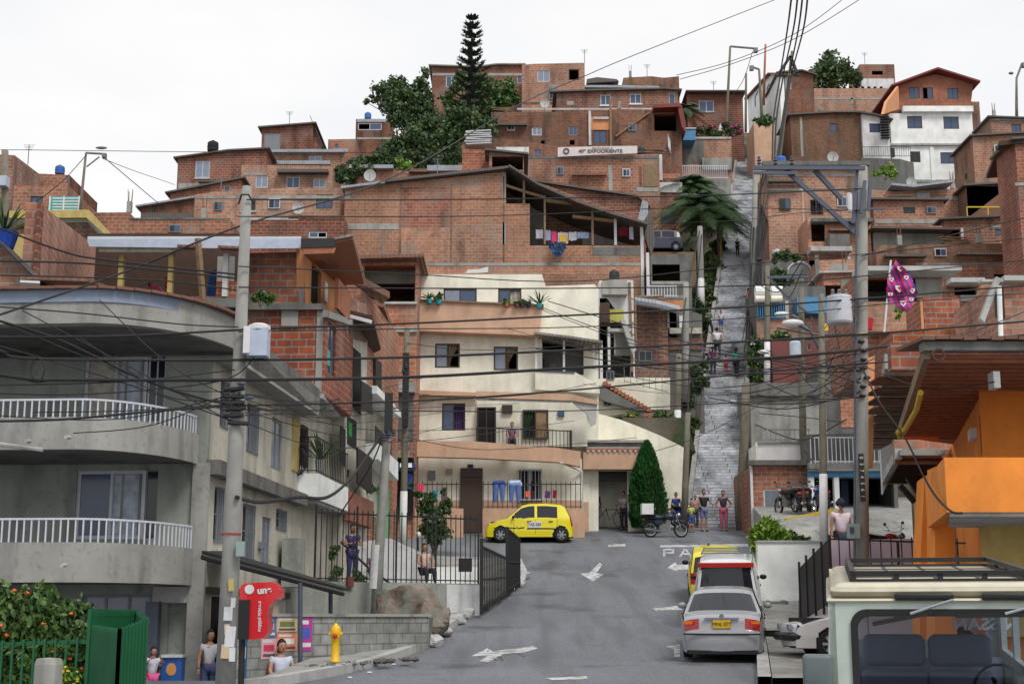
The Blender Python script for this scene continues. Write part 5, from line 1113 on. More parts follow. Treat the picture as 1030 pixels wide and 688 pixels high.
lt = MB(); slab(lt, [(LA.x,LA.y+.27),(LB.x,LB.y+.27),(LB.x+.2,38.2),(-6.5,38.2),(-6.0,30)], .3, 1.585); struct('lower_terrace', lt, M['conc_dark'])
PC = {'poster_blue': (70,110,170), 'poster_cream': (200,180,150), 'poster_magenta': (180,60,150), 'poster_pink': (220,170,180), 'poster_orange': (225,140,110)}
posters = [((265,621,277,641),'poster_blue','blue poster at the upper left of the poster group',(200,160,190),'JUEVES'),((278,620.5,298.5,635.5),'poster_cream','cream poster with a round green mark in the poster group',(110,120,60),'FIESTA'),((299.5,621,313.5,654.5),'poster_magenta','tall magenta and blue poster at the right of the poster group',(70,90,180),'BAILE'),((262.5,642,277.5,662.5),'poster_pink','pale pink poster at the lower left of the poster group',(200,60,90),''),((278,636.5,298.5,654.5),'poster_orange','orange and white poster below the cream one',(240,230,220),'GRAN')]
for r_, mt, lab, c2, tx in posters:
 g = thing('poster', lab, 'poster', lw.wp((r_[0]+r_[2])/2, r_[3]), 'posters on the block wall'); panel(g, 'sheet', lw, *r_, flat(mt, PC[mt], .7, 1.2), .012, -.003)
 x0, y0, x1, y1 = r_; w_ = x1-x0; h_ = y1-y0
 panel(g, 'printed_block', lw, x0+w_*.15, y0+h_*.3, x0+w_*.85, y0+h_*.62, flat('pp_%d%d%d'%c2, c2), .016, -.013); panel(g, 'printed_band', lw, x0+w_*.1, y0+h_*.75, x0+w_*.9, y0+h_*.88, 'banner_ink' if w_ > 14 else 'white_paint', .016, -.013)
 panel(g, 'printed_band', lw, x0+w_*.1, y0+h_*.08, x0+w_*.75, y0+h_*.2, 'white_paint', .016, -.013)
UA = P(232,590,34.5); UB = P(483,590,38.5); uw = Pl((UA.x,UA.y), (UB.x,UB.y)); zU = ZP(587,38.5)
root = thing('retaining_wall', 'upper grey retaining wall under the black barred fence', 'wall', (UA+UB)/2)
mb = MB(); prism(mb, uw, [(0,1.0),(0,zU),(uw.len,zU),(uw.len,1.0)], 0, .3); mb.build('wall', M['render_grey'], root)
mb = MB(); prism(mb, uw, rr(uw, 449,588,483,621), -.02, 0); mb.build('mossy_pier', M['white_dirty'], root); mb = MB(); prism(mb, uw, rr(uw, 348,580,354,590), -.1, .0); mb.build('red_post', M['red_wall'], root)
up = MB(); slab(up, [(UA.x,UA.y+.3),(UB.x,UB.y+.3),(UB.x+.1,44.5),(-8,44.5)], .8, zU-.02); struct('upper_terrace', up, M['conc'])
fr_ = thing('black_fence', 'long black barred fence on the upper retaining wall', 'fence', (UA+UB)/2)
hF = ZP(521,38)-zU
pa = [uw.wp(a, 587, .1) for a in (318,360,400,440,483)]; pa = [Vector((p.x,p.y,zU)) for p in pa]
for a, b in zip(pa, pa[1:]): rail(fr_, [a, b], hF, 'iron', .155, .013, 'fence_panel', .02, spike=.1)
for p in pa: mb = MB(); mb.bar(p, p+Vector((0,0,hF+.2)), .05); mb.build('fence_post', M['iron'], fr_)
mb = MB(); v = uw.wp(469,568,.05); mb.cbox((v.x,v.y,v.z), (.36,.03,.36)); mb.build('black_plate', M['iron'], fr_)
gt = thing('black_gate', 'tall black gate panels closing the terrace beside the road', 'gate', G(497,612))
g1 = [G(484,618,.1), G(509,601,.1), G(510,600,.1), G(523,590,.1)]
for (a, b, y1_, y2_) in ((g1[0], g1[1], 548, 560), (g1[2], g1[3], 530, 541)):
 mb = MB(); n_ = 16
 for i in range(n_+1):
  p = a.lerp(b, i/n_); zt_ = ZP(y1_+(y2_-y1_)*i/n_, p.y); mb.bar(p, (p.x,p.y,zt_), .035)
 for f_ in (.1,.5,.97):
  za = a.z+(ZP(y1_, a.y)-a.z)*f_; zb_ = b.z+(ZP(y2_, b.y)-b.z)*f_; mb.bar((a.x,a.y,za), (b.x,b.y,zb_), .05)
 mb.build('gate_leaf', M['iron'], gt)
mb = MB(); 
for a in (g1[0], g1[2]): mb = MB(); mb.bar(a, a+Vector((0,0,2.0)), .09); mb.build('gate_post', M['iron'], gt)
root, pl = house('low_wall', 'small pale concrete pier between the black gate leaves and the road kerb', 44, [(500,572),(511,572)], 605, 'conc_light', [], depth=.3, ground=False, cat='wall')
root, pl = house('white_low_wall', 'low white painted wall behind the black fence', 42.5, [(428,570),(481,570)], 600, 'white_wall', [], depth=.25, ground=False, cat='wall')
root, pl = house('white_stair_wall', 'white wall sloping down behind the black fence and grey pole', 42, [(360,545),(392,541),(425,556),(429,570)], 600, 'white_dirty', [], depth=.25, ground=False, cat='wall')
root, pl = house('terrace_house_wall', 'dark entrance wall with stair under the peach balcony', 43, [(300,520),(362,528)], 600, 'render_cream', [(318,535,338,590,'v')], depth=2, ground=False, cat='wall')
mb = MB(); mb.tube([P(343,545,40), P(372,572,39.5), P(400,592,39)], .04, 6); tag(mb.build('stair_handrail', M['iron'], top=True), 'black sloping handrail of the terrace stairs', 'handrail')
root, pl = house('grey_pier', 'grey square pier between the corner building and the terrace wall', 34.2, [(284,541),(303,541)], 590, 'render_grey', [], depth=.8, ground=False, cat='wall')
gl = thing('globe_lamp', 'white globe lamp on a short post behind the black fence', 'lamp', P(420,560,43)); mb = MB(); mb.ball(P(420.5,537.5,43), .09, 12); mb.build('globe', M['white_paint'], gl); mb = MB(); mb.tube([P(420.5,575,43), P(420.5,540,43)], .025, 6); mb.build('post', M['iron'], gl)
cn = thing('canopy', 'thin black pavement canopy on steel posts in front of the corner building', 'canopy', G(302,676))
mb = MB(); q4(mb, P(203,557,26.2), P(345,594,29.5), P(352,594,30.6), P(225,557,28), th=.06); mb.build('roof_sheet', M['iron'], cn)
mb = MB(); mb.tube([P(203,560,26.2), P(260,574.5,27), P(345,597,29.5)], .05, 6); mb.build('front_beam', M['iron'], cn)
for a, b_, c, Yy in ((302,586,677,27.6),(332.5,592,622,30.3)):
 mb = MB(); mb.tube([P(a,c,Yy), P(a,b_,Yy)], .045, 8); mb.build('post', M['galv'], cn)
h0 = G(337,666,.14); hy = thing('fire_hydrant', 'yellow fire hydrant with a red cap on the left pavement', 'hydrant', h0)
mb = MB(); mb.lathe([(0,0),(.12,0),(.12,.04),(.09,.06),(.09,.5),(.11,.52),(.11,.56),(.12,.6),(.12,.66),(.1,.74),(.05,.79),(.02,.83),(0,.83)], h0, 14); mb.build('barrel', flat('hydrant_yellow', (225,180,20), .45), hy, smooth=True)
mb = MB(); mb.lathe([(0,-.16),(.055,-.16),(.055,-.08),(.04,-.05)], h0+Vector((0,0,.56)), 10, 'Y'); mb.build('outlet_cap', flat('hydrant_red', (180,50,40), .5), hy, smooth=True)
mb = MB(); mb.lathe([(0,-.15),(.04,-.15),(.04,.15),(0,.15)], h0+Vector((0,0,.6)), 10, 'X'); mb.build('side_outlet', M['hydrant_yellow'], hy)
hy.scale = (.85, .85, .88)
def rock(name, c, r, sq, lab, mat, seed=1, cat='rock'):
 rn = random.Random(seed); mb = MB(); n_ = 22; m_ = 16
 dirs = [(Vector((rn.gauss(0,1),rn.gauss(0,1),rn.gauss(0,1))).normalized(), rn.uniform(.6,.95)) for _ in range(26)]
 for i in range(m_+1):
  ph = math.pi*i/m_
  for k in range(n_):
   t = 2*math.pi*k/n_; d = Vector((math.sin(ph)*math.cos(t), math.sin(ph)*math.sin(t), math.cos(ph))); s_ = 1.
   for e, cut in dirs:
    dd = d.dot(e)
    if dd*s_ > cut: s_ = cut/dd
   s_ *= rn.uniform(.97,1.02); mb.v.append(Vector(c)+Vector((d.x*sq[0], d.y*sq[1], d.z*sq[2]))*r*s_)
 mb.f = [(i*n_+k, i*n_+(k+1)%n_, (i+1)*n_+(k+1)%n_, (i+1)*n_+k) for i in range(m_) for k in range(n_)]
 return tag(mb.build(name, mat, top=True), lab, cat)
mk = NT('painted_rock'); c_ = mk.mix(mk.ramp(mk.noise(2.5, detail=6), .4, .65), S((122,114,104),1.4), S((74,68,62),1.3)); c_ = mk.mix(mk.ramp(mk.noise(2, detail=4, off=6), .58, .66, 0, .45), c_, S((120,84,78),1.2)); c_ = mk.mix(mk.ramp(mk.noise(2.2, detail=4, off=16), .58, .64, 0, .6), c_, S((116,124,116),1.2)); mk.l(c_, mk.b.inputs['Base Color']); mk.b.inputs['Roughness'].default_value = .9; mk.bump(mk.noise(6, detail=6), .8, .06)
rock('rock', P(411,616,33.6)+Vector((0,0,-.0)), 1.0, (.9,.9,.85), 'big brown boulder behind the block wall below the fence', mk.m, 3)
rock('rock', P(432,625,33.0), 1.0, (.62,.8,.62), 'boulder with faded red and turquoise paint beside the road', mk.m, 8)
for i, (a, b_) in enumerate(((458,628),(468,622),(481,614),(494,606),(508,598),(519,591),(527,582),(436,650),(446,640))):
 rock('kerb_stone', G(a,b_)+Vector((0,0,.12)), .32, (1,1,.6), 'rough grey stone, one of the row bordering the kerb below the gate', M['conc_light'], 20+i, 'stone')['group'] = 'rough stones along the kerb'
rb = MB()
for i in range(60):
 f_ = R.random(); v = G(300+110*f_, 672-9*f_, .15)+Vector((R.uniform(-.2,.2), R.uniform(0,.9), 0)); rb.ball(v, R.uniform(.03,.1), 6, (1,1,.5), .25)
struct('rubble', rb, M['conc_dark'], 'stuff')
# ---------- right terrace ----------
def zt_(y): return interp(y, [(30,ZP(585,30)),(33,ZP(581,33)),(40,ZP(568,40)),(50,ZP(545,50)),(53,ZP(519,53)),(58,ZP(509,58)),(66,ZP(500,66))])
TX0 = P(762,560,40.3).x
def tleft(y): return interp(y, [(30.9,P(834,560,31).x+.15),(40,P(834,560,40).x+.1),(40.31,TX0),(52,P(768,530,52).x),(58,P(759,530,57.6).x),(62,P(760,530,62).x)])
mb = MB(); ys_ = [31.2,33,36,40,40.3,44,48,50,51.5,53,55,58,66]
for y in ys_:
 x0 = tleft(y)
 for x in (x0, x0, x0+1.5, x0+4, 12.8 if y < 44 else 20, 30): mb.v.append(Vector((x, y, zt_(y))))
 mb.v[-6].z = zr(min(y,63))-.4
n = 6; mb.f = [(j*n+i, j*n+i+1, (j+1)*n+i+1, (j+1)*n+i) for j in range(len(ys_)-1) for i in range(n-1)]
struct('upper_yard', mb, M['conc'])
g = thing('white_yard_wall', 'long white rendered wall right of the parked cars', 'wall', P(790,612,40))
mb = MB(); prism(mb, YP(40), [YP(40).hit(a,b) for a,b in [(762,620),(762,545),(836,543),(836,620)]], 0, .3); mb.build('wall', M['white_wall'], g)
panel(g, 'coping', YP(40), 761, 543.5, 836, 545.2, 'conc_light', .05, .35)
for i, a in enumerate((770,779,786)): rock('stone', G(a,611.5)+Vector((0,-.3,.08)), .2, (1,.8,.7), 'dark stone lying at the foot of the white wall', M['conc_dark'], 50+i, 'stone')['group'] = 'stones at the foot of the white wall'
g = thing('lavender_wall', 'low lavender wall behind the black fence at the right', 'wall', P(900,590,31))
mb = MB(); prism(mb, YP(31), [YP(31).hit(a,b) for a,b in [(834,610),(834,543),(952,541),(952,640)]], 0, .25); mb.build('wall', M['lavender'], g)
g = thing('black_fence', 'black barred fence in front of the lavender wall', 'fence', P(900,590,30))
a, b, c = P(835,584,30), P(955,588,30), P(1040,590,29)
for p_, q_ in ((a,b),(b,c)): rail(g, [p_, q_], ZP(542,30)-ZP(584,30), 'iron', .22, .011, 'fence_panel', .018, spike=.1)
mb = MB(); mb.bar(P(905,588,29.9), P(903,545,29.9), .05); mb.bar(P(988,588,29.9), P(990,540,29.9), .06); mb.bar(P(976,588,29.9), P(983,540,29.9), .06); mb.build('fence_post', M['iron'], g)
g = thing('black_fence', 'solid black sheet fence running back from the road beside the white wall', 'fence', G(803,620)); pa, pb_ = G(804,624), P(834,597,30.2)
pa = Vector((P(803,560,33.5).x, 33.5, zr(33.5))); pb_ = Vector((P(834,545,30.1).x, 30.1, zr(30)))
mb = MB(); pl = Pl((pa.x,pa.y), (pb_.x,pb_.y)); prism(mb, pl, [pl.hit(a_,b_) for a_,b_ in [(803,626),(804,571),(834,541),(834,606)]], 0, .03); mb.build('sheet', M['iron'], g)
for f_ in (0,.25,.5,.75,1): 
 mb = MB(); p = pa.lerp(pb_, f_); zz = ZP(565-27*f_, p.y); mb.bar((p.x,p.y-.05,p.z-.2), (p.x,p.y-.05,zz), .05); mb.build('fence_post', M['iron'], g)
g = thing('kerb_wall', 'low mossy concrete base under the black sheet fence', 'wall', pb_); mb = MB(); mb.bar((pa.x+.1,pa.y+.3,zr(33)+.1), (pb_.x+.3,pb_.y,zr(30)+.1), .3, .35); mb.build('base', M['conc_dark'], g)
kr = [G(a,b) for a,b in [(748,586),(757,604),(766,628),(772,660),(776,690)]]
mb = MB(); kerb(mb, list(reversed(kr))); struct('kerb', mb, M['conc_light'])
pave('pavement', [k+Vector((.02,0,0)) for k in kr], [Vector((k.x+6, k.y, 0)) for k in kr], M['conc'])
g = thing('drain_slot', 'dark drain slot in the right pavement beside the silver car', 'drain', G(790,636)); mb = MB(); v0, v1 = G(772,640,.15), G(808,631,.15); mb.box((v0.x,v0.y,v0.z), (v1.x,v0.y+.35,v0.z+.14)); mb.build('opening', M['void'], g); mb = MB(); mb.box((v0.x-.03,v0.y-.02,v0.z+.14), (v1.x+.03,v0.y+.5,v0.z+.2)); mb.build('cover', M['conc_light'], g)
# ---------- orange house ----------
A_ = Vector((8.12,24)); B_ = Vector((10.03,31.9)); orp = Pl(A_, B_); zso = 1.6+3.83
root = thing('orange_house', 'bright orange house with a wide reddish plank eave and an orange balcony at the right', 'house', (10,27,zr(27)))
mb = MB(); prism(mb, orp, [(0,0),(0,zso),(orp.len+.4,zso),(orp.len+.4,0)], 0, 5, [rr(orp, 985.5,414,990,458)], .2); mb.build('side_wall', M['orange_wall'], root)
of = YP(24); panel(root, 'front_wall', of, 991.7, 380, 1090, 640, 'orange_wall', .05, -.003); panel(root, 'dark_door', of, 1026, 402, 1034, 470, 'void', .07, -.052); panel(root, 'dark_window', orp, 985.5,414,990,458, 'void', -.1, .15)
panel(root, 'wall_lamp', orp, 980, 432, 983, 443, 'white_paint', .12, -.003)
panel(root, 'cream_lower_wall', YP(23.4), 996, 519, 1090, 640, flat('ochre_paint', (186,160,96), .8), .0, .4)
def wz(py, Y): return ZP(py, Y)
bz0, bz1 = wz(515,21.2), wz(460,21.2); bx0 = P(952,500,21.2).x
mb = MB(); slab(mb, [(bx0,21.2),(bx0+.02,21.2),(13,21.2),(13,21.35),(bx0+.15,21.35),(bx0+1.0,25),(bx0+.8,25)], bz0, bz1); mb.build('balcony_parapet', M['orange_wall'], root)
mb = MB(); slab(mb, [(bx0+.05,21.25),(13,21.25),(13,23.95),(bx0+.85,23.95)], bz0-.06, bz0+.1); mb.build('balcony_slab', M['conc_light'], root)
for k_, pg in enumerate(([(930,482),(938,476),(949,478),(955,680),(925,680),(926,560)], [(941,470),(950,466),(960,520),(964,690),(940,690)])):
 mb = MB(); yp_ = YP(26+k_*-1.2); prism(mb, yp_, [yp_.hit(a,b) for a,b in pg], 0, .5); mb.build('orange_pier', M['orange_wall'], root)
SO = [(6.27,20.9),(8.49,30.5),(10.03,31.9),(8.12,24.0),(8.3,23.9),(14,23.9),(14,20.9)]
mb = MB(); slab(mb, [(6.27,20.9),(8.49,30.5),(10.2,31.9),(14,31.9),(14,20.9)], zso+.0, zso+.06); mb.build('plank_eave', M['wood_red'], root)
n_ = 26
for i in range(n_):
 f_ = i/(n_-1); y = 21.0+9.4*f_; x = 6.3+2.2*f_; mb = MB(); mb.box((x,y,zso-.05),(x+3.6-1.2*f_ if y > 24 else 13,y+.07,zso-.002)); mb.build('rafter', M['wood_red'], root)
mb = MB(); slab(mb, [(6.17,20.75),(6.27,20.75),(8.55,30.5),(8.4,30.5)], zso-.04, zso+.16); mb.build('eave_board', M['wood'], root)
mb = MB(); slab(mb, [(6.15,20.6),(14,20.6),(14,20.88),(6.15,20.88)], zso+.065, zso+.2); mb.build('tile_edge', M['conc_dark'], root)
mb = MB()
for i in range(38): mb.bar((6.2+i*.205,20.52,zso+.24+R.uniform(-.01,.01)),(6.2+i*.205,22,zso+.33), .19, .05)
mb.build('roof_tiles', M['clay_tiles'], root)
mb = MB(); mb.tube([P(926,395,22.3), P(922,412,24), P(913,428,26), P(908,436,27.5), P(905,440,27.5), P(903,435,27.4), P(907,431,27.3)], .05, 8); mb.build('yellow_pipe', M['yellow_iron'], root)
mb = MB(); mb.tube([P(908,440.5,27), P(944,440.5,27)], .035, 6); mb.build('orange_pipe', flat('orange_pipe', (210,90,40)), root)
mb = MB(); v = P(1000,383,20.9); mb.cbox(v, (.1,.25,.25)); mb.build('bracket', M['conc_light'], root)
root, pl = house('brick_parapet', 'low brick parapet above the tiled eave of the orange house', 25, [(896,347),(1060,341)], 372, 'b7', [], depth=.25, ground=False, cat='wall')
mb = MB(); mb.lathe([(.1,-.02),(.1,.02),(.07,.02),(.07,-.02),(.1,-.02)], P(944,357,20.4), 14, 'Y'); tag(mb.build('clay_pipe_end', M['wood_dark'], top=True), 'round dark clay pipe end on the tiled eave of the orange house', 'pipe')
root = thing('brick_house', 'brick house with a lower plank eave behind the orange house', 'house', (11,35,zr(35)), 'houses along the right side')
z2 = 1.6+3.55
mb = MB(); slab(mb, [(8.87,32),(10.2,38.5),(13,38.5),(11.2,32)], z2, z2+.1); mb.build('plank_eave', M['wood_red'], root)
for i in range(12):
 y = 32.1+i*.5; x = 8.9+i*.1; mb = MB(); mb.box((x,y,z2-.05),(x+1.9,y+.08,z2-.002)); mb.build('rafter', M['wood_dark'], root)
mb = MB(); slab(mb, [(8.72,31.9),(8.87,31.9),(10.25,38.5),(10.1,38.5)], z2-.03, z2+.2); mb.build('eave_board', M['conc_light'], root)
panel(root, 'concrete_beam', YP(31.8), 905, 452.5, 950, 458, 'conc', .05, .2); panel(root, 'brick_wall_top', YP(32.3), 900, 442, 960, 466, 'b7', 0, .2)
n2 = Pl((10.1,32),(11.5,40)); mb = MB(); prism(mb, n2, [(0,1),(0,z2),(8,z2),(8,1)], 0, 4, [], .2); mb.build('wall', M['b5'], root)
panel(root, 'dark_gate', n2, 928, 482, 940, 560, 'void', .02, 0); panel(root, 'yellow_door', n2, 921, 500, 927, 548, flat('ochre_paint', (186,160,96)), .03, 0)
for a_, b_, y_ in (((905,488),(920,505),33),((913,480),(925,498),34)): mb = MB(); mb.bar(P(*a_,y_), P(*b_,y_), .12); mb.build('strut', M['iron'], root)
root = thing('concrete_house', 'unfinished house with a big dark concrete cantilever behind the grey pole', 'house', (12,40,zr(40)), 'houses along the right side')
z3 = 1.6+5.7
mb = MB(); slab(mb, [(8.75,32.5),(12.5,48.9),(15,48.9),(14,32.5)], z3, z3+.35); mb.build('cantilever_slab', M['conc'], root)
for i in range(9):
 y = 33.5+i*1.7; x = 8.85+i*.39; mb = MB(); mb.box((x,y,z3-.03),(x+3,y+1.3,z3-.003)); mb.build('clay_infill', M['b4'], root)
n3 = Pl((10.4,33.5),(13.2,48)); mb = MB(); prism(mb, n3, [(0,1),(0,z3),(14,z3),(14,1)], .3, 3); mb.build('wall', M['b4'], root)
mb = MB(); yq = YP(38); prism(mb, yq, [yq.hit(a,b) for a,b in [(886,452),(897,446),(899,470),(888,497)]], 0, .15); mb.build('grey_side_panel', M['white_dirty'], root)
mb = MB(); yq = YP(40); prism(mb, yq, [yq.hit(a,b) for a,b in [(872,360),(880,358),(878,470),(872,470)]], 0, .3); mb.build('cream_edge', M['orange_soft'], root)
root, pl = house('brick_house', 'brick house behind the football flag with a recessed grey room and thin concrete roof', 54, [(860,276),(947,276.5)], 380, 'b1', [(866,281,922,306,'v')], depth=5, ground=False, bands=[(857,275,958,279.5,'conc_light','roof_slab',1.2),(866,306,930,336,'b6','parapet',.5),(921,281,947,300,'render_grey','grey_pier',.05)])
panel(root, 'grey_back_wall', YP(57), 860, 276, 925, 310, 'render_grey', 0, .1)
house('brick_house', 'brick house with thin blue-grey roof slab left of the square brick chimney block', 60, [(940,284),(1034,281)], 380, 'b1', [(960,289,982,297,'v')], depth=3, ground=False, bands=[(951,283.5,985,288,'conc_light','roof_slab',.8),(966,297,984,303,'conc')])
root, pl = house('brick_chimney_block', 'square brick block standing alone above the orange house eave', 48, [(928.5,299),(965,299)], 380, 'b7', [], depth=2.2, ground=False, cat='wall', bands=[(926.5,302,929,352,'orange_soft','plastered_edge',.05),(965.5,319,986,324.5,'conc_light','loose_slab',.3)])
root, pl = house('brick_house', 'brick house with a pale roof edge and a white drain pipe at the right edge', 38, [(1004,283),(1050,282)], 380, 'b7', [], depth=4, ground=False, bands=[(984,283.5,1006,286,'conc_light','thin_beam',.3),(1006,280,1050,285,'conc_light','roof_edge',.35),(1000,288,1010,320,'iron','dark_recess',.02)])
panel(root, 'diagonal_board', YP(37.5), 0,0,0,0, 'conc_light', .1, .1, poly=[(1001,279),(1006,281),(989,325),(985,321)])
mb = MB(); mb.tube([P(1005,288,37.3), P(1007,347,37.3)], .07, 8); mb.build('drain_pipe', M['white_wall'], root)
house('brick_house', 'lower brick infill wall behind the tiled eave and the flag pole', 42, [(898,334),(1060,326)], 400, 'b6', [(925,320,925.3,320.3,'x')], depth=3, ground=False)
fg = thing('flag', 'red and blue striped football flag with white shields on a thin white pole', 'flag', P(889,332,40))
mb = MB(); mb.tube([P(889.5,334,40), P(896,262,40)], .03, 6); mb.build('pole', M['white_paint'], fg)
pg = [(901,262),(914,274),(923.5,294),(915,312),(911,314),(902,309),(891,299),(893,280)]
def inside(x, y, pg):
 c = False
 for (a,b),(d,e) in zip(pg, pg[1:]+pg[:1]):
  if (b > y) != (e > y) and x < (d-a)*(y-b)/(e-b)+a: c = not c
 return c
red, blu = MB(), MB(); s_ = 1.0
def fp(x, y): return P(x, y, 40+.12*math.sin(x*.35)+.08*math.sin(y*.3))
for i in range(34):
 for j in range(54):
  x, y = 890.5+i, 261+j
  if inside(x+.5, y+.5, pg):
   m_ = red if ((x-y*.45)//2.6) % 2 == 0 else blu
   m_.add([fp(x,y), fp(x+1,y), fp(x+1,y+1), fp(x,y+1)], [(0,1,2,3)])
red.build('cloth', flat('flag_red', (205,40,90)), fg, merge=True); blu.build('cloth_stripes', flat('flag_blue', (80,60,150)), fg, merge=True)
for k, (x, y, s_) in enumerate(((905,271,3.2),(911,280,2.6),(904,291,4.2),(896,282,2.6),(917,293,3.),(908,306,3.4),(895,297,2.6),(916,302,2.4))):
 mb = MB(); v = fp(x,y)+Vector((0,-.07,0)); k_ = s_*40/1415; mb.add([v+Vector((-k_,0,k_*.8)), v+Vector((k_,0,k_*.8)), v+Vector((k_*.9,0,-.1*k_)), v+Vector((0,0,-k_)), v+Vector((-k_*.9,0,-.1*k_))], [(0,1,2,3,4)]); mb.build('shield', M['white_paint'], fg)
 mb = MB(); k_ *= .45; v = v+Vector((0,-.01,.0)); mb.add([v+Vector((-k_,0,k_)), v+Vector((k_,0,k_)), v+Vector((0,0,-k_))], [(0,1,2)]); mb.build('shield_mark', M['flag_red'], fg)
tag(thing('red_bucket','small red bucket on the parapet beside the flag pole','bucket',P(872,331,50)),'small red bucket on the parapet beside the flag pole','bucket')
mb = MB(); c_ = P(873,332,50); mb.lathe([(0,0),(.16,0),(.22,.42),(.2,.42),(.15,.03)], c_, 12); mb.build('body', flat('red_plastic', (190,30,40), .5), [o for o in COL.objects if o.name=='red_bucket'][0])
# ---------- vegetation ----------
def tree(name, lab, base, top_, blobs, n, size, mat, tr=.16, group=None, limbs=True):
 root = thing(name, lab, 'tree', base, group); mb = MB(); base = Vector(base); tp = Vector(top_)
 mid = base.lerp(tp, .5)+Vector((.2,0,0)); mb.tube([base-Vector((0,0,.5)), mid, tp], tr, 8, tr*.55)
 for b in blobs:
  c = Vector(b[0]); st_ = base.lerp(tp, R.uniform(.5,1)); mb.tube([st_, (st_+c)/2+Vector((R.uniform(-.2,.2),0,.1)), c], tr*.4, 6, tr*.12)
 mb.build('trunk', M['bark'], root); mb = MB(); foliage(mb, blobs, n, size); mb.build('crown', M[mat], root); return root
def pb(lst, Y, k=1):  # blobs from pixel circles
 return [(P(a, b, Y+(dy[0] if dy else 0)), r*Y/1415*k, (1,.8,1)) for a, b, r, *dy in lst]
tree('broadleaf_tree', 'airy broadleaf tree at the left of the hill trees, against the sky', P(408,160,100), P(408,120,100), pb([(384,92,10),(400,84,9),(396,100,12),(412,98,12),(424,86,9),(425,100,11),(410,114,12),(428,112,10),(376,100,5),(427,74,6),(370,104,4,0),(391,110,9),(404,92,8),(418,108,11),(400,120,10),(432,120,12),(416,124,12)],100), 10500, .14, 'leaf')
tree('broadleaf_tree', 'low dense dark tree in front of the hill trees behind the tin roofs', P(425,182,97), P(425,160,97), pb([(400,150,14),(420,140,16),(445,140,14),(435,158,14),(410,163,13),(455,155,12),(462,135,10),(393,163,9),(450,168,8),(470,120,14),(488,128,12),(455,122,13),(438,126,13),(478,140,10),(424,172,9)],97), 12000, .17, 'leaf')
tree('broadleaf_tree', 'olive leafed tree right of the pine tree on the hill', P(490,140,106), P(490,110,106), pb([(480,82,13),(495,92,13),(510,88,9),(518,98,7),(508,102,9),(476,100,11),(492,112,10),(462,82,10),(484,102,12),(500,104,11),(470,108,12),(452,100,9),(512,94,8)],106), 7500, .16, 'leaf_mid')
tree('broadleaf_bush', 'round dark bush at the left foot of the hill trees', P(352,190,96), P(352,175,96), pb([(345,175,9),(360,168,11),(352,180,9),(372,166,10),(384,160,9)],96), 2600, .18, 'leaf')
tree('bright_bush', 'small bright green bush under the hill trees', P(404,168,94), P(404,165,94), pb([(402,165,5),(410,167,5)],94), 300, .15, 'leaf_light', .05)
tree('round_tree', 'round dark tree on the skyline beside the brick block with an even parapet', P(838,95,138), P(838,75,138), pb([(838,66,14),(824,76,12),(852,74,12),(838,80,14),(816,84,8),(860,80,9),(834,56,6)],138), 3600, .24, 'leaf')
root = thing('pine_tree', 'tall pointed Norfolk pine standing above the hill trees', 'tree', P(472,140,100)); b0 = P(473,145,100); t0 = P(475,16,100)
mb = MB(); mb.tube([b0, b0.lerp(t0,.5), t0], .22, 8, .03); mb.build('trunk', M['bark'], root); lf = MB(); br_ = MB()
H = (t0-b0).length
for w_ in range(14):
 f_ = .06+.91*w_/13; c = b0.lerp(t0, f_); L = interp(f_, [(0,2.2),(.3,2.1),(.5,1.6),(.62,1.3),(.8,1.0),(.93,.6),(1,.25)])
 L *= R.uniform(.62,.95); nb = 7
 for k in range(nb):
  a = 2*math.pi*(k+R.random()*.5)/nb; d = Vector((math.cos(a), math.sin(a), 0)); pts = [c, c+d*L*.5+Vector((0,0,L*.06)), c+d*L+Vector((0,0,L*.30))]
  br_.tube(pts, .035, 4, .012)
  for q in range(22):
   g_ = .12+.88*q/21; p = pts[0].lerp(pts[1], g_*2) if g_ < .5 else pts[1].lerp(pts[2], g_*2-1)
   for sgn in (-1,1):
    sd2 = Vector((-d.y,d.x,0))*sgn*(.30*(1-g_*.5)) + d*.14; up_ = Vector((0,0,.05+R.uniform(-.04,.1))); ww = d*.05+Vector((0,0,.04))
    lf.add([p-ww, p+sd2*.6+up_-ww*.6, p+sd2+up_*1.5, p+sd2*.6+up_+ww, p+ww], [(0,1,2,3,4)])
br_.build('branches', M['bark'], root); lf.build('crown', M['leaf_pine'], root)
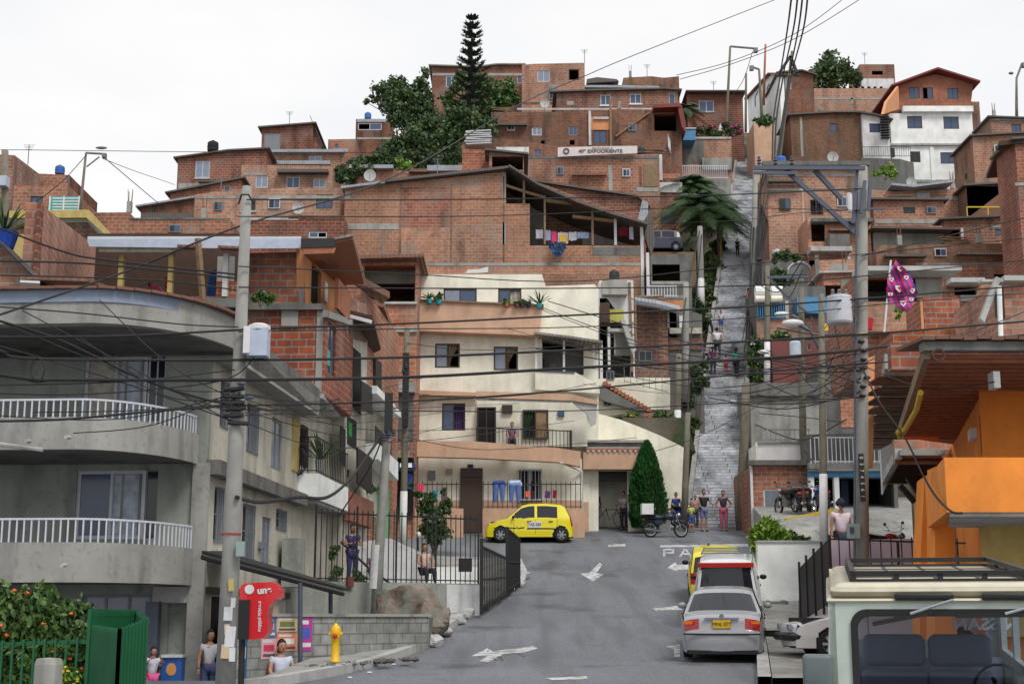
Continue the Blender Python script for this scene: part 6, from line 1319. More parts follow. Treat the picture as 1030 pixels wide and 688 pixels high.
def palm(lab, base, top_, L, nf, tr=.14, mat='leaf_palm', seed=1):
 rn = random.Random(seed); root = thing('palm_tree', lab, 'palm', base, 'palms beside the stairway'); mb = MB(); b = Vector(base); t = Vector(top_)
 mb.tube([b-Vector((0,0,.5)), b.lerp(t,.5)+Vector((.08,0,0)), t], tr, 8, tr*.7); mb.build('trunk', M['bark'], root); lf = MB()
 for i in range(nf):
  a = i*2.4; el = .1+1.4*i/nf; l_ = L*rn.uniform(.75,1.1); d = Vector((math.cos(a), math.sin(a),0)); pts = []
  for k in range(9):
   s_ = k/8; pts.append(t+d*l_*(s_*math.cos(el)+.25*s_*s_)+Vector((0,0,l_*(s_*math.sin(el)-(.95-.2*math.sin(el))*s_*s_))))
  lf.tube(pts, .025, 4, .008)
  for k in range(38):
   s_ = .12+.88*k/37; q = s_*8; i0 = min(7,int(q)); p = pts[i0].lerp(pts[i0+1], q-i0); dr = (pts[i0+1]-pts[i0]).normalized(); sd2 = dr.cross(Vector((0,0,1))); sd2 = sd2.normalized() if sd2.length > .01 else d.orthogonal()
   ll = l_*.32*math.sin(math.pi*(.15+.8*s_))
   for sg in (-1,1):
    e = p+sd2*sg*ll*.75+dr*ll*.45+Vector((0,0,-ll*.45)); m2 = p.lerp(e,.5)+Vector((0,0,ll*.08)); w2 = dr*.02
    lf.add([p-w2, m2-w2*1.3, e, m2+w2*1.3, p+w2], [(0,1,2,3,4)])
 lf.build('crown', M[mat], root); return root
palm('large palm with feathery drooping fronds left of the stairway', P(706,300,92), P(705,212,92), 3.5, 44, .14, seed=3)
palm('second palm crown hanging lower and closer to the stairway', P(722,300,93), P(722,222,93), 3.2, 38, .12, seed=5)
palm('small palm behind, at the left of the large palm by the landing railing', P(696,230,98), P(694,190,98), 2.8, 30, .1, seed=9)
palm('young palm peeking above the tin roofs by the red awning', P(690,140,122), P(687,112,122), 2.4, 16, .1, seed=11)
hb = [(P(px_, py_, Y_), r_*Y_/1415, (1,1,1)) for px_, py_, Y_, r_ in [(694,262,95,10),(700,275,93,11),(712,285,90,9),(706,296,89,10),(720,270,92,8),(714,262,93,8),(722,248,95,8),(716,304,87,6),(700,310,87,8),(712,315,86,6),(706,325,84,7),(716,292,90,6)]]
shrub('hedge', 'dark green creeper hedge filling the bank left of the middle stairway', hb, 7500, .15, 'leaf', 'hedge', ('fl_yel', 3, .06))
hb = [(P(px_, py_, 120), r_*120/1415) for px_, py_, r_ in [(705,133,6),(714,132,6),(722,134,5),(698,134,5),(730,127,5),(736,133,6),(742,130,5)]]
shrub('bougainvillea', 'dark bougainvillea hedge with magenta flowers at the stair top', hb, 2200, .14, 'leaf', 'shrub', ('fl_mag', 22, .13))
hb = [(P(px_, py_, 116), r_*116/1415) for px_, py_, r_ in [(763,121,5),(770,122,6),(776,121,4)]]
shrub('hedge', 'small green hedge on the roof of the pale pink garage at the stair top', hb, 600, .14, 'leaf_mid', 'hedge')
c0 = P(652,533,59.7); root = thing('cypress', 'dense cone shaped cypress beside the garage gateway', 'tree', c0); lf = MB(); rn = R
mb = MB(); mb.tube([c0, P(652,470,59.7)], .08, 8, .04); mb.build('trunk', M['bark'], root)
H = ZP(444,59.7)-c0.z
for i in range(9000):
 f_ = rn.random()**1.1; a = rn.uniform(0,6.28); rmax = .80*interp(f_, [(0,.8),(.12,1.0),(.3,1.0),(.6,.80),(.85,.42),(.95,.22),(1,.03)])*(1+.07*math.sin(a*5+f_*9)+.05*math.sin(a*11-f_*31)); r_ = rmax*rn.random()**.25
 p = c0+Vector((r_*math.cos(a), r_*math.sin(a), .12+f_*(H-.12))); s_ = rn.uniform(.04,.085); d = Vector((math.cos(a)*.5+rn.gauss(0,.25), math.sin(a)*.5+rn.gauss(0,.25), 1)).normalized()*s_*1.6; o_ = d.orthogonal().normalized()*s_*.6
 lf.add([p-o_, p+d, p+o_, p-d*.4], [(0,1,2,3)])
lf.build('crown', M['leaf_cyp'], root)
hb = pb([(636,432,7),(648,428,8),(660,432,9),(672,436,9),(684,440,8),(690,446,7),(664,420,7),(676,424,7),(688,428,7),(692,436,6),(630,430,5)],64.2)
shrub('flower_bed', 'green flower bush with red and yellow blossoms on the bank above the yellow wall', hb, 4500, .11, 'leaf', 'shrub', ('fl_red', 16, .07)); 
shrub('yellow_flower_bush', 'low bush with yellow blossoms at the left end of the bank above the garage', pb([(632,421,6),(640,420,5)],63.8), 500, .1, 'leaf_mid', 'shrub', ('fl_yel', 12, .07))
shrub('round_bush', 'round yellow-green bush behind the white wall', pb([(762,537,9),(774,532,11),(786,538,9),(772,543,9),(762,548,7),(788,546,6)],42), 4200, .07, 'leaf_light')
shrub('small_bush', 'small dark bush right of the round yellow-green bush behind the white wall', pb([(800,542,7),(808,545,6)],42.5), 900, .06, 'leaf_mid')
shrub('leafy_shrub', 'upright leafy shrub with climbing shoots behind the black terrace fence', pb([(438,522,10),(428,512,8),(446,512,7),(433,502,7),(420,498,4),(414,488,3),(440,536,10),(430,532,8),(450,504,4),(447,494,3)],47), 3600, .085, 'leaf', 'shrub', None, ZP(560,47))
shrub('climbing_plants', 'tall green garden shrubs right of the climbers on the stairway', pb([(760,345,7),(768,352,8),(776,348,8),(783,340,7),(757,360,8),(768,366,9),(780,362,7),(762,378,8),(774,382,8),(790,338,5),(758,392,5)],74), 5000, .1, 'leaf_mid', 'shrub', ('white_paint', 26, .07))
shrub('stair_bushes', 'dark shrubs at the left foot of the middle stairway by the steps', pb([(700,374,7),(706,384,7),(698,392,6),(708,366,5),(692,405,7),(696,425,8),(690,440,8),(698,446,5)],71), 2800, .11, 'leaf', 'shrub')
shrub('terrace_plant', 'tall thin garden plant beside the terrace entrance under the peach balcony', pb([(337,550,5),(334,560,5),(339,572,6),(336,584,5),(360,578,6),(366,584,5)],39), 900, .06, 'leaf_mid')
shrub('balcony_fern', 'green fern hanging over the last balcony on the left street', pb([(368,487,5),(373,491,5),(364,490,4)],45), 500, .07, 'leaf_mid')
shrub('roof_plant', 'green leafy plant growing behind the transformer on the brick roof', pb([(262,297,6),(270,300,6),(256,299,4)],35.6), 700, .06, 'leaf_mid')
shrub('roof_garden', 'mixed weeds on the concrete terrace below the white house', pb([(890,172,6),(898,176,5),(882,174,4),(896,168,4)],112), 700, .13, 'leaf_light')
shrub('hedge', 'low green hedge under the big white house', pb([(974,178,4),(982,177,4),(990,178,5),(998,179,5),(1004,180,4)],112), 1200, .13, 'leaf_mid', 'hedge')
shrub('arch_hedge', 'dark green hedge beside the round-headed grey garage arch', pb([(775,280,6),(784,276,7),(792,282,6),(780,260,5),(790,257,6),(800,259,5)],81), 1800, .12, 'leaf', 'hedge')
shrub('pot_plants', 'small yellow-green plant behind the flag pole parapet', pb([(904,312,4),(903,318,3)],46), 200, .07, 'leaf_light')
Y0 = 14.5
shrub('flowering_shrub', 'large green hibiscus shrub with orange flowers in the bottom left corner', [(P(a,b,Y0+dy), r*Y0/1415, (1,.8,1)) for a,b,r,dy in [(-10,640,40,0),(25,632,34,0),(55,640,34,0),(75,655,26,0),(10,672,40,0),(50,680,40,0),(68,622,20,.2),(86,612,10,.2),(35,610,22,0),(10,612,20,0),(80,690,20,0)]], 8500, .042, 'leaf_mid', 'shrub', ('fl_or', 34, .026), .2)
shrub('yellow_flower_plant', 'small plant with yellow flowers behind the concrete post stub', [(P(65,684,13.6), .14)], 260, .03, 'leaf_light', 'plant', ('fl_yel', 26, .02), .25)
gf_ = thing('green_fence', 'dark green vertical slatted metal fence in the lower left corner', 'fence', (P(120,690,13.6).x, 13.6, .1))
def gfence(pts, y_top, step, mat='green_iron', w_=.03):
 for (a, Ya, ta), (b, Yb, tb) in zip(pts, pts[1:]):
  p = P(a, 660, Ya); q = P(b, 660, Yb); n_ = max(2, int((q-p).length/step)); mb = MB()
  for i in range(n_+1):
   f_ = i/n_; x = p.x+(q.x-p.x)*f_; y = Ya+(Yb-Ya)*f_; zt2 = ZP(ta+(tb-ta)*f_, y); mb.bar((x,y,.05), (x,y,zt2), w_, w_*.8)
  for zf in (.35,.97):
   mb.bar((p.x,Ya+.03,.1+zf*(ZP(ta,Ya)-.1)), (q.x,Yb+.03,.1+zf*(ZP(tb,Yb)-.1)), .035)
  mb.build('fence_panel', M[mat], gf_)
gfence([(93,13.2,628),(119,12.6,632),(146,12.9,621)], 0, .04); gfence([(88,13.6,612),(136,14.6,613),(146,12.95,621)], 0, .045)
gfence([(-30,14.0,645),(88,13.6,640)], 0, .11, w_=.02)
mb = MB(); pc_ = P(47,700,12.6); mb.lathe([(.13,0),(.125,1.0),(.11,1.05),(0,1.06)], (pc_.x,12.6,ZP(661,12.6)-1.06), 8); tag(mb.build('concrete_stub', M['conc'], top=True), 'short rough concrete post stub in front of the flowering shrub', 'post')
# ---------- vehicles ----------
def vp(name, c, rough=.35, k=1.3): return paint(name, c, rough, k, 0, .6, var=.05)
M['tyre'] = paint('tyre_rubber', (30,30,32), .85, 1); M['rim'] = paint('alloy_rim', (150,154,160), .35, 1.2, .5); M['chrome'] = paint('chrome', (180,184,190), .2, 1.2, .9)
M['car_glass'] = paint('car_glass', (34,40,50), .06, 1.0); M['black_trim'] = paint('black_trim', (24,24,26), .5, 1); M['red_light'] = paint('red_lamp', (170,24,30), .2, 1.2, 0, .5); M['amber_light'] = paint('amber_lamp', (220,120,30), .2, 1.2)
M['plate_y'] = paint('plate_yellow', (215,175,30), .5, 1.2)
def wheel(root, x, y, r, w_=.19, side=1):
 mb = MB(); mb.lathe([(r*.62,-w_/2),(r*.92,-w_/2),(r,-w_/3),(r,w_/3),(r*.92,w_/2),(r*.62,w_/2)], (x,y,r), 24, 'X'); t = mb.build('wheel', M['tyre'], root, smooth=True)
 mb = MB(); xo = x+side*(w_/2-.03); mb.lathe([(0,0),(r*.13,0),(r*.14,-.02*side)], (xo+side*.02,y,r), 10, 'X'); mb.lathe([(r*.56,0),(r*.64,side*.02),(r*.64,-.05*side)], (xo,y,r), 22, 'X')
 for k in range(6):
  a = k*math.pi/3; mb.bar((xo,y+r*.1*math.cos(a),r+r*.1*math.sin(a)), (xo,y+r*.6*math.cos(a),r+r*.6*math.sin(a)), .035, r*.2)
 mb.build('rim', M['rim'], t)
 mb = MB(); mb.lathe([(0,0),(r*.6,0)], (xo-side*.06,y,r), 18, 'X'); mb.build('brake_disc', M['black_trim'], t)
def car(name, lab, loc, rotz, prof, L, W0, belt, tumble, glassy, mat, wheels, wr=.29, group=None, cat='car', sw=(), pitch=0, topin=.9, floor=.2, extra=None, roofmat=None):
 """prof: (y,z,class) from the front bottom over the roof to the rear bottom; sw: side windows (y0,y1) at the belt"""
 root = thing(name, lab, cat, (0,0,0), group)
 den = []
 for (a, b) in zip(prof, prof[1:]):
  n_ = max(1, int(math.hypot(b[0]-a[0], b[1]-a[1])/.06))
  for k in range(n_): f_ = k/n_; den.append((a[0]+(b[0]-a[0])*f_, a[1]+(b[1]-a[1])*f_, a[2]))
 den.append(prof[-1])
 yc = L/2
 def W(y, z):
  e = abs((y-yc)/(L/2)); w_ = W0*(1-.13*min(1,e)**7)
  return w_-tumble*max(0, z-belt)-.25*max(0, .42-z)*.5-.06*max(0,(z-.62))*0
 ks = [-1,-.97,-.9,-.8,-.6,-.3,0,.3,.6,.8,.9,.97,1]
 parts = {}
 def addf(cls, pts): parts.setdefault(cls, MB()).add(pts, [tuple(range(len(pts)))])
 def wy_(y, k): e = min(1, abs((y-yc)/(L/2))); return yc+(y-yc)*(1-.055*k**4*e**4)
 def rp(i, k):
  y, z, _ = den[i]; w_ = W(y, z); dz = -.07*abs(k)**4 if z > .66 else 0
  return Vector((k*w_, wy_(y,k), z+dz))
 for i in range(len(den)-1):
  for a, b in zip(ks, ks[1:]):
   c = den[i][2]; m_ = abs((a+b)/2)
   cls = c if (c in ('glass_front','glass_rear') and m_ < topin) else ('lamp_'+c[5:] if c.startswith('lamp_') and m_ > .62 else ('dark' if c == 'dark' and m_ < .98 else 'body'))
   addf(cls+('.L' if cls[:5] == 'lamp_' and a < 0 else ''), [rp(i,a), rp(i,b), rp(i+1,b), rp(i+1,a)])
 def ztop(y):
  best = floor
  for (a, b) in zip(den, den[1:]):
   lo, hi = min(a[0],b[0])-1e-6, max(a[0],b[0])+1e-6
   if lo <= y <= hi:
    z = max(a[1],b[1]) if abs(b[0]-a[0]) < 1e-4 else a[1]+(b[1]-a[1])*(y-a[0])/(b[0]-a[0]); best = max(best, z)
  return best
 n_ = int(L/.05); nz_ = 22
 for s in (-1, 1):
  cols = []
  for i in range(n_+1):
   y = L*i/n_; zt2 = ztop(min(max(y,.001),L-.001)); zt2 -= .07 if zt2 > .66 else 0; cols.append([(y, floor+(zt2-floor)*j/nz_) for j in range(nz_+1)])
  for i in range(n_):
   for j in range(nz_):
    q = [cols[i][j], cols[i+1][j], cols[i+1][j+1], cols[i][j+1]]; ym = sum(p[0] for p in q)/4; zm = sum(p[1] for p in q)/4; zt2 = (cols[i][-1][1]+cols[i+1][-1][1])/2
    if any((ym-wy)**2+(zm-wr)**2 < (wr*1.17)**2 for wy in wheels): continue
    cls = 'body'
    if zm > belt+.03 and zm < zt2-.06:
     for n_w, (a, b) in enumerate(sw):
      if a < ym < b: cls = 'side_glass.%d%d' % (s, n_w)
    if cls == 'body' and glassy.get('strip') and glassy['strip'][0] < zm < glassy['strip'][1] and .3 < ym < L-.3: cls = 'dark'
    addf(cls, [Vector((s*W(y,z), wy_(y,1), z)) for y, z in q])
 mb = parts.pop('body'); mb.build('body', mat, root, smooth=True, merge=.004)
 cm = {'glass_front': ('windscreen','car_glass'), 'glass_rear': ('rear_window','car_glass'), 'side_glass': ('side_window','car_glass'), 'dark': ('trim','black_trim'), 'lamp_r': ('tail_light','red_light'), 'lamp_f': ('headlight','glass_pale')}
 for c, mb in parts.items(): c = c.split('.')[0]; mb.build(cm[c][0], M[cm[c][1]], root, smooth=True)
 mb = MB(); mb.box((-W0*.86,.25,floor-.02),(W0*.86,L-.25,belt-.1)); mb.build('underbody', M['black_trim'], root)
 for wy in wheels:
  for s in (-1,1): wheel(root, s*(W0-.12), wy, wr, .19, s)
 for s in (-1,1):
  mb = MB(); mb.ball((s*(W0+.09), glassy.get('mirror',1.15), belt+.06), .1, 8, (1,.5,.75)); mb.build('mirror', M['black_trim'] if not glassy.get('mb') else mat, root, smooth=True)
  for y in glassy.get('handles', ()): mb = MB(); mb.cbox((s*(W0+.012), y, belt-.1), (.03,.16,.035)); mb.build('door_handle', M['black_trim'], root)
  for y in glassy.get('seams', ()): mb = MB(); mb.cbox((s*(W0-.002), y, (belt+floor)/2+.05), (.012,.012,belt-floor-.12)); mb.build('door_seam', M['black_trim'], root)
 if extra: extra(root)
 root.location = loc; root.rotation_euler = (pitch, 0, rotz)
 return root
def ex1(r):
 mb = MB(); mb.cbox((.81,1.96,.66), (.03,.52,.24)); p = mb.build('door_plate', M['white_paint'], r)
 t = text(r, 'TAE 585', (.83,1.96,.66), .15, M['iron'], (90,0,90), 'lettering'); 
 mb = MB(); mb.tube([(.2,1.5,1.5),(.2,1.9,1.5)], .03); mb.build('antenna_base', M['black_trim'], r)
taxi_prof = [(.02,.22,'b'),(.0,.45,'b'),(.03,.62,'lamp_f'),(.12,.72,'b'),(.55,.86,'b'),(.85,.93,'glass_front'),(1.45,1.42,'b'),(1.75,1.5,'b'),(2.4,1.51,'b'),(3.0,1.46,'b'),(3.2,1.36,'glass_rear'),(3.42,.98,'lamp_r'),(3.5,.62,'b'),(3.52,.4,'b'),(3.5,.22,'b')]
Yt = 55.6; zt0 = zr(56)
car('yellow_taxi', 'bright yellow hatchback taxi standing in front of the cream apartment fence', (P(487.5,540,Yt).x, Yt+.9, zt0), -math.pi/2, taxi_prof, 3.52, .8, .88, .28, {'strip': (.5,.55), 'handles': (1.75,2.6), 'seams': (1.15,2.0,2.85), 'mirror': 1.12}, vp('taxi_yellow', (228,214,20)), (.62,3.02), .29, sw=((1.18,1.98),(2.06,2.86)), extra=ex1)
bpy.data.objects['yellow_taxi'].rotation_euler.z = -math.pi/2
bpy.data.objects['yellow_taxi'].scale = (1, 1, 1.03)
sed = [(.02,.24,'b'),(0,.5,'lamp_f'),(.06,.66,'b'),(.5,.82,'b'),(1.15,.92,'glass_front'),(1.95,1.40,'b'),(2.3,1.45,'b'),(2.9,1.43,'b'),(3.15,1.36,'glass_rear'),(3.75,1.03,'b'),(4.3,.98,'b'),(4.42,.92,'lamp_r'),(4.46,.7,'b'),(4.5,.62,'b'),(4.52,.45,'b'),(4.5,.24,'b')]
def ex2(r):
 mb = MB(); mb.cbox((0,4.475,.80), (.36,.03,.17)); mb.build('number_plate', M['plate_y'], r); text(r, 'MNL 077', (0,4.495,.80), .1, M['iron'], (90,0,180), 'lettering', .002)
 mb = MB(); mb.cbox((0,4.46,.915), (.7,.04,.035)); mb.build('boot_trim', M['chrome'], r); mb = MB(); mb.lathe([(0,0),(.05,0),(.05,.02)], (0,4.47,.96), 12, 'Y'); mb.build('badge', M['chrome'], r)
 mb = MB(); mb.box((-.78,4.49,.58),(.78,4.535,.61)); mb.build('bumper_line', M['black_trim'], r); mb = MB(); mb.box((-.7,4.3,.18),(.7,4.5,.26)); mb.build('rear_valance', M['black_trim'], r)
 for s in (-1,1): mb = MB(); mb.cbox((s*.68,4.47,.83),(.18,.02,.06)); mb.build('indicator', M['amber_light'], r)
silver = vp('silver_paint', (150,152,158), .3)
def place_rear(o, px, py_g, Y, ang, L, pitch):
 z = zr(Y)+.01; x = P(px, py_g, Y).x; a = math.pi-ang
 d = Vector((math.sin(ang), math.cos(ang)))*L; o.rotation_euler = (-pitch, 0, math.pi-ang); o.location = (x+d.x, Y+d.y, zr(Y+d.y)+.01)
o = car('silver_sedan', 'silver saloon car with a yellow number plate parked at the right kerb, seen from behind', (0,0,0), 0, sed, 4.52, .86, .9, .42, {'mirror': 1.6, 'mb': 1, 'handles': (2.2,3.0), 'seams': (1.5,2.6,3.4)}, silver, (.8,3.55), .3, sw=((1.35,2.5),(2.58,3.4)), extra=ex2, group='cars parked along the right kerb')
place_rear(o, 727, 662, 28.7, .17, 4.5, math.atan((zr(33.1)-zr(28.7))/4.4)); o.scale = (.98, 1, .95)
van = [(.02,.25,'b'),(0,.6,'lamp_f'),(.1,.9,'b'),(.35,1.05,'glass_front'),(1.1,1.72,'b'),(1.5,1.85,'b'),(3.2,1.88,'b'),(3.75,1.84,'b'),(3.86,1.74,'dark'),(3.88,1.62,'glass_rear'),(4.0,1.08,'b'),(4.04,.95,'lamp_r'),(4.06,.6,'b'),(4.08,.25,'b')]
def ex3(r):
 mb = MB(); mb.cbox((0,3.90,1.70), (1.36,.05,.12), Matrix.Rotation(rad(-9),3,'X')); mb.build('red_window_band', paint('red_band', (190,50,36), .4), r)
 mb = MB(); mb.bar((.0,4.03,1.02),(.35,3.985,1.2),.02); mb.build('wiper', M['black_trim'], r); mb = MB(); mb.cbox((0,4.07,.7),(.36,.02,.16)); mb.build('number_plate', M['plate_y'], r)
 for y in (1.6,2.2,2.8,3.4): mb = MB(); mb.bar((-.6,y,1.97),(.6,y,1.97),.03); mb.build('rack_bar', M['grey_iron'], r)
 mb = MB(); [mb.bar((s*.6,1.4,1.97),(s*.6,3.6,1.97),.03) for s in (-1,)]; mb.build('rack_rail', M['grey_iron'], r); mb = MB(); mb.bar((.6,1.4,1.97),(.6,3.6,1.97),.03); mb.build('rack_rail', M['grey_iron'], r)
o = car('white_van', 'white minivan', (0,0,0), 0, van, 4.08, .82, 1.02, .2, {'mirror': .7, 'handles': (1.4,), 'seams': (1.3,2.4)}, vp('white_van_paint', (212,214,218)), (.7,3.3), .29, sw=((.8,1.5),(1.6,2.5),(2.6,3.6)), extra=ex3, cat='van', group='cars parked along the right kerb')
o['label'] = 'white minivan with a red band across its rear window, parked ahead of the silver car'
o.scale = (1, 1, .93); place_rear(o, 731.5, 622, 35.0, .17, 4.08, math.atan((zr(39)-zr(35))/4))
o = copy_tree(bpy.data.objects['yellow_taxi']); o['label'] = 'yellow taxi half hidden behind the white minivan'; o['group'] = 'cars parked along the right kerb'
place_rear(o, 721, 598, 39.7, .14, 3.5, math.atan((zr(43.2)-zr(39.7))/3.5))
wag = [(.02,.24,'b'),(0,.5,'b'),(.05,.66,'b'),(.6,.80,'b'),(1.3,.9,'glass_front'),(2.0,1.36,'b'),(3.6,1.38,'b'),(3.9,1.3,'glass_rear'),(4.25,.9,'lamp_r'),(4.3,.5,'b'),(4.28,.24,'b')]
def ex4(r):
 mb = MB(); mb.tube([(-.66,.35,.42),(-.64,.05,.42),(-.5,-.03,.42),(.5,-.03,.42),(.64,.05,.42),(.66,.35,.42)], .085, 8); mb.build('front_bumper', M['black_trim'], r)
 for s in (-1,1): mb = MB(); mb.cbox((s*.5,.03,.60), (.22,.06,.1)); mb.build('headlight', M['glass_pale'], r)
car('white_car', 'old white car with a black bumper poking out behind the off-road vehicle', (P(794,650,28.0).x, 28.6, zr(28.6)+.12), -math.pi/2, wag, 4.3, .8, .88, .35, {'mirror': 1.5, 'handles': (2.1,3.0), 'seams': (1.5,2.5)}, vp('old_white_paint', (196,196,196), .4), (.78,3.3), .28, sw=((1.5,2.45),(2.55,3.5)), extra=ex4)
car('blue_car', 'dark blue hatchback parked on a ledge high up behind the laundry terrace', (P(689,253,89.5).x-3.5, 90.6, ZP(253,90)), -math.pi/2, taxi_prof, 3.52, .8, .88, .28, {'mirror': 1.12, 'handles': (1.75,2.6)}, vp('dark_blue_paint', (28,36,62)), (.62,2.95), .29, sw=((1.18,1.98),(2.06,2.86)))
def moto(lab, loc, rotz, tank, box=False, grp='motorcycles', lean=0):
 root = thing('motorcycle', lab, 'motorcycle', (0,0,0), grp)
 for x in (-.62,.64):
  mb = MB(); mb.lathe([(.24,-.03),(.29,-.045),(.31,0),(.29,.045),(.24,.03)], (x,0,.31), 22, 'Y'); w_ = mb.build('wheel', M['tyre'], root, smooth=True)
  mb = MB(); mb.lathe([(.22,-.02),(.25,-.025),(.25,.025),(.22,.02),(.22,-.02)], (x,0,.31), 22, 'Y'); mb.lathe([(0,-.05),(.05,-.05),(.05,.05),(0,.05)], (x,0,.31), 10, 'Y'); mb.build('rim', M['chrome'], w_)
  mb = MB(); [mb.tube([(x,0,.31),(x+.23*math.cos(k*.785),0,.31+.23*math.sin(k*.785))], .008, 4) for k in range(8)]; mb.build('spokes', M['chrome'], w_)
 def pt(nm, m_, f): mb = MB(); f(mb); return mb.build(nm, m_, root, smooth=nm in ('fuel_tank','seat','headlight'))
 pt('frame', M['iron'], lambda m: (m.tube([(.42,0,.88),(.1,0,.42),(-.2,0,.36),(-.62,0,.31)], .025), m.tube([(.4,0,.84),(-.1,0,.7),(-.75,0,.72)], .025)))
 pt('engine', M['grey_iron'], lambda m: (m.cbox((.02,0,.42),(.34,.24,.26)), m.cbox((.12,0,.6),(.16,.18,.2), Matrix.Rotation(.4,3,'Y')), m.cbox((-.18,0,.4),(.14,.2,.18))))
 pt('fuel_tank', flat('tank_%d%d%d'%tank, tank, .3), lambda m: m.ball((.18,0,.83), .25, 12, (1,.5,.55)))
 pt('seat', M['black_trim'], lambda m: m.tube([(.0,0,.80),(-.3,0,.78),(-.55,0,.83),(-.78,0,.86)], [.1,.13,.12,.06], 8))
 pt('side_cover', flat('tank_%d%d%d'%tank, tank, .3), lambda m: m.cbox((-.28,0,.62),(.3,.22,.16)))
 pt('fork', M['chrome'], lambda m: (m.tube([(.64,.07,.31),(.44,.07,.95)], .02), m.tube([(.64,-.07,.31),(.44,-.07,.95)], .02)))
 pt('handlebar', M['chrome'], lambda m: m.tube([(.3,-.36,1.08),(.4,-.15,1.02),(.42,.15,1.02),(.3,.36,1.08)], .016))
 pt('headlight', M['chrome'], lambda m: m.ball((.56,0,.9), .1, 10))
 pt('exhaust', M['chrome'], lambda m: m.tube([(.2,-.13,.5),(.15,-.14,.26),(-.3,-.15,.26),(-.85,-.16,.34)], [.02,.025,.04,.045]))
 pt('front_mudguard', flat('tank_%d%d%d'%tank, tank, .3), lambda m: m.tube([(.9,0,.52),(.78,0,.62),(.6,0,.66),(.42,0,.58)], [.04,.06,.06,.04]))
 pt('rear_mudguard', M['black_trim'], lambda m: m.tube([(-.5,0,.7),(-.75,0,.68),(-.95,0,.5)], .06))
 pt('tail_light', M['red_light'], lambda m: m.cbox((-.9,0,.72),(.06,.12,.08)))
 for s in (-1,1): pt('mirror', M['black_trim'], lambda m: (m.tube([(.36,.2*s,1.04),(.32,.3*s,1.2)], .008), m.ball((.32,.32*s,1.22), .06, 8, (.4,1,.7))))
 if box: pt('delivery_box', M['white_paint'], lambda m: m.box((-.98,-.23,.92),(-.5,.23,1.36))); pt('box_rack', M['iron'], lambda m: m.box((-.98,-.2,.88),(-.4,.2,.917)))
 root.location = loc; root.rotation_euler = (lean, 0, rotz); return root
v = P(669.5,541,57.9)
moto('dark motorcycle with a white delivery box on its rack in front of the cypress', (v.x,57.9,zr(57.9)), .05, (30,40,70), True)
v = P(686,530,61.3); m2 = moto('blue motorcycle leaning behind the children at the foot of the stairway', (v.x,61.3,zr(61.3)+.1), .9, (30,80,190))
for i, (px_, c, a, lab) in enumerate(((792,(20,20,24),1.9,'black motorcycle at the left end of the row by the shop'),(803,(120,24,30),1.5,'dark red motorcycle second in the row by the shop'),(814,(24,24,30),1.3,'black motorcycle third in the row by the shop'),(826,(30,60,150),1.7,'blue motorcycle at the right end of the row by the shop'))):
 v = P(px_,512,54.2+i*.2); moto(lab, (v.x,v.y,zt_(v.y)), a, c)
v = P(890,540,36); moto('silver and red motorcycle parked in front of the house with the lower plank eave', (v.x,36,zt_(36)), .5, (150,40,40))
g = thing('yellow_kerb_rail', 'low yellow painted rail in front of the row of motorcycles', 'rail', P(810,520,53)); mb = MB(); mb.bar(P(790,524,52.6), P(838,514,54), .16, .2); mb.build('rail', M['yellow_iron'], g)
for i, (px_, lab) in enumerate(((613,'dark bicycle standing in the garage gateway'),(627,'second bicycle deeper in the garage gateway by its right wall'))):
 v = P(px_,538,61.5+i*1.2); g = thing('bicycle', lab, 'bicycle', (v.x, v.y, zr(62)), 'bicycles in the garage'); z_ = zr(62)
 for dx in (-.5,.5): mb = MB(); mb.tube([(v.x+dx+.32*math.cos(t*.393), v.y, z_+.33+.32*math.sin(t*.393)) for t in range(17)], .02, 5); mb.build('wheel', M['grey_iron'], g)
 mb = MB(); mb.tube([(v.x-.5,v.y,z_+.33),(v.x-.15,v.y,z_+.75),(v.x+.35,v.y,z_+.78),(v.x+.5,v.y,z_+.33)], .022); mb.tube([(v.x-.15,v.y,z_+.85),(v.x,v.y,z_+.3),(v.x+.35,v.y,z_+.75)], .022); mb.build('frame', M['sky_blue'] if i else M['iron'], g)
 mb = MB(); mb.tube([(v.x+.3,v.y-.25,z_+.95),(v.x+.35,v.y,z_+.9),(v.x+.3,v.y+.25,z_+.95)], .015); mb.build('handlebar', M['iron'], g)
g = thing('white_car_in_garage', 'white car windscreen and bonnet seen inside the dark garage', 'car', P(612,535,64)); 
bpy.data.objects.remove(g)
car('white_car', 'white car parked inside the dark garage gateway', (P(613,535,63.2).x, 63.2, zr(62.5)), 0, wag, 4.3, .8, .88, .35, {'mirror': 1.5}, M['old_white_paint'] if 'old_white_paint' in M else vp('garage_white_paint', (196,196,200)), (.78,3.3), .28, sw=((1.5,2.45),(2.55,3.5)))
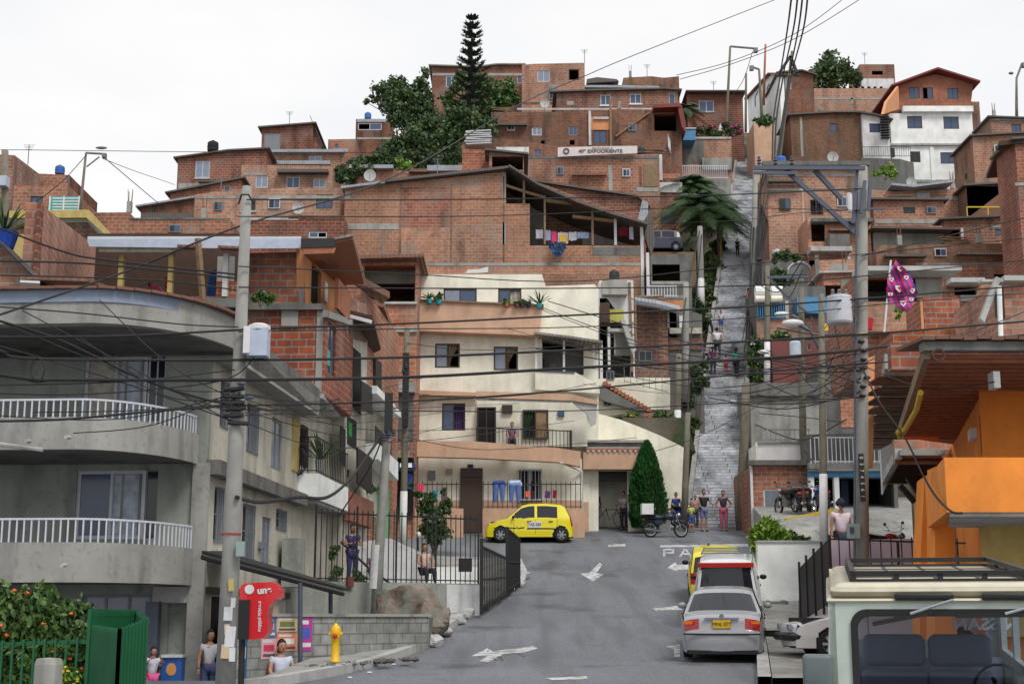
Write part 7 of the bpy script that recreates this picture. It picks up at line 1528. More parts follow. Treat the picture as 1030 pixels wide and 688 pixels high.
# ---------- off-road vehicle in the foreground ----------
JY = 10.4; jx = P(946,620,JY).x; jr = thing('offroad_vehicle', 'boxy pale green and cream off-road vehicle with a black roof rack, at the lower right', 'car', (0,0,0))
cream = paint('cream_paint', (196,190,170), .35, 1.25, 0, .4, .12); pgreen = paint('pale_green_body', (178,188,182), .35, 1.3, 0, .4, .1)
kpx = 1415/JY; jz = lambda py: (620-py)/kpx+1.6-.1; ju = lambda px: (px-946)/kpx
def jb(nm, a, b, m_, bev=.0, seg=3, parent=jr):
 bm = bmesh.new(); bmesh.ops.create_cube(bm, size=1); 
 for v in bm.verts: v.co = Vector(((a[0]+b[0])/2+v.co.x*(b[0]-a[0]), (a[1]+b[1])/2+v.co.y*(b[1]-a[1]), (a[2]+b[2])/2+v.co.z*(b[2]-a[2])))
 if bev: bmesh.ops.bevel(bm, geom=bm.edges, offset=bev, segments=seg, affect='EDGES', profile=.5)
 me = bpy.data.meshes.new(nm); bm.to_mesh(me); bm.free(); me.uv_layers.new(name='UVMap'); me.materials.append(m_)
 if bev: me.polygons.foreach_set('use_smooth', [True]*len(me.polygons))
 o = bpy.data.objects.new(nm, me); COL.objects.link(o); o.parent = parent; return o
U0, U1 = ju(838), ju(1054)
jb('roof', (U0+.02,.02,jz(603)), (U1-.02,3.3,jz(587)), cream, .09, 5)
jb('roof_gutter', (U0-.01,-.02,jz(606)), (U1+.01,3.33,jz(602)), cream, .015, 2)
def ringpoly(px0, py0, px1, py1, r, n=6):
 c = [(px0+r,py0+r,180),(px1-r,py0+r,270),(px1-r,py1-r,0),(px0+r,py1-r,90)]; out = []
 for x, y, a in c:
  for k in range(n+1): t = rad(a+90*k/n); out.append((ju(x+r*math.cos(t)), jz(y+r*math.sin(t))))
 return out
def jprism(nm, outer, hole, y0, y1, m_, par=jr):
 mb = MB(); loops = [outer]+([hole] if hole else []); fl = [p for l in loops for p in l]
 tr = tessellate_polygon([[Vector((a,b,0)) for a,b in l] for l in loops]); n_ = len(fl)
 mb.v = [Vector((a,y0,b)) for a,b in fl]+[Vector((a,y1,b)) for a,b in fl]; mb.f = [tuple(t) for t in tr]+[tuple(i+n_ for i in reversed(t)) for t in tr]
 k = 0
 for l in loops:
  for i in range(len(l)): j = (i+1)%len(l); mb.f.append((k+i,k+j,n_+k+j,n_+k+i))
  k += len(l)
 return mb.build(nm, m_, par)
body_front = [(U0+.01,jz(604)),(U1-.01,jz(604)),(U1+.03,jz(705)),(U0-.03,jz(705))]
jprism('windscreen_frame', body_front, ringpoly(862,615,1034,697,14), .0, .07, pgreen)
jprism('window_seal', ringpoly(859,612,1037,700,16), ringpoly(866,619,1030,693,12), -.02, .0-.001, M['black_trim'])
gl_ = NT('clear_glass'); gl_.b.inputs['Transmission Weight'].default_value = 1; gl_.b.inputs['IOR'].default_value = 1.5; gl_.b.inputs['Roughness'].default_value = .0; gl_.b.inputs['Base Color'].default_value = (.5,.55,.66,1)
jprism('windscreen', ringpoly(864,617,1032,695,12), None, .03, .034, gl_.m)
jb('visor_strip', (ju(902),-.035,jz(603)), (ju(958),-.005,jz(597)), M['black_trim'], .01, 2); jb('visor_strip', (ju(984),-.035,jz(603)), (ju(1040),-.005,jz(597)), M['black_trim'], .01, 2)
for s, u in ((-1,U0),(1,U1)):
 mb = MB(); sidep = [(0,jz(606)),(3.25,jz(606)),(3.25,jz(705)),(0,jz(705))]; u2 = u-s*.05
 pl_ = [(.12,jz(616)),(1.0,jz(616)),(1.0,jz(690)),(.12,jz(690))]; pl2 = [(1.12,jz(616)),(2.2,jz(616)),(2.2,jz(690)),(1.12,jz(690))]; pl3 = [(2.3,jz(616)),(3.1,jz(616)),(3.1,jz(690)),(2.3,jz(690))]
 loops = [sidep,pl_,pl2,pl3]; fl = [p for l in loops for p in l]; tr = tessellate_polygon([[Vector((a,b,0)) for a,b in l] for l in loops]); n_ = len(fl)
 mb.v = [Vector((u,a,b)) for a,b in fl]+[Vector((u2,a,b)) for a,b in fl]; mb.f = [tuple(t) for t in tr]+[tuple(i+n_ for i in t) for t in tr]; k = 0
 for l in loops:
  for i in range(len(l)): j = (i+1)%len(l); mb.f.append((k+i,k+j,n_+k+j,n_+k+i))
  k += len(l)
 mb.build('side_panel', pgreen, jr)
 jb('lower_body', (min(u,u2)-.01,-.1,.45), (max(u,u2)+.01,3.3,jz(704)), pgreen, .02, 2)
jprism('rear_panel', [(U0+.06,jz(606)),(U1-.06,jz(606)),(U1-.06,.5),(U0+.06,.5)], [(U0+.17,jz(617)),(U1-.17,jz(617)),(U1-.17,jz(680)),(U0+.17,jz(680))], 3.2, 3.24, pgreen)
jb('floor', (U0+.06,.08,.5), (U1-.06,3.2,.55), M['black_trim']); jb('dashboard', (U0+.07,.08,.75), (U1-.07,.5,jz(697)), M['black_trim'], .04, 2)
jb('bonnet', (U0+.12,-1.1,.6), (U1-.12,.02,jz(706)), pgreen, .06, 3); jb('grille', (U0+.2,-1.14,.65), (U1-.2,-1.09,.95), M['black_trim']); jb('front_bumper', (U0-.02,-1.3,.42), (U1+.02,-1.12,.58), M['grey_iron'], .03, 2)
for s in (-1,1):
 uc = (U0+U1)/2
 mb = MB(); mb.lathe([(0,-.03),(.09,-.03),(.1,0)], (uc+s*.58,-1.13,.82), 14, 'Y'); mb.build('headlight', M['glass_pale'], jr)
 jb('mudguard', (uc+s*.72-.14,-1.05,.55), (uc+s*.72+.14,.0,.98), pgreen, .05, 3)
 for y in (-.55,2.4): wheel(jr, uc+s*.68, y, .38, .22, s)
seatm = paint('seat_fabric', (116,120,134), .9, 1.5)
for u_, w_ in ((ju(906),.26),(ju(975),.26)):
 mb = jb('seat_back', (u_-w_,1.1,.65), (u_+w_,1.24,jz(688)), seatm, .05, 3); jb('headrest', (u_-w_*.93,1.12,jz(684)), (u_+w_*.93,1.26,jz(650)), seatm, .06, 4, mb)
jb('rear_bench', (U0+.12,2.3,.7), (U1-.12,2.45,jz(690)), seatm, .05, 3)
mb = MB(); mb.tube([(ju(1000),.55,jz(690)),(ju(1000),.62,jz(688))], .02); mb.lathe([(.17,-.012),(.19,0),(.17,.012)], (ju(1005),.62,jz(698)), 18, 'Y'); mb.build('steering_wheel', M['black_trim'], jr)
o = text(jr, 'NISSAN', (.62,3.17,1.20), .15, M['white_paint'], (90,0,180), 'window_lettering', .002, .004, sx=1.15)
for (a, b, c, d) in (((957,603),(916,616),(880,626),(936,615)),((1044,606),(1004,616),(958,618),(1024,617))):
 mb = MB(); mb.tube([(ju(a[0]),-.05,jz(a[1])),(ju(b[0]),-.07,jz(b[1]))], .011, 6); w_ = mb.build('wiper', M['chrome'], jr)
 mb = MB(); mb.bar((ju(c[0]),-.06,jz(c[1])),(ju(d[0]),-.06,jz(d[1])),.02,.03); mb.build('wiper_blade', M['black_trim'], w_)
jb('door_mirror', (ju(811),-.1,jz(690)), (ju(840),-.02,jz(655)), paint('mirror_grey', (96,106,108), .5, 1.2), .03, 3)
mb = MB(); mb.tube([(ju(838),.05,jz(672)),(ju(842),.1,jz(690))], .012); mb.tube([(ju(838),.05,jz(662)),(ju(846),.1,jz(655))], .012); mb.build('mirror_arm', M['black_trim'], jr)
rk0, rk1 = ju(864), ju(1034); zr0, zr1 = jz(588), jz(579)
def jt(nm, pts, r=.018): mb = MB(); [mb.bar(a, b, r*2) for a, b in zip(pts, pts[1:])]; return mb.build(nm, M['iron'], jr)
for z_, r_ in ((zr0,.026),(zr1,.02)): jt('rack_rail', [(rk0,.25,z_),(rk1,.25,z_),(rk1,3.0,z_),(rk0,3.0,z_),(rk0,.25,z_)], r_)
for x in [rk0+(rk1-rk0)*k/4 for k in range(5)]:
 jt('rack_post', [(x,.25,zr0-.07),(x,.25,zr1)], .02); jt('rack_slat', [(x,.25,zr0),(x,3.0,zr0)], .012)
for y in (.9,1.6,2.3): jt('rack_slat', [(rk0,y,zr0),(rk1,y,zr0)], .014); jt('rack_post', [(rk0,y,zr0-.08),(rk0,y,zr1)], .018); jt('rack_post', [(rk1,y,zr0-.08),(rk1,y,zr1)], .018)
jt('rack_foot', [(rk0-.02,.2,jz(596)),(rk0+.0,.25,zr0)], .02)
jr.location = (jx, JY, .1); jr.rotation_euler = (rad(4.2), 0, rad(-12.5))
# ---------- poles ----------
def pole(lab, b, t, r0, r1, mat='pole', name='utility_pole', white=None, n=14):
 root = thing(name, lab, 'utility pole' if name == 'utility_pole' else 'pole', b)
 mb = MB(); b = Vector(b); t = Vector(t); mb.tube([b-Vector((0,0,.3)), b.lerp(t,.33), b.lerp(t,.66), t], [r0, r0*.67+r1*.33, r0*.33+r1*.67, r1], n); mb.build('shaft', M[mat], root, smooth=True)
 if white: 
  f_ = white; mb = MB(); mb.tube([b, b.lerp(t,f_)], r0+.006, n, r0+(r1-r0)*f_+.006); mb.build('white_base', M['white_paint'], root, smooth=True)
 return root
def ins(root, c, n=3, r=.06, axis=(1,0,0), mat='white_paint'):
 for k in range(n):
  v = Vector(c)+Vector(axis)*(k-(n-1)/2)*.3; mb = MB(); mb.lathe([(r*.4,-.02),(r,0),(r*.5,.04),(r,.07),(r*.5,.1),(r*.7,.14),(0,.17)], v, 8); mb.build('insulator', M[mat], root)
PY1, PY5 = 21.5, 27.5
p1 = pole('big grey concrete utility pole with a pale blue transformer before the left corner building', P(226,705,PY1), P(248.5,188,PY1), .16, .075, 'pole')
mb = MB(); c_ = P(260.5,345,PY1-.1); mb.cbox(c_, (.3,.3,.44)); mb.build('transformer', flat('pale_blue_tin', (170,180,198)), p1)
mb = MB(); mb.lathe([(.17,-.04),(.17,.03),(.1,.06),(0,.07)], c_+Vector((0,0,.24)), 12); mb.build('transformer_lid', M['white_paint'], p1)
mb = MB(); mb.cbox(P(249.5,343,PY1-.15), (.1,.26,.42)); mb.build('transformer_bracket', M['white_paint'], p1)
for k in range(6):
 mb = MB(); v = P(238,394+k*6.5,PY1)+Vector((R.uniform(-.03,.05),-.16,0)); mb.tube([v-Vector((.15,0,.0)), v+Vector((.16,0,R.uniform(-.03,.03)))], .035, 7); mb.build('cable_clamp', M['iron'], p1)
for k in range(2): mb = MB(); c_ = P(243+k*8,386+k*14,PY1-.2); mb.ball(c_, .05, 8, (1.5,1,.6)); mb.build('junction_box', M['galv'], p1)
mb = MB(); mb.cbox(P(242,552,PY1-.2), (.12,.1,.22)); mb.build('meter_box', flat('greenish_grey_box', (140,160,156)), p1)
mb = MB(); v = P(232.6,537,PY1); mb.lathe([(.152,-.012),(.155,0),(.152,.012)], v, 16); mb.build('red_band', flat('red_band_paint', (160,50,40)), p1)
for k, (a, b_, w_, h_, c_) in enumerate(((228,617,.13,.2,'white_dirty'),(230,640,.15,.3,'white_dirty'),(225,655,.12,.2,'poster_cream'),(231,588,.08,.18,'yellow_post'),(233,606,.07,.14,'white_dirty'),(227,633,.08,.16,'poster_cream'),(232,658,.09,.2,'white_dirty'))):
 mb = MB(); v = P(a+1.5,b_,PY1-.19+k*.001); mb.cbox(v, (w_,.012,h_), Matrix.Rotation(R.uniform(-.08,.08),3,'Y')); mb.build('torn_bill', M[c_], p1)
mb = MB(); mb.tube([P(240,205,PY1-.15), P(243,196,PY1-.5), P(250,196,PY1-.6), P(255,205,PY1-.15)], .015, 6); mb.build('top_hook', M['iron'], p1)
p2 = pole('grey utility pole behind the fence with a white painted base, left of the cream block', P(377,622,36), P(392,398,36), .14, .10, 'pole', white=.0)
mb = MB(); v = P(377,575,36); mb.tube([P(376.8,592,36), P(379.4,548,36)], .15, 12); mb.build('painted_band', M['white_dirty'], p2)
mb = MB(); mb.cbox(P(391,415,35.8), (.2,.2,1.0)); mb.build('cable_bundle', M['iron'], p2); ins(p2, P(391,440,35.6), 3, .08, (.4,0,.2), 'galv')
p3 = pole('slim grey pole with a white base right beside the leafy shrub', P(405,560,49), P(409.5,330,49), .13, .1, 'pole_old', white=.28)
mb = MB(); mb.cbox(P(408,392,48.8), (.22,.2,2.6)); mb.build('cable_bundle', M['iron'], p3); ins(p3, P(407,372,48.7), 2, .08, (.3,0,.5), 'galv')
p5 = pole('tall pale concrete utility pole with a cross-arm and black number plate at the right', P(866,600,PY5), P(867.5,168,PY5), .15, .10, 'pole')
mb = MB(); mb.bar(P(758,169,PY5-.3), P(870,169.5,PY5-.3), .07, .08); mb.build('cross_arm', M['galv'], p5); mb = MB(); mb.bar(P(758,174,PY5-.3), P(800,174.5,PY5-.3), .05, .06); mb.build('cross_arm_angle', M['galv'], p5)
for a, b_ in (((790,171),(862,236)),((819,171),(846,200))): mb = MB(); mb.bar(P(*a,PY5-.22), P(*b_,PY5-.1), .06, .09); mb.build('brace', M['galv'], p5)
for a, b_, c_ in ((870,182,215),(875.5,182,212),(862,172,225)): mb = MB(); mb.bar(P(a,b_,PY5-.2), P(a-(2 if a>870 else 4),c_,PY5-.2), .06); mb.build('upright', M['galv'], p5)
mb = MB(); mb.bar(P(850,211,PY5-.2), P(890,210,PY5-.2), .04); mb.build('lower_arm', M['galv'], p5)
mb = MB(); mb.lathe([(.05,-.2),(.06,0),(.06,.16),(.04,.2)], P(854.5,204,PY5-.2), 8); mb.build('fuse', M['white_paint'], p5)
ins(p5, P(780,165,PY5-.3), 3, .05, (1.1,0,0), 'galv')
mb = MB(); c_ = P(845,326,PY5-.15); mb.lathe([(0,0),(.22,0),(.245,.04),(.245,.5),(.25,.52),(.24,.56),(.05,.6),(0,.6)], c_, 20); mb.build('transformer', paint('transformer_grey', (186,190,200), .5, 1.25), p5, smooth=False)
for k in range(3): mb = MB(); mb.lathe([(.03,0),(.045,.02),(.025,.05),(.04,.08),(.02,.12)], c_+Vector(((k-1)*.13,-.05,.58)), 8); mb.build('bushing', M['grey_iron'], p5)
mb = MB(); mb.bar(c_+Vector((.2,0,.1)), P(862,322,PY5), .08); mb.bar(c_+Vector((.2,0,.5)), P(862,302,PY5), .08); mb.build('transformer_bracket', M['grey_iron'], p5)
v = P(867,480,PY5-.18); mb = MB(); mb.cbox(v, (.1,.02,.92)); mb.build('number_plate', M['iron'], p5)
for k, ch in enumerate('0374561'): text(p5, ch, v+Vector((0,-.014,.38-.125*k)), .1, M['white_paint'], (90,90,0), 'plate_digit', .001)
mb = MB(); mb.cbox(P(858.5,534,PY5-.2), (.22,.16,.28)); mb.build('meter_box', flat('greenish_grey_box', (150,164,160)), p5); mb = MB(); mb.cbox(P(857,533,PY5-.3), (.08,.02,.12)); mb.build('meter_window', M['glass'], p5)
mb = MB(); mb.tube([P(859.5,600,PY5-.17), P(859.5,545,PY5-.17), P(860.5,300,PY5-.16), P(862,180,PY5-.13)], .022, 6); mb.build('conduit', M['galv'], p5)
for k in range(7): mb = MB(); v = P(868,345+k*9,PY5)+Vector((R.uniform(-.1,.12),-.16,0)); mb.ball(v, .05, 7, (1.6,1,.8)); mb.build('cable_clamp', M['iron'], p5)
mb = MB(); mb.lathe([(.14,-.02),(.145,0),(.14,.02)], P(867,337,PY5), 14); mb.build('yellow_band', M['yellow_iron'], p5)
for k,(a,b_) in enumerate(((869,575),(864,590))): mb = MB(); mb.cbox(P(a,b_,PY5-.17), (.1,.01,.14)); mb.build('sticker', M['fl_yel'] if k else M['pale_green'], p5)
p4 = pole('slim grey-brown pole with a tall white base behind the white wall', P(829,557,41.5), P(826,296,41.5), .125, .085, 'pole_old', white=.30)
p6 = pole('grey lamp pole carrying two street lamps and a small pale transformer, right of the stairs', P(808,470,62), P(805.5,279,62), .17, .12, 'pole_old')
mb = MB(); mb.bar(P(772,279,61.7), P(813,278.5,61.7), .12); mb.build('cross_arm', M['galv'], p6); mb = MB(); mb.bar(P(774,282,61.7), P(812,315,61.7), .09); mb.build('brace', M['galv'], p6); mb = MB(); mb.lathe([(.25,-.35),(.25,.32),(.2,.38),(0,.4)], P(800,352,61.5), 12); mb.build('transformer', flat('pale_blue_tin2', (186,200,214)), p6)
def lamp(par, a, b_, s=1.):
 c = P(*a, par[1]); o = par[0]; mb = MB(); mb.tube([P(*b_, par[1]), P((a[0]+b_[0])/2, (a[1]+b_[1])/2-2, par[1]), c], .04*s, 6); mb.build('lamp_arm', M['grey_iron'], o); mb = MB(); mb.ball(c, .26*s, 10, (1.3,.6,.45)); mb.build('lamp_head', M['white_paint'], o, smooth=True)
lamp((p6,61.5), (797.5,325), (812,331), 1.5); lamp((p6,61.5), (786.5,316), (804,320), 1.0); lamp((p6,61.5), (768,354), (775,354), .8)
mb = MB(); mb.tube([P(798,325,61.5), P(815,333,61.5), P(835,372,61.5)], .07, 6); mb.build('lamp_bracket', M['galv'], p6)
for lab, a, b_, Y, r, mt, wh in (('thin grey pole with a white base among the shrubs right of the climbers', (771.5,386), (772,268), 73, .17, 'pole_old', .35),
 ('pale pole with a white base at the left edge of the middle stairway', (705.5,316), (704,228), 88, .24, 'pole', .4),
 ('slim concrete pole between the tin canopy and the stairway', (689.5,398), (690,284), 69, .2, 'pole', 0), ('grey pole with a pale painted middle at the left of the lower stairway', (680.5,470), (683,356), 64, .17, 'pole_old', .5),
 ('tall concrete pole right of the upper stairway under the cable bundle', (757,320), (760,168), 86, .22, 'pole', 0), ('second concrete pole beside the upper stairway with a white base', (786,250), (785,170), 92, .22, 'pole_old', .3),
 ('dark pole beside the right edge of the lower stairway', (745.5,533), (750.5,385), 61, .24, 'pole_old', 0), ('grey rail post at the left edge of the lower stairway', (688,525), (692,415), 60.8, .16, 'pole_old', 0),
 ('thin bare pole on the skyline beside the white side house', (768,103), (770,45), 128, .13, 'wood_red', 0), ('thin dark pole behind the hedge at the stair top', (750,130), (750.5,74), 124, .13, 'pole_old', 0),
 ('tall thin pole behind the brick house right of the big white house', (976,135), (976,100), 121, .05, 'wood', 0)):
 o = pole(lab, P(*a,Y), P(*b_,Y), r, r*.7, mt, 'pole', wh)
for lab, a, b_, arm, Y in (('tall grey street light pole with a square head on the skyline', (729.5,150), (734.5,47), (758,49), 126), ('small curved street light on the skyline beside the square headed one', (766.5,120), (763.5,70), (754,67), 125), ('leaning street light with a transformer over the far left rooftops', (80.5,213), (86.5,154), (103,155), 68), ('thin double headed street light on the far right skyline', (1022.5,118), (1022.5,79), (1028,64), 118)):
 o = pole(lab, P(*a,Y), P(*b_,Y), .0012*Y, .0008*Y, 'pole_old', 'street_light'); o['category'] = 'street light'
 mb = MB(); mb.tube([P(*b_,Y), P(*arm,Y)], .0008*Y, 6); mb.build('arm', M['grey_iron'], o); mb = MB(); mb.cbox(P(arm[0]+2,arm[1]+2,Y), (.003*Y,.003*Y,.0035*Y)); mb.build('lamp_head', M['grey_iron'], o)
mb = MB(); mb.bar(P(87,168,68), P(100,158,68), .06); mb.build('brace', M['grey_iron'], bpy.data.objects['street_light.002']); mb = MB(); mb.ball(P(102,149,68), .12, 8, (2.6,1,.6)); mb.build('lamp_head', M['grey_iron'], bpy.data.objects['street_light.002'])
mb = MB(); mb.ball(P(1017,74,118), .16, 8, (1.5,1,.8)); mb.build('lamp_head', M['grey_iron'], bpy.data.objects['street_light.003'])
o = pole('dark weathered pole with a grey box at the left edge', P(5,300,40), P(5,152,40), .13, .1, 'pole_old'); mb = MB(); mb.cbox(P(2,183,39.8), (.35,.3,.3)); mb.build('transformer', flat('pale_blue_tin', (170,180,198)), o)
o = pole('cable pole with twin dark insulator arms rising into the sky above the brown brick house', P(779,200,104), P(797,52,104), .16, .12, 'pole_old')
for a, b_, c_, d in ((783,75,795,57),(795,57,802,75),(781,76,790,76),(798,74,804,76)): mb = MB(); mb.bar(P(a,b_,103.7), P(c_,d,103.7), .22); mb.build('insulator_arm', M['iron'], o)
# ---------- cables ----------
def Yc(px): return PY1+(PY5-PY1)*(px-240)/(866-240)
ncab = 0
def cable(lab, pts, r=.02, Y=None, grp='overhead cables across the street', n=6, dy=0):
 """pts: points the cable passes through; Y: depth or list"""
 w_ = []
 for i, (a, b_) in enumerate(pts):
  y = (Yc(a) if Y is None else (Y[i] if isinstance(Y, (list, tuple)) else Y))-.2+dy; w_.append(P(a, b_, y))
 out = []
 for i in range(len(w_)-1):
  p0 = w_[max(0,i-1)]; p1_, p2_ = w_[i], w_[i+1]; p3_ = w_[min(len(w_)-1,i+2)]
  for k in range(n): t = k/n; out.append(.5*((2*p1_)+(p2_-p0)*t+(2*p0-5*p1_+4*p2_-p3_)*t*t+(3*p1_-p0-3*p2_+p3_)*t**3))
 out.append(w_[-1]); mb = MB(); mb.tube(out, r, 6)
 tag(mb.build('overhead_cable', M['cable'], top=True), lab, 'cable', grp)
H_ = 'crossing the whole street '
cable('thickest black cable crossing just under the third floor windows of the cream block', [(-40,370),(20,380),(60,382),(260,382),(420,379),(580,370),(760,361),(866,352),(900,348),(1070,334)], .026)
cable('black cable crossing over the lower edge of the third floor windows', [(-40,347),(0,353),(40,361),(260,362),(420,359),(580,352),(760,343),(900,334),(1070,320)], .021)
cable('black cable '+H_+'over the peach parapet of the cream block', [(-40,339),(120,338),(260,331),(420,325),(580,317),(760,308),(900,298),(1070,284)], .017)
cable('thin black cable close below the cable over the peach parapet', [(240,334),(400,331),(580,329),(760,319),(900,305),(1070,292)], .009)
cable('black cable crossing between the second and third floor of the cream block', [(240,408),(420,403),(580,392),(760,375),(866,366),(1070,352)], .015)
cable('thin cable crossing over the second floor windows of the cream block', [(240,412),(420,413.5),(580,413),(760,404),(866,400)], .009)
cable('thin cable crossing at the roof edge of the cream block', [(240,268),(400,275),(580,283),(760,265),(866,256),(1070,236)], .009)
cable('thin cable crossing over the top floor windows of the cream block', [(240,289),(400,290),(580,290),(760,287),(866,278),(1070,258)], .011)
cable('thin cable rising from the right pole past the football flag', [(866,258),(1070,210)], .012)
cable('thin cable from the left pole top running right over the long brick wall', [(248,201),(440,201),(700,197),(866,190)], .011)
cable('thin cable over the long brick wall, lower of the two', [(240,218),(440,218),(560,215),(700,209),(866,212)], .008)
cable('thin slack cable along the fascia of the corner building to the left pole', [(-40,306),(80,315),(180,326),(240,329)], .010)
cable('diagonal cable dropping over the upper balcony to the left pole clamps', [(-40,310),(0,323),(60,342),(140,380),(200,400),(234,407)], .019)
cable('low black cable sagging across the corner building to the left pole clamps', [(-40,424),(60,422),(150,414),(232,408)], .017)
cable('thin cable in front of the upper balcony railing', [(-40,394),(60,397),(150,392),(232,380),(262,350)], .010)
cable('thin short cable over the lower part of the upper balcony', [(-40,388),(120,384),(236,372)], .010)
cable('thick cable swinging down from the left pole and up to the pole behind the fence', [(238,500),(262,505),(300,500),(329,500),(352,482),(372,455),(382,440)], .035, [21.5,24,27,29.5,32,34.5,36])
cable('cable climbing from the terrace to the pole behind the fence', [(340,520),(372,470),(386,436)], .02, [36,36,36])
cable('long diagonal cable rising over the brick houses into the sky', [(-40,330),(130,272),(240,228),(400,176),(523,105),(590,76),(640,55),(800,-8)], .016, [18,21,22,30,44,50,54,60])
cable('faint straight cable across the sky at the far left', [(-60,150),(200,153),(400,154),(520,156)], .014, 60)
cable('upper thin cable of the pair rising to the right in the sky', [(680,76),(735,62),(800,34),(860,-10)], .03, [120,118,110,104])
cable('lower thin cable of the pair rising to the right in the sky', [(684,80),(735,65),(800,39),(880,-10)], .03, [120,118,110,104])
for i, (x0, x1) in enumerate(((795,788),(801,791),(806,797),(811,799))):
 cable('steep overhead cable from the skyline pole arms to the top edge of the picture', [(x0+2,-10),(x0-3,30),(x1-3,74)], .05, [60,80,103.7]); cable('steep cable dropping from the skyline pole arms to the cluster over the upper stairs', [(x1-3,76),(x1-10,120),(776+i*2,170),(766+i*3,210),(762+i,262)], .06, [103.7,98,94,90,84])
cable('thin slack cable hanging left from the leaning street light', [(87,156),(60,185),(20,215)], .02, 68); cable('thin slack cable running right from the leaning street light', [(104,158),(130,180),(168,212)], .022, [68,75,84])
cable('second slack cable running right from the leaning street light', [(104,160),(135,172),(176,186)], .018, [68,76,96]); cable('cable from the square headed street light down to the brick roof', [(757,52),(748,80),(736,98)], .03, 124)
cable('pale looped cable hanging from the lamp pole near the grey wall', [(829,388),(838,396),(846,396),(853,382),(858,368)], .014, 40); cable('dark cable dropping from the right pole past the orange house balcony', [(868,372),(885,405),(910,440),(935,490),(955,513),(968,516)], .018, [27.2,26,25,22.5,21,20.9])
cable('thin cable from the right pole to the orange eave', [(868,368),(905,383),(945,392),(1000,384)], .011, [27.2,25,23,20.5]); cable('thin sagging cable from the right pole to the diagonal board', [(868,366),(900,352),(935,346),(980,333),(1040,310)], .012, [27.2,30,32,34,36])
cable('thin cable from the right pole top left across the palm crown', [(862,211),(800,215),(740,222),(690,224),(640,226)], .014, [27.4,45,65,80,82]); cable('thin cable hanging low over the concrete wall right of the stairs', [(740,398),(775,392),(810,388),(862,384)], .012, [60,60,50,28])
cable('lower dark cable over the concrete wall right of the stairs', [(740,408),(775,404),(815,398),(862,392)], .014, [60,60,50,28]); cable('cable running up the left side of the stairway between the poles', [(683,360),(690,300),(697,265),(704,232)], .03, [64,69,80,88])
cable('second cable running up the left side of the stairway between the poles', [(692,415),(694,350),(700,300),(706,236)], .03, [61,66,80,88]); cable('dark cable over the left rooftops', [(-40,214),(60,252),(110,262),(236,276)], .014)
cable('cable from the left edge over the brick gable to the left pole', [(-40,262),(60,264),(120,268),(238,280)], .014); cable('cable over the porch of the brick house with yellow posts', [(-40,276),(80,279),(170,283),(238,292)], .011)
cable('thin cable between the two middle poles and the cream block', [(409,345),(470,352),(540,350),(602,345)], .012, [49,52,56,59]); cable('thin sagging wire over the lower storeys of the cream block', [(409,440),(480,452),(560,448),(640,440)], .012, [49,52,56,60])
cable('thin wire from the shrub pole to the corner brace', [(408,395),(470,400),(540,396),(600,385)], .012, [49,52,56,60]); cable('thin wire from the cypress to the lamp pole', [(655,455),(700,440),(750,415),(806,380)], .014, [58,59,60,62])
for i in range(10):
 a = R.uniform(748,762); cable('thin hanging wire of the cable tangle beside the upper stairway', [(a+R.uniform(8,22),170+R.uniform(0,10)), (a+R.uniform(2,10),230), (a+R.uniform(0,4),290), (a-R.uniform(0,6),340+R.uniform(0,40))], .025, [88,86,82,76], 'cable tangle beside the upper stairway')
cl = thing('cable_coil', 'loop of spare cable hanging between joints in front of the upper balcony', 'cable coil', P(38,385,21)); mb = MB()
mb.tube([P(38+7*math.sin(t*.5236)*(1 if t%2 else .9), 372-12*math.cos(t*.5236), Yc(38)-.25) for t in range(13)], .012, 6); mb.build('loop', M['cable'], cl); mb = MB(); mb.ball(P(38,382,Yc(38)-.2), .07, 8, (2.2,1,.6)); mb.build('joint', M['iron'], cl)
mb = MB(); mb.tube([P(-20,444,20), P(43,452.5,20)], .03, 6); tag(mb.build('grey_rod', M['conc_light'], top=True), 'pale pipe end sticking into view in front of the upper balcony', 'pipe')
b0 = G(243,690); bo = thing('phone_booth', 'red street telephone hood with white lettering on a black post, beside the left pole', 'telephone booth', b0); by = YP(22.6)
pf = [(241,592),(243,588),(247,586.4),(262,585.6),(274,585),(278,588),(281,594),(281.5,600),(275,604),(270,610),(268.5,618),(269.5,628),(269,636),(265,641),(256,643),(248,642.5),(243,638),(241,625)]
redm = paint('booth_red', (200,24,36), .35, 1.3, 0, .4, .05)
mb = MB(); prism(mb, by, [by.hit(a,b) for a,b in pf], 0, .5); mb.build('hood', redm, bo)
panel(bo, 'dark_side', by, 240, 603, 251, 643, 'iron', .06, -.002); mb = MB(); mb.tube([P(242,700,22.7), P(243.5,642,22.7), P(244,605,22.7)], .05, 8); mb.build('post', M['iron'], bo)
mb = MB(); c_ = by.wp(251,592.5,-.01); mb.lathe([(0,-.005),(.075,-.005),(.075,.005)], c_, 16, 'Y'); mb.build('white_emblem', M['white_paint'], bo)
text(bo, 'une', by.wp(266,593.5,-.01), .15, M['white_paint'], (90,-6,0), 'lettering', .003, .006); text(bo, 'servicio', by.wp(261.5,612,-.01), .075, M['white_paint'], (90,90,0), 'lettering', .002, .002); text(bo, 'público', by.wp(261.5,628,-.01), .075, M['white_paint'], (90,90,0), 'lettering', .002, .002)
g = thing('street_banner', 'narrow blue and white hanging banner behind the red telephone hood', 'banner', P(246,680,23.6)); panel(g, 'sheet', YP(23.6), 241.5, 640, 248.5, 684, 'poster_blue', .01, 0); panel(g, 'white_patch', YP(23.59), 242.5, 650, 247.5, 662, 'white_paint', .012, 0)
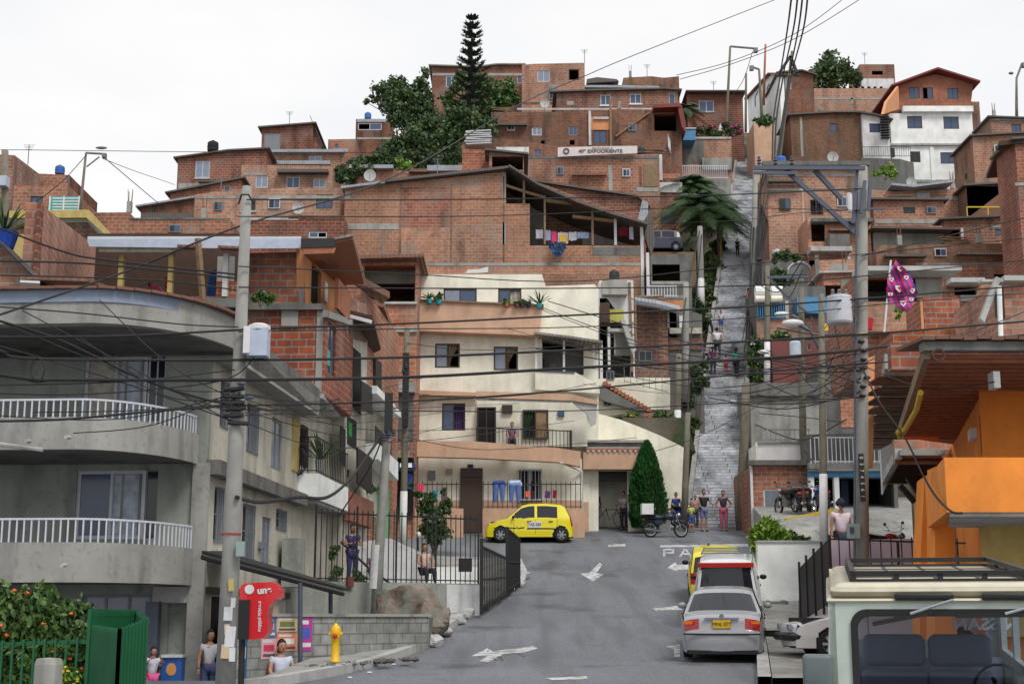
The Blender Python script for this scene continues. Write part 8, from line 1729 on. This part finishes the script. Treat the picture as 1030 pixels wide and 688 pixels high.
# ---------- people ----------
def skin_mesh(name, chains, mat, parent, extra=None, sub=1):
 """chains: list of [(point, radius), ...] joined where points coincide; grown with a Skin modifier into one surface"""
 vs, rs, es, idx = [], [], [], {}
 for ch in chains:
  prev = None
  for p, r in ch:
   k = tuple(round(c, 4) for c in p)
   if k not in idx: idx[k] = len(vs); vs.append(p); rs.append(r)
   i = idx[k]
   if prev is not None and prev != i: es.append((prev, i))
   prev = i
 me = bpy.data.meshes.new(name); me.from_pydata(vs, es, []); o = bpy.data.objects.new(name, me); COL.objects.link(o)
 m_ = o.modifiers.new('s', 'SKIN'); sd3 = me.skin_vertices[0].data
 for i, r in enumerate(rs): sd3[i].radius = (r, r) if not isinstance(r, tuple) else r; sd3[i].use_root = (i == 0)
 m2 = o.modifiers.new('d', 'SUBSURF'); m2.levels = sub; m2.render_levels = sub
 dg = bpy.context.evaluated_depsgraph_get(); dg.update(); me2 = bpy.data.meshes.new_from_object(o.evaluated_get(dg)); bpy.data.objects.remove(o)
 mb = MB(); mb.v = [v.co.copy() for v in me2.vertices]; mb.f = [tuple(p.vertices) for p in me2.polygons]
 if extra: mb.add(extra.v, extra.f)
 return mb.build(name, mat, parent, smooth=True)
SK = {}
def cm_(c, rough=.85):
 k = 'cloth_%d_%d_%d' % c; return flat(k, c, rough, 1.2)
def person(lab, loc, rotz, h=1.68, skin=(176,128,104), top=(200,200,205), low=(60,70,110), hair=(28,22,20), pose='stand', arms='down', hairlen=0, build=1., step=.0, sleeve=.45, legs='long', shoe=(60,56,56), grp=None, dress=None):
 s = h/1.70; root = thing('person', lab, 'person', (0,0,0), grp)
 V_ = lambda x, y, z: Vector((x*s, y*s, z*s)); b = build
 if pose == 'sit': hip = .45; K = [V_(.13,-.44,.47), V_(-.13,-.44,.47)]; A = [V_(.14,-.46,.07), V_(-.14,-.46,.07)]; dz = hip-.92
 else: dz = 0; K = [V_(.10,-.04-step,.50), V_(-.10,-.04+step*.7,.50)]; A = [V_(.11,-step*1.2,.08), V_(-.11,.02+step*1.6,.08)]
 hz = .92+dz; lean = -.03 if pose != 'sit' else .05
 hp = [V_(.09,0,hz), V_(-.09,0,hz)]; pel = V_(0,0,hz+.04); wa = V_(0,lean*.3,hz+.18); chs = V_(0,lean,hz+.38); nk = V_(0,lean,hz+.54); hd = V_(0,lean-.02,hz+.62)
 sh = [V_(.18*b,lean,hz+.48), V_(-.18*b,lean,hz+.48)]
 AR = {'down': (V_(.24,0,hz+.22), V_(.25,-.05,hz-.02)), 'hips': (V_(.36,.06,hz+.24), V_(.2,-.08,hz+.10)), 'fold': (V_(.26,-.02,hz+.24), V_(.06,-.22,hz+.28)), 'lap': (V_(.25,-.06,hz+.24), V_(.12,-.3,hz+.12)), 'up': (V_(.30,-.08,hz+.34), V_(.16,-.24,hz+.5)), 'out': (V_(.34,-.05,hz+.26), V_(.46,-.18,hz+.2))}[arms]
 el = [AR[0], Vector((-AR[0].x, AR[0].y, AR[0].z))]; wr_ = [AR[1], Vector((-AR[1].x, AR[1].y, AR[1].z))]
 q = s*b; ch = [[(pel,.12*q),(wa,.105*q),(chs,.13*q),(nk,.055*s),(hd,.052*s)]]
 for i in (0,1):
  ch.append([(pel,.12*q),(hp[i],.10*q),(K[i],.06*s),(K[i].lerp(A[i],.4),.055*s),(A[i],.038*s),(A[i]+V_(0,-.14,-.04),.032*s)])
  ch.append([(chs,.13*q),(sh[i],.062*q),(el[i],.042*s),(wr_[i],.027*s)])
 ex = MB()
 hc = hd+V_(0,-.015,.10); n_ = 14
 ex.ball(hc, .1*s, n_, (.78,.92,1.18)); ex.ball(hc+V_(0,-.03,-.055), .062*s, 10, (.85,.9,.95)); ex.ball(hc+V_(0,-.098,-.012), .017*s, 6, (.8,1,1.4))
 for i in (-1,1): ex.ball(hc+V_(i*.079,.0,-.01), .022*s, 6, (.4,.8,1.2))
 for i in (0,1):
  d = (wr_[i]-el[i]).normalized(); c = wr_[i]+d*.05*s; ex.ball(c, .042*s, 8, (.7,.8,1)); sd4 = d.orthogonal().normalized()
  for k in range(4): o_ = sd4*(k-1.5)*.017*s; ex.tube([c+o_+d*.02*s, c+o_+d*(.075-.004*abs(k-1.3))*s, c+o_*.9+d*(.10-.008*abs(k-1.3))*s+d.cross(sd4)*.02*s], .0085*s, 5)
  ex.tube([c+sd4*.03*s, c+sd4*.055*s+d*.03*s, c+sd4*.05*s+d*.055*s], .0095*s, 5)
 ch = [[(p, r) for p, r in c] for c in ch]
 skm = flat('skin_%d_%d_%d' % skin, skin, .6, 1.2); skin_mesh('body', ch, skm, root, ex)
 e = MB(); 
 for i in (-1,1): e = MB(); e.ball(hc+V_(i*.032,-.086,.012), .012*s, 6, (1.2,.5,.7)); e.build('eye', M['iron'], root)
 e = MB(); e.ball(hc+V_(0,-.088,-.052), .022*s, 6, (1.2,.4,.28)); e.build('mouth', flat('lips', (130,70,66)), root)
 hb_ = MB(); hb_.ball(hc+V_(0,.018,.026), .108*s, 12, (.84,.92,1.12), .03)
 if hairlen: hb_.tube([hc+V_(0,.07,.03), hc+V_(0,.10,-.08), hc+V_(0,.09,-.08-hairlen)], [.06*s,.06*s,.03*s], 8)
 hb_.f = [f for f in hb_.f if not ((sum(hb_.v[i].y for i in f)/len(f) < hc.y-.035*s) and (sum(hb_.v[i].z for i in f)/len(f) < hc.z+.055*s))]
 hb_.build('hair', flat('hair_%d' % hair[0], hair, .8), root, smooth=True)
 g_ = .014*s; c2 = [[(pel+V_(0,0,.0),.125*q+g_),(wa,.112*q+g_),(chs,.135*q+g_),(nk-V_(0,0,.05),.07*s)]]
 if dress: c2[0].insert(0, (pel-V_(0,0,.3), .17*q)) 
 for i in (0,1):
  f_ = sleeve; c2.append([(chs,.135*q+g_),(sh[i],.066*q+g_),(sh[i].lerp(el[i],f_),.052*s+g_)] + ([(el[i],.046*s+g_),(wr_[i],.033*s+g_)] if f_ >= 1 else []))
 skin_mesh('shirt', c2, cm_(top), root)
 c3 = []
 for i in (0,1):
  base_ = [(pel,.127*q+g_),(hp[i],.106*q+g_),(K[i],.068*s+g_)]; 
  if legs == 'long': base_ += [(K[i].lerp(A[i],.5),.058*s+g_),(A[i]+V_(0,0,.02),.045*s+g_)]
  c3.append(base_)
 skin_mesh('trousers', c3, cm_(low), root)
 for i in (0,1): e = MB(); e.ball(A[i]+V_(0,-.07,-.045), .05*s, 8, (.85,2.4,.75)); e.build('shoe', cm_(shoe, .6), root, smooth=True)
 root.location = loc; root.rotation_euler = (0,0,rotz); return root
def stz(px, py):
 """point on the central stairway seen at the pixel"""
 lo, hi = 62.3, 129
 for _ in range(40):
  m_ = (lo+hi)/2; lo, hi = (m_, hi) if P(px,py,m_).z > stair_edge(m_)[0] else (lo, m_)
 p = P(px, py, lo); Yk = lo; z = stair_edge(Yk)[0]; return Vector((p.x, Yk, z+.1))
def gp(px, Y, dz=0): v = P(px, 540, Y); return Vector((v.x, Y, zr(Y)+dz))
gF = 'people at the foot of the stairway'; gC = 'people climbing the stairway'
person('man in a black t-shirt and grey-blue shorts at the foot of the stairway', gp(708.5,60.4), .3, 1.72, top=(34,34,40), low=(110,118,150), arms='out', hair=(60,44,36), legs='short', grp=gF)
person('woman at the stairway', gp(728.5,60.6), -.2, 1.66, top=(60,50,62), low=(180,90,120), arms='hips', hairlen=.1, sleeve=.1, grp=gF)['label'] = 'woman in dark tank top and pink leggings, hands on hips, below the stairway'
person('girl in a lime green top and denim shorts at the foot of the stairway', gp(695.5,60.0), .4, 1.22, top=(170,205,90), low=(70,90,150), arms='fold', hair=(110,70,50), legs='short', sleeve=.1, grp=gF)
person('person in a blue top behind the blue motorcycle at the stairway foot', gp(681,61.9), -.3, 1.5, top=(40,70,150), low=(40,44,60), arms='down', grp=gF)
person('small child in white right of the girl in the lime green top', gp(700,62.2), .1, 1.35, top=(180,140,130), low=(60,60,80), arms='down', grp=gF)
person('child in a white top and blue shorts standing alone high on the steps', stz(725.5,336), .2, 1.3, top=(190,190,205), low=(70,90,160), legs='short', grp=gC)
person('man in a white shirt carrying a bag, climbing the steps with his back turned', stz(722,362), math.pi, 1.75, top=(220,220,230), low=(50,54,70), arms='down', build=1.15, step=.1, grp=gC)
person('woman in a turquoise top and dark trousers walking up the stairway', stz(741,381.5), 2.6, 1.65, top=(50,180,160), low=(34,36,56), hairlen=.22, step=.08, grp=gC)
person('child in pink on the steps left of the woman in turquoise', stz(730.5,377), 2.9, 1.0, top=(220,80,120), low=(180,60,90), grp=gC)
person('person with a rucksack and dark clothes at the left edge of the steps', stz(717.5,379), 2.8, 1.6, top=(90,50,90), low=(50,50,66), hair=(30,24,22), hairlen=.15, grp=gC)
person('person in a white shirt and jeans at the right edge of the middle steps', stz(753.5,338), 1.4, 1.65, top=(210,210,225), low=(70,100,170), arms='fold', hairlen=.1, grp=gC)
person('person in red at the right edge of the upper middle steps', stz(753,318), 1.2, 1.6, top=(170,40,60), low=(40,50,90), grp=gC)
person('man in green leaning at the left edge of the stairway above the climbers', stz(713.5,340), .5, 1.65, top=(30,110,100), low=(34,36,44), arms='fold', step=.15, grp=gC)
person('dark figure with a bundle standing on the stairway landing', stz(742,259), .2, 1.2, top=(34,30,34), low=(30,30,34), grp=gC)
person('boy in a blue top sitting on the wall left of the stairway', P(707,357,74)+Vector((0,0,-.4)), .3, 1.5, pose='sit', top=(60,70,130), low=(60,60,80), arms='lap')
person('person in dark blue sitting beside the boy left of the stairway', P(699,358,74)+Vector((0,0,-.4)), -.2, 1.6, pose='sit', top=(40,44,80), low=(50,50,60), arms='lap')
v = P(515,450,58.95); person('man in a mauve t-shirt sitting on the second floor balcony of the cream block', Vector((v.x,59.25,ZP(449.5,58.75)-.1)), 0, 1.6, pose='sit', top=(120,84,110), low=(60,60,70), arms='lap')
v = P(846,540,33.2); mw = person('man in a white printed t-shirt and dark cap standing behind the lavender wall', Vector((v.x,33.2,zt_(33.2))), .3, 1.76, top=(228,214,224), low=(60,64,80), arms='down', build=1.08)
mb = MB(); c_ = v; cz = zt_(33.2)+1.76*.975; mb.ball((v.x-.01,33.17,cz+.0), .112, 12, (.9,1,.72)); mb.tube([(v.x+.03,33.08,cz-.01),(v.x+.06,32.98,cz-.03)], [.09,.06], 8); mb.v = [Vector(q) for q in mb.v]; o = mb.build('cap', cm_((30,32,54)), None); o.parent = mw; o.matrix_parent_inverse = Matrix.LocRotScale(mw.location, mw.rotation_euler, None).inverted()
_x = P(283,680,27.3).x; b0 = Vector((_x,27.3,-.12)); 
ch = thing('plastic_chair', 'white plastic armchair on the left pavement under the posters', 'chair', b0)
def cb(nm, f): mb = MB(); f(mb); mb.v = [Vector((v.x*math.cos(.5)-v.y*math.sin(.5), v.x*math.sin(.5)+v.y*math.cos(.5), v.z))+b0 for v in mb.v]; mb.build(nm, M['white_paint'], ch)
cb('seat', lambda m: m.cbox((0,0,.41),(.46,.44,.04))); cb('backrest', lambda m: m.cbox((0,.25,.64),(.46,.04,.44), Matrix.Rotation(-.15,3,'X')))
for x in (-.2,.2):
 for y in (-.2,.22): cb('leg', lambda m: m.bar((x*1.05,y*1.05,0),(x,y,.4),.045))
 cb('armrest', lambda m: (m.cbox((x*1.15,0,.62),(.05,.44,.03)), m.bar((x*1.15,-.19,.4),(x*1.15,-.19,.62),.04)))
person('man in a white t-shirt sitting in the white plastic chair under the posters', b0+Vector((0,0,-.0)), .5, 1.7, pose='sit', top=(190,196,216), low=(120,56,60), arms='lap', hair=(20,16,16), hairlen=.06)
person('small girl in a white top and pink skirt standing by the corner shop door', Vector((P(152.5,687,27.2).x,27.2,-.12)), .6, 1.12, top=(200,200,215), low=(220,90,150), arms='up', legs='short', hairlen=.06)
person('boy in a white t-shirt leaning behind the big utility pole by the shop', Vector((P(209.5,688,27.6).x,27.6,-.12)), .5, 1.42, top=(196,196,206), low=(70,80,120), arms='down')
u1 = P(354,575,39.6); person('person in a dark blue dress standing on the terrace stairs behind the fence', Vector((u1.x,39.6,zU)), .4, 1.6, top=(44,50,100), low=(44,50,100), arms='fold', hairlen=.12)
u1 = P(427,585,40.5); person('woman in a pale sleeveless top sitting low behind the black fence', Vector((u1.x,40.5,zU)), .5, 1.55, pose='sit', top=(190,170,160), low=(40,40,60), arms='lap', hairlen=.15, sleeve=.1)
u1 = P(375,585,40); person('child in violet clothes sitting at the stair bottom behind the grey pole', Vector((u1.x,40,zU)), .2, 1.3, pose='sit', top=(110,80,140), low=(60,60,110), arms='lap')
person('man in dark clothes standing in the garage gateway on the left', gp(599,61.2), .2, 1.68, top=(36,36,42), low=(40,40,50), skin=(110,74,58), arms='down')
person('person in a pale shirt at the right side of the garage gateway', gp(628,61.0), -.4, 1.6, top=(170,170,180), low=(46,48,60), arms='fold')
person('person on the first floor balcony of the cream street house, leaning on the rail', P(345,505,41.2), -1.2, 1.55, top=(90,110,150), low=(50,50,60), arms='lap')
for i in range(14):
 v = P(167+R.uniform(0,22), 622+R.choice((0,12,24,36)), 29.5); mb = MB(); mb.cbox(v, (R.uniform(.08,.2),.12,R.uniform(.08,.16)))
 tag(mb.build('shop_package', cm_(R.choice(((200,60,50),(220,180,60),(60,110,180),(210,210,200),(60,150,90)))), top=True), 'small bright package on the dark shelves of the corner shop', 'package', 'packages on the corner shop shelves')
# ---------- rooftop clutter ----------
def clutter(kind, px, py, Y, lab, c=(40,80,150), s=1.0):
 b = P(px, py, Y+.6)
 if kind == 'tank':
  o = thing('water_tank', lab, 'water tank', b, 'rooftop tanks'); mb = MB(); mb.lathe([(0,0),(.42*s,0),(.5*s,.1*s),(.5*s,.75*s),(.42*s,.9*s),(.16*s,.98*s),(.16*s,1.05*s),(0,1.05*s)], b, 14); mb.build('tank', cm_(c, .5), o, smooth=False); mb = MB(); mb.lathe([(.5*s,0),(.53*s,.03),(.5*s,.06)], b+Vector((0,0,.4*s)), 14); mb.build('rim_band', cm_(c, .5), o)
 if kind == 'antenna':
  mb = MB(); h = 1.3*s; mb.tube([b, b+Vector((0,0,h))], .03, 5)
  for k in range(4): mb.bar(b+Vector((-.35+.05*k,0,h-.1*k)), b+Vector((.35-.05*k,0,h-.1*k)), .018)
  tag(mb.build('tv_antenna', M['grey_iron'], top=True), lab, 'antenna', 'rooftop antennas')
 if kind == 'dish':
  o = thing('satellite_dish', lab, 'satellite dish', b, 'satellite dishes'); mb = MB(); mb.lathe([(0,0),(.2*s,-.02),(.38*s,-.1)], b+Vector((0,0,.7*s)), 14, 'Y'); mb.build('dish', M['conc_light'], o); mb = MB(); mb.tube([b, b+Vector((0,.05,.6*s))], .03, 5); mb.tube([b+Vector((0,0,.4*s)), b+Vector((0,-.35*s,.7*s))], .015, 4); mb.build('mount', M['grey_iron'], o)
 if kind == 'planks':
  mb = MB()
  for k in range(6): mb.cbox(b+Vector((R.uniform(-.2,.2),R.uniform(-.2,.2),.06+.07*k)), (1.6*s,.16,.05), Matrix.Rotation(R.uniform(-.2,.2),3,'Z')@Matrix.Rotation(R.uniform(-.06,.06),3,'Y'))
  tag(mb.build('plank_pile', M['wood'], top=True), lab, 'planks', 'planks and scrap on the roofs')
 if kind == 'rebar':
  o = thing('column_stub', lab, 'column stub', b, 'unfinished column stubs'); mb = MB(); mb.cbox(b+Vector((0,0,.3)), (.25,.25,.6)); mb.build('stub', M['conc'], o); mb = MB()
  for x in (-.08,.08): mb.tube([b+Vector((x,0,.5)), b+Vector((x*1.6,0,1.3*s))], .02, 4); mb.tube([b+Vector((x,.1,.5)), b+Vector((x*1.2,.12,1.2*s))], .02, 4)
  mb.build('rebar', M['rusty'], o)
for a in (('tank',214,153,108,'black water tank on the roof of the left skyline house',(30,30,34),.9),('antenna',291,127,116,'TV antenna on the highest left attic'),('tank',370,120,118,'small blue water tank on the box house left of the trees',(50,110,180),.6),
 ('antenna',588,64,120,'TV antenna on the tall brick block on the skyline'),('antenna',651,78,128,'leaning TV antenna above the roofless old brick block'),('rebar',634,78,128,'column stub with bare rods at the left end of the roofless block'),('tank',556,94,112,'grey water tank on the top-floor row roof',(120,126,130),.7),
 ('planks',505,113,105,'scrap planks at the left end of the row roof above the banner'),('dish',548,113,105,'satellite dish on the row roof above the banner'),('rebar',623,110,105,'column stub with rods in the middle of the row roof above the banner'),
 ('planks',655,156,95,'scrap pile at the right end of the banner roof',(0,0,0),1.2),('tank',645,156,95,'dark barrel beside the right end of the banner',(34,40,50),.6),('dish',372,188,83,'satellite dish at the left end of the long pale brick roof'),('antenna',440,180,83,'TV antenna on the long pale brick house'),
 ('rebar',130,214,72,'column stub with rods on the long low brick wall left of the pole'),('rebar',205,221,72,'second column stub with rods on the long low brick wall, nearer the pole'),('tank',60,176,84,'blue barrel on the flat roofed house behind the leaning street light',(40,90,160),.6),('antenna',28,166,84,'TV antenna over the far left skyline houses'),
 ('dish',300,221,80,'satellite dish on the stub house above the grey gable roof'),('antenna',222,198,84,'TV antenna beside the grey pole on the brick house with a concrete band'),('planks',812,89,134,'planks on the brown terrace block under the round tree'),('antenna',870,65,142,'TV antenna on the skyline top storey left of the white house'),
 ('tank',826,116,119,'grey tank on the roof of the brown small-brick house',(110,112,112),.6),('dish',917,193,96,'satellite dish on the house with a bent pale tin roof'),('rebar',958,190,96,'column stub with rods right of the bent tin roof'),('planks',905,203,92,'planks on the corrugated eave house',(0,0,0),1.1),
 ('tank',1012,219,87,'white water tank on the roof with the dark blue awning',(190,194,200),.7),('rebar',905,247,80,'column stub with rods on the long stained parapet, left one'),('rebar',985,245,80,'column stub with rods on the long stained parapet, right one'),('planks',960,246,80,'planks on the long stained parapet'),
 ('tank',785,169,88,'blue water tank behind the cross-arm of the pale pole',(40,90,170),.8),('dish',838,169,88,'satellite dish on the concrete roof slab behind the pole braces'),('rebar',860,218,84,'column stub on the balcony room behind the pole braces'),('tank',782,262,84,'white sacks and barrel beside the arched garage',(180,176,180),.7),('planks',800,262,84,'timber on the roof over the grey arch',(0,0,0),1.2),
 ('rebar',850,275,78,'column stub on the corner house behind the transformer'),('planks',650,306,69,'sticks on the bent tin canopy house'),('tank',618,282,66,'black tank on the white balcony tower',(30,32,36),.5),('rebar',1000,118,116,'column stub with rods on the far right skyline house'),
 ('antenna',1010,138,110,'TV antenna right of the white house'),('tank',932,284,60,'blue tub on the parapet right of the flag',(30,60,150),.45),('antenna',385,264,58,'TV antenna on the open top floor of the narrow brick block'),('antenna',718,95,128,'TV antenna on the small brick house left of the stair top')):
 clutter(*a)
for (Y, a, b_, c, d, m_, pr) in ((79.9,888,258,930,260.5,'metal_dark',.6),(79.9,960,256,1010,258,'fibre',.5),(91.9,880,229,948,231,'rusty',.6),(87.9,772,183,806,185,'metal_dark',.5),(83.9,833,232,872,234,'rusty',.5),(104.9,500,126,530,128,'metal_dark',.5),(94.9,575,176,610,178,'rusty',.4),(83.9,262,222,312,223.5,'rusty',.5),(107.9,200,183,225,184.5,'metal_dark',.4)):
 panel(thing('tin_eave', 'thin tin eave sheet fixed across a brick wall on the hill', 'eave', P((a+c)/2,d,Y), 'tin eaves on the hillside walls'), 'sheet', YP(Y), a, b_, c, d, m_, pr, -.003)
rk_ = bpy.data.objects
for (Y, a, b_, c, d, fr_n) in ((94.95,560,168,567,176,'frame_grey'),(94.95,626,170,634,178,'frame_white'),(104.95,510,124,518,132,'frame_white'),(104.95,632,124,640,132,'frame_grey'),(83.95,270,200,282,210,'frame_white'),(83.95,215,203,224,212,'frame_grey'),(76.95,900,270,912,279,'frame_dark'),(79.95,940,250,952,258,'frame_white'),(87.95,842,198,852,208,'frame_white'),(87.95,784,200,795,212,'frame_dark'),(91.95,932,208,942,215,'frame_grey'),(71.95,170,226,182,234,'frame_grey'),(109.9,1000,146,1010,155,'frame_white'),(119.9,552,92,560,100,'frame_grey')):
 g = thing('shuttered_window', 'small closed window box set on a bare brick wall of the hillside', 'window', P((a+c)/2,d,Y), 'small window boxes on the hillside walls'); panel(g, 'frame', YP(Y), a, b_, c, d, fr_n, .05, -.003); panel(g, 'pane', YP(Y), a+1, b_+1, (a+c)/2-.3, d-1, 'glass_dark', .07, -.052); panel(g, 'pane', YP(Y), (a+c)/2+.3, b_+1, c-1, d-1, 'glass', .07, -.052)
mb = MB(); v = [P(a,b_,81.7) for a,b_ in ((468,275),(471,271.5),(482,271),(491,268.5),(491,274),(480,275))]; q4(mb, *v, th=.05, d=(0,-1,0)); tag(mb.build('white_sheet', M['white_paint'], top=True), 'crumpled white sheet lying on the ledge above the cream block roof', 'sheet')
ct = NT('tar_patch'); ct.b.inputs['Base Color'].default_value = (.07,.07,.075,1); ct.b.inputs['Roughness'].default_value = .75; ct.bump(ct.noise(40, detail=4), .3, .01)
for k in range(5):
 x, y = R.uniform(440,660), R.uniform(565,675); pts = [G(x,y,.010)]
 for j in range(9): x += R.uniform(-16,16); y += R.uniform(-3,3.5); y = min(max(y,550),680); pts.append(G(x,y,.010))
 mb = MB()
 for p, q in zip(pts, pts[1:]):
  d = (q-p); d.z = 0; d = d.normalized() if d.length > 0 else Vector((1,0,0)); n_ = Vector((-d.y,d.x,0))*R.uniform(.006,.014); mb.add([p-n_, q-n_, q+n_, p+n_], [(0,1,2,3)])
 struct('asphalt_crack', mb, ct.m)
for (a, b_) in ((372,676),(396,668),(352,681),(300,683)):
 mb = MB(); mb.ball(G(a,b_,.02), .035, 7, (1.6,1,.5), .2); tag(mb.build('litter', M['white_paint'], top=True), 'scrap of white litter lying by the left kerb', 'litter', 'litter by the left kerb')
for i in range(16):
 a = R.uniform(500,840); y0 = R.uniform(300,420); cable('thin slack service cable running into the right pole clamps', [(a, y0+R.uniform(-30,20)), ((a+866)/2, (y0+375)/2+R.uniform(4,22)), (866, 345+R.uniform(0,55))], R.uniform(.007,.013), [Yc(a)+R.uniform(2,24), Yc((a+866)/2)+3, PY5], 'slack service cables at the right pole')
for i in range(9):
 a = R.uniform(-40,160); y0 = R.uniform(300,440); cable('thin slack service cable running into the left pole clamps', [(a, y0), ((a+238)/2, (y0+405)/2+R.uniform(2,16)), (238, 392+R.uniform(0,36))], R.uniform(.006,.011), PY1+.1, 'slack service cables at the left pole')
for i in range(9):
 a = R.uniform(400,640); y0 = 400+R.uniform(-10,50); cable('thin slack service cable between the left pole and the cream block', [(240, 395+R.uniform(0,30)), ((a+240)/2, y0+R.uniform(0,12)), (a, y0-R.uniform(0,25))], R.uniform(.008,.012), [PY1, 38, 57], 'slack service cables over the street')
for i in range(12):
 a = R.uniform(756,800); b_ = R.uniform(800,864); y0 = R.uniform(270,470); cable('thin looping cable among the poles right of the stairway', [(a, y0), ((a+b_)/2, y0+R.uniform(2,26)), (b_, y0+R.uniform(-30,20))], R.uniform(.015,.028), [60, 58, 45], 'looping cables right of the stairway')
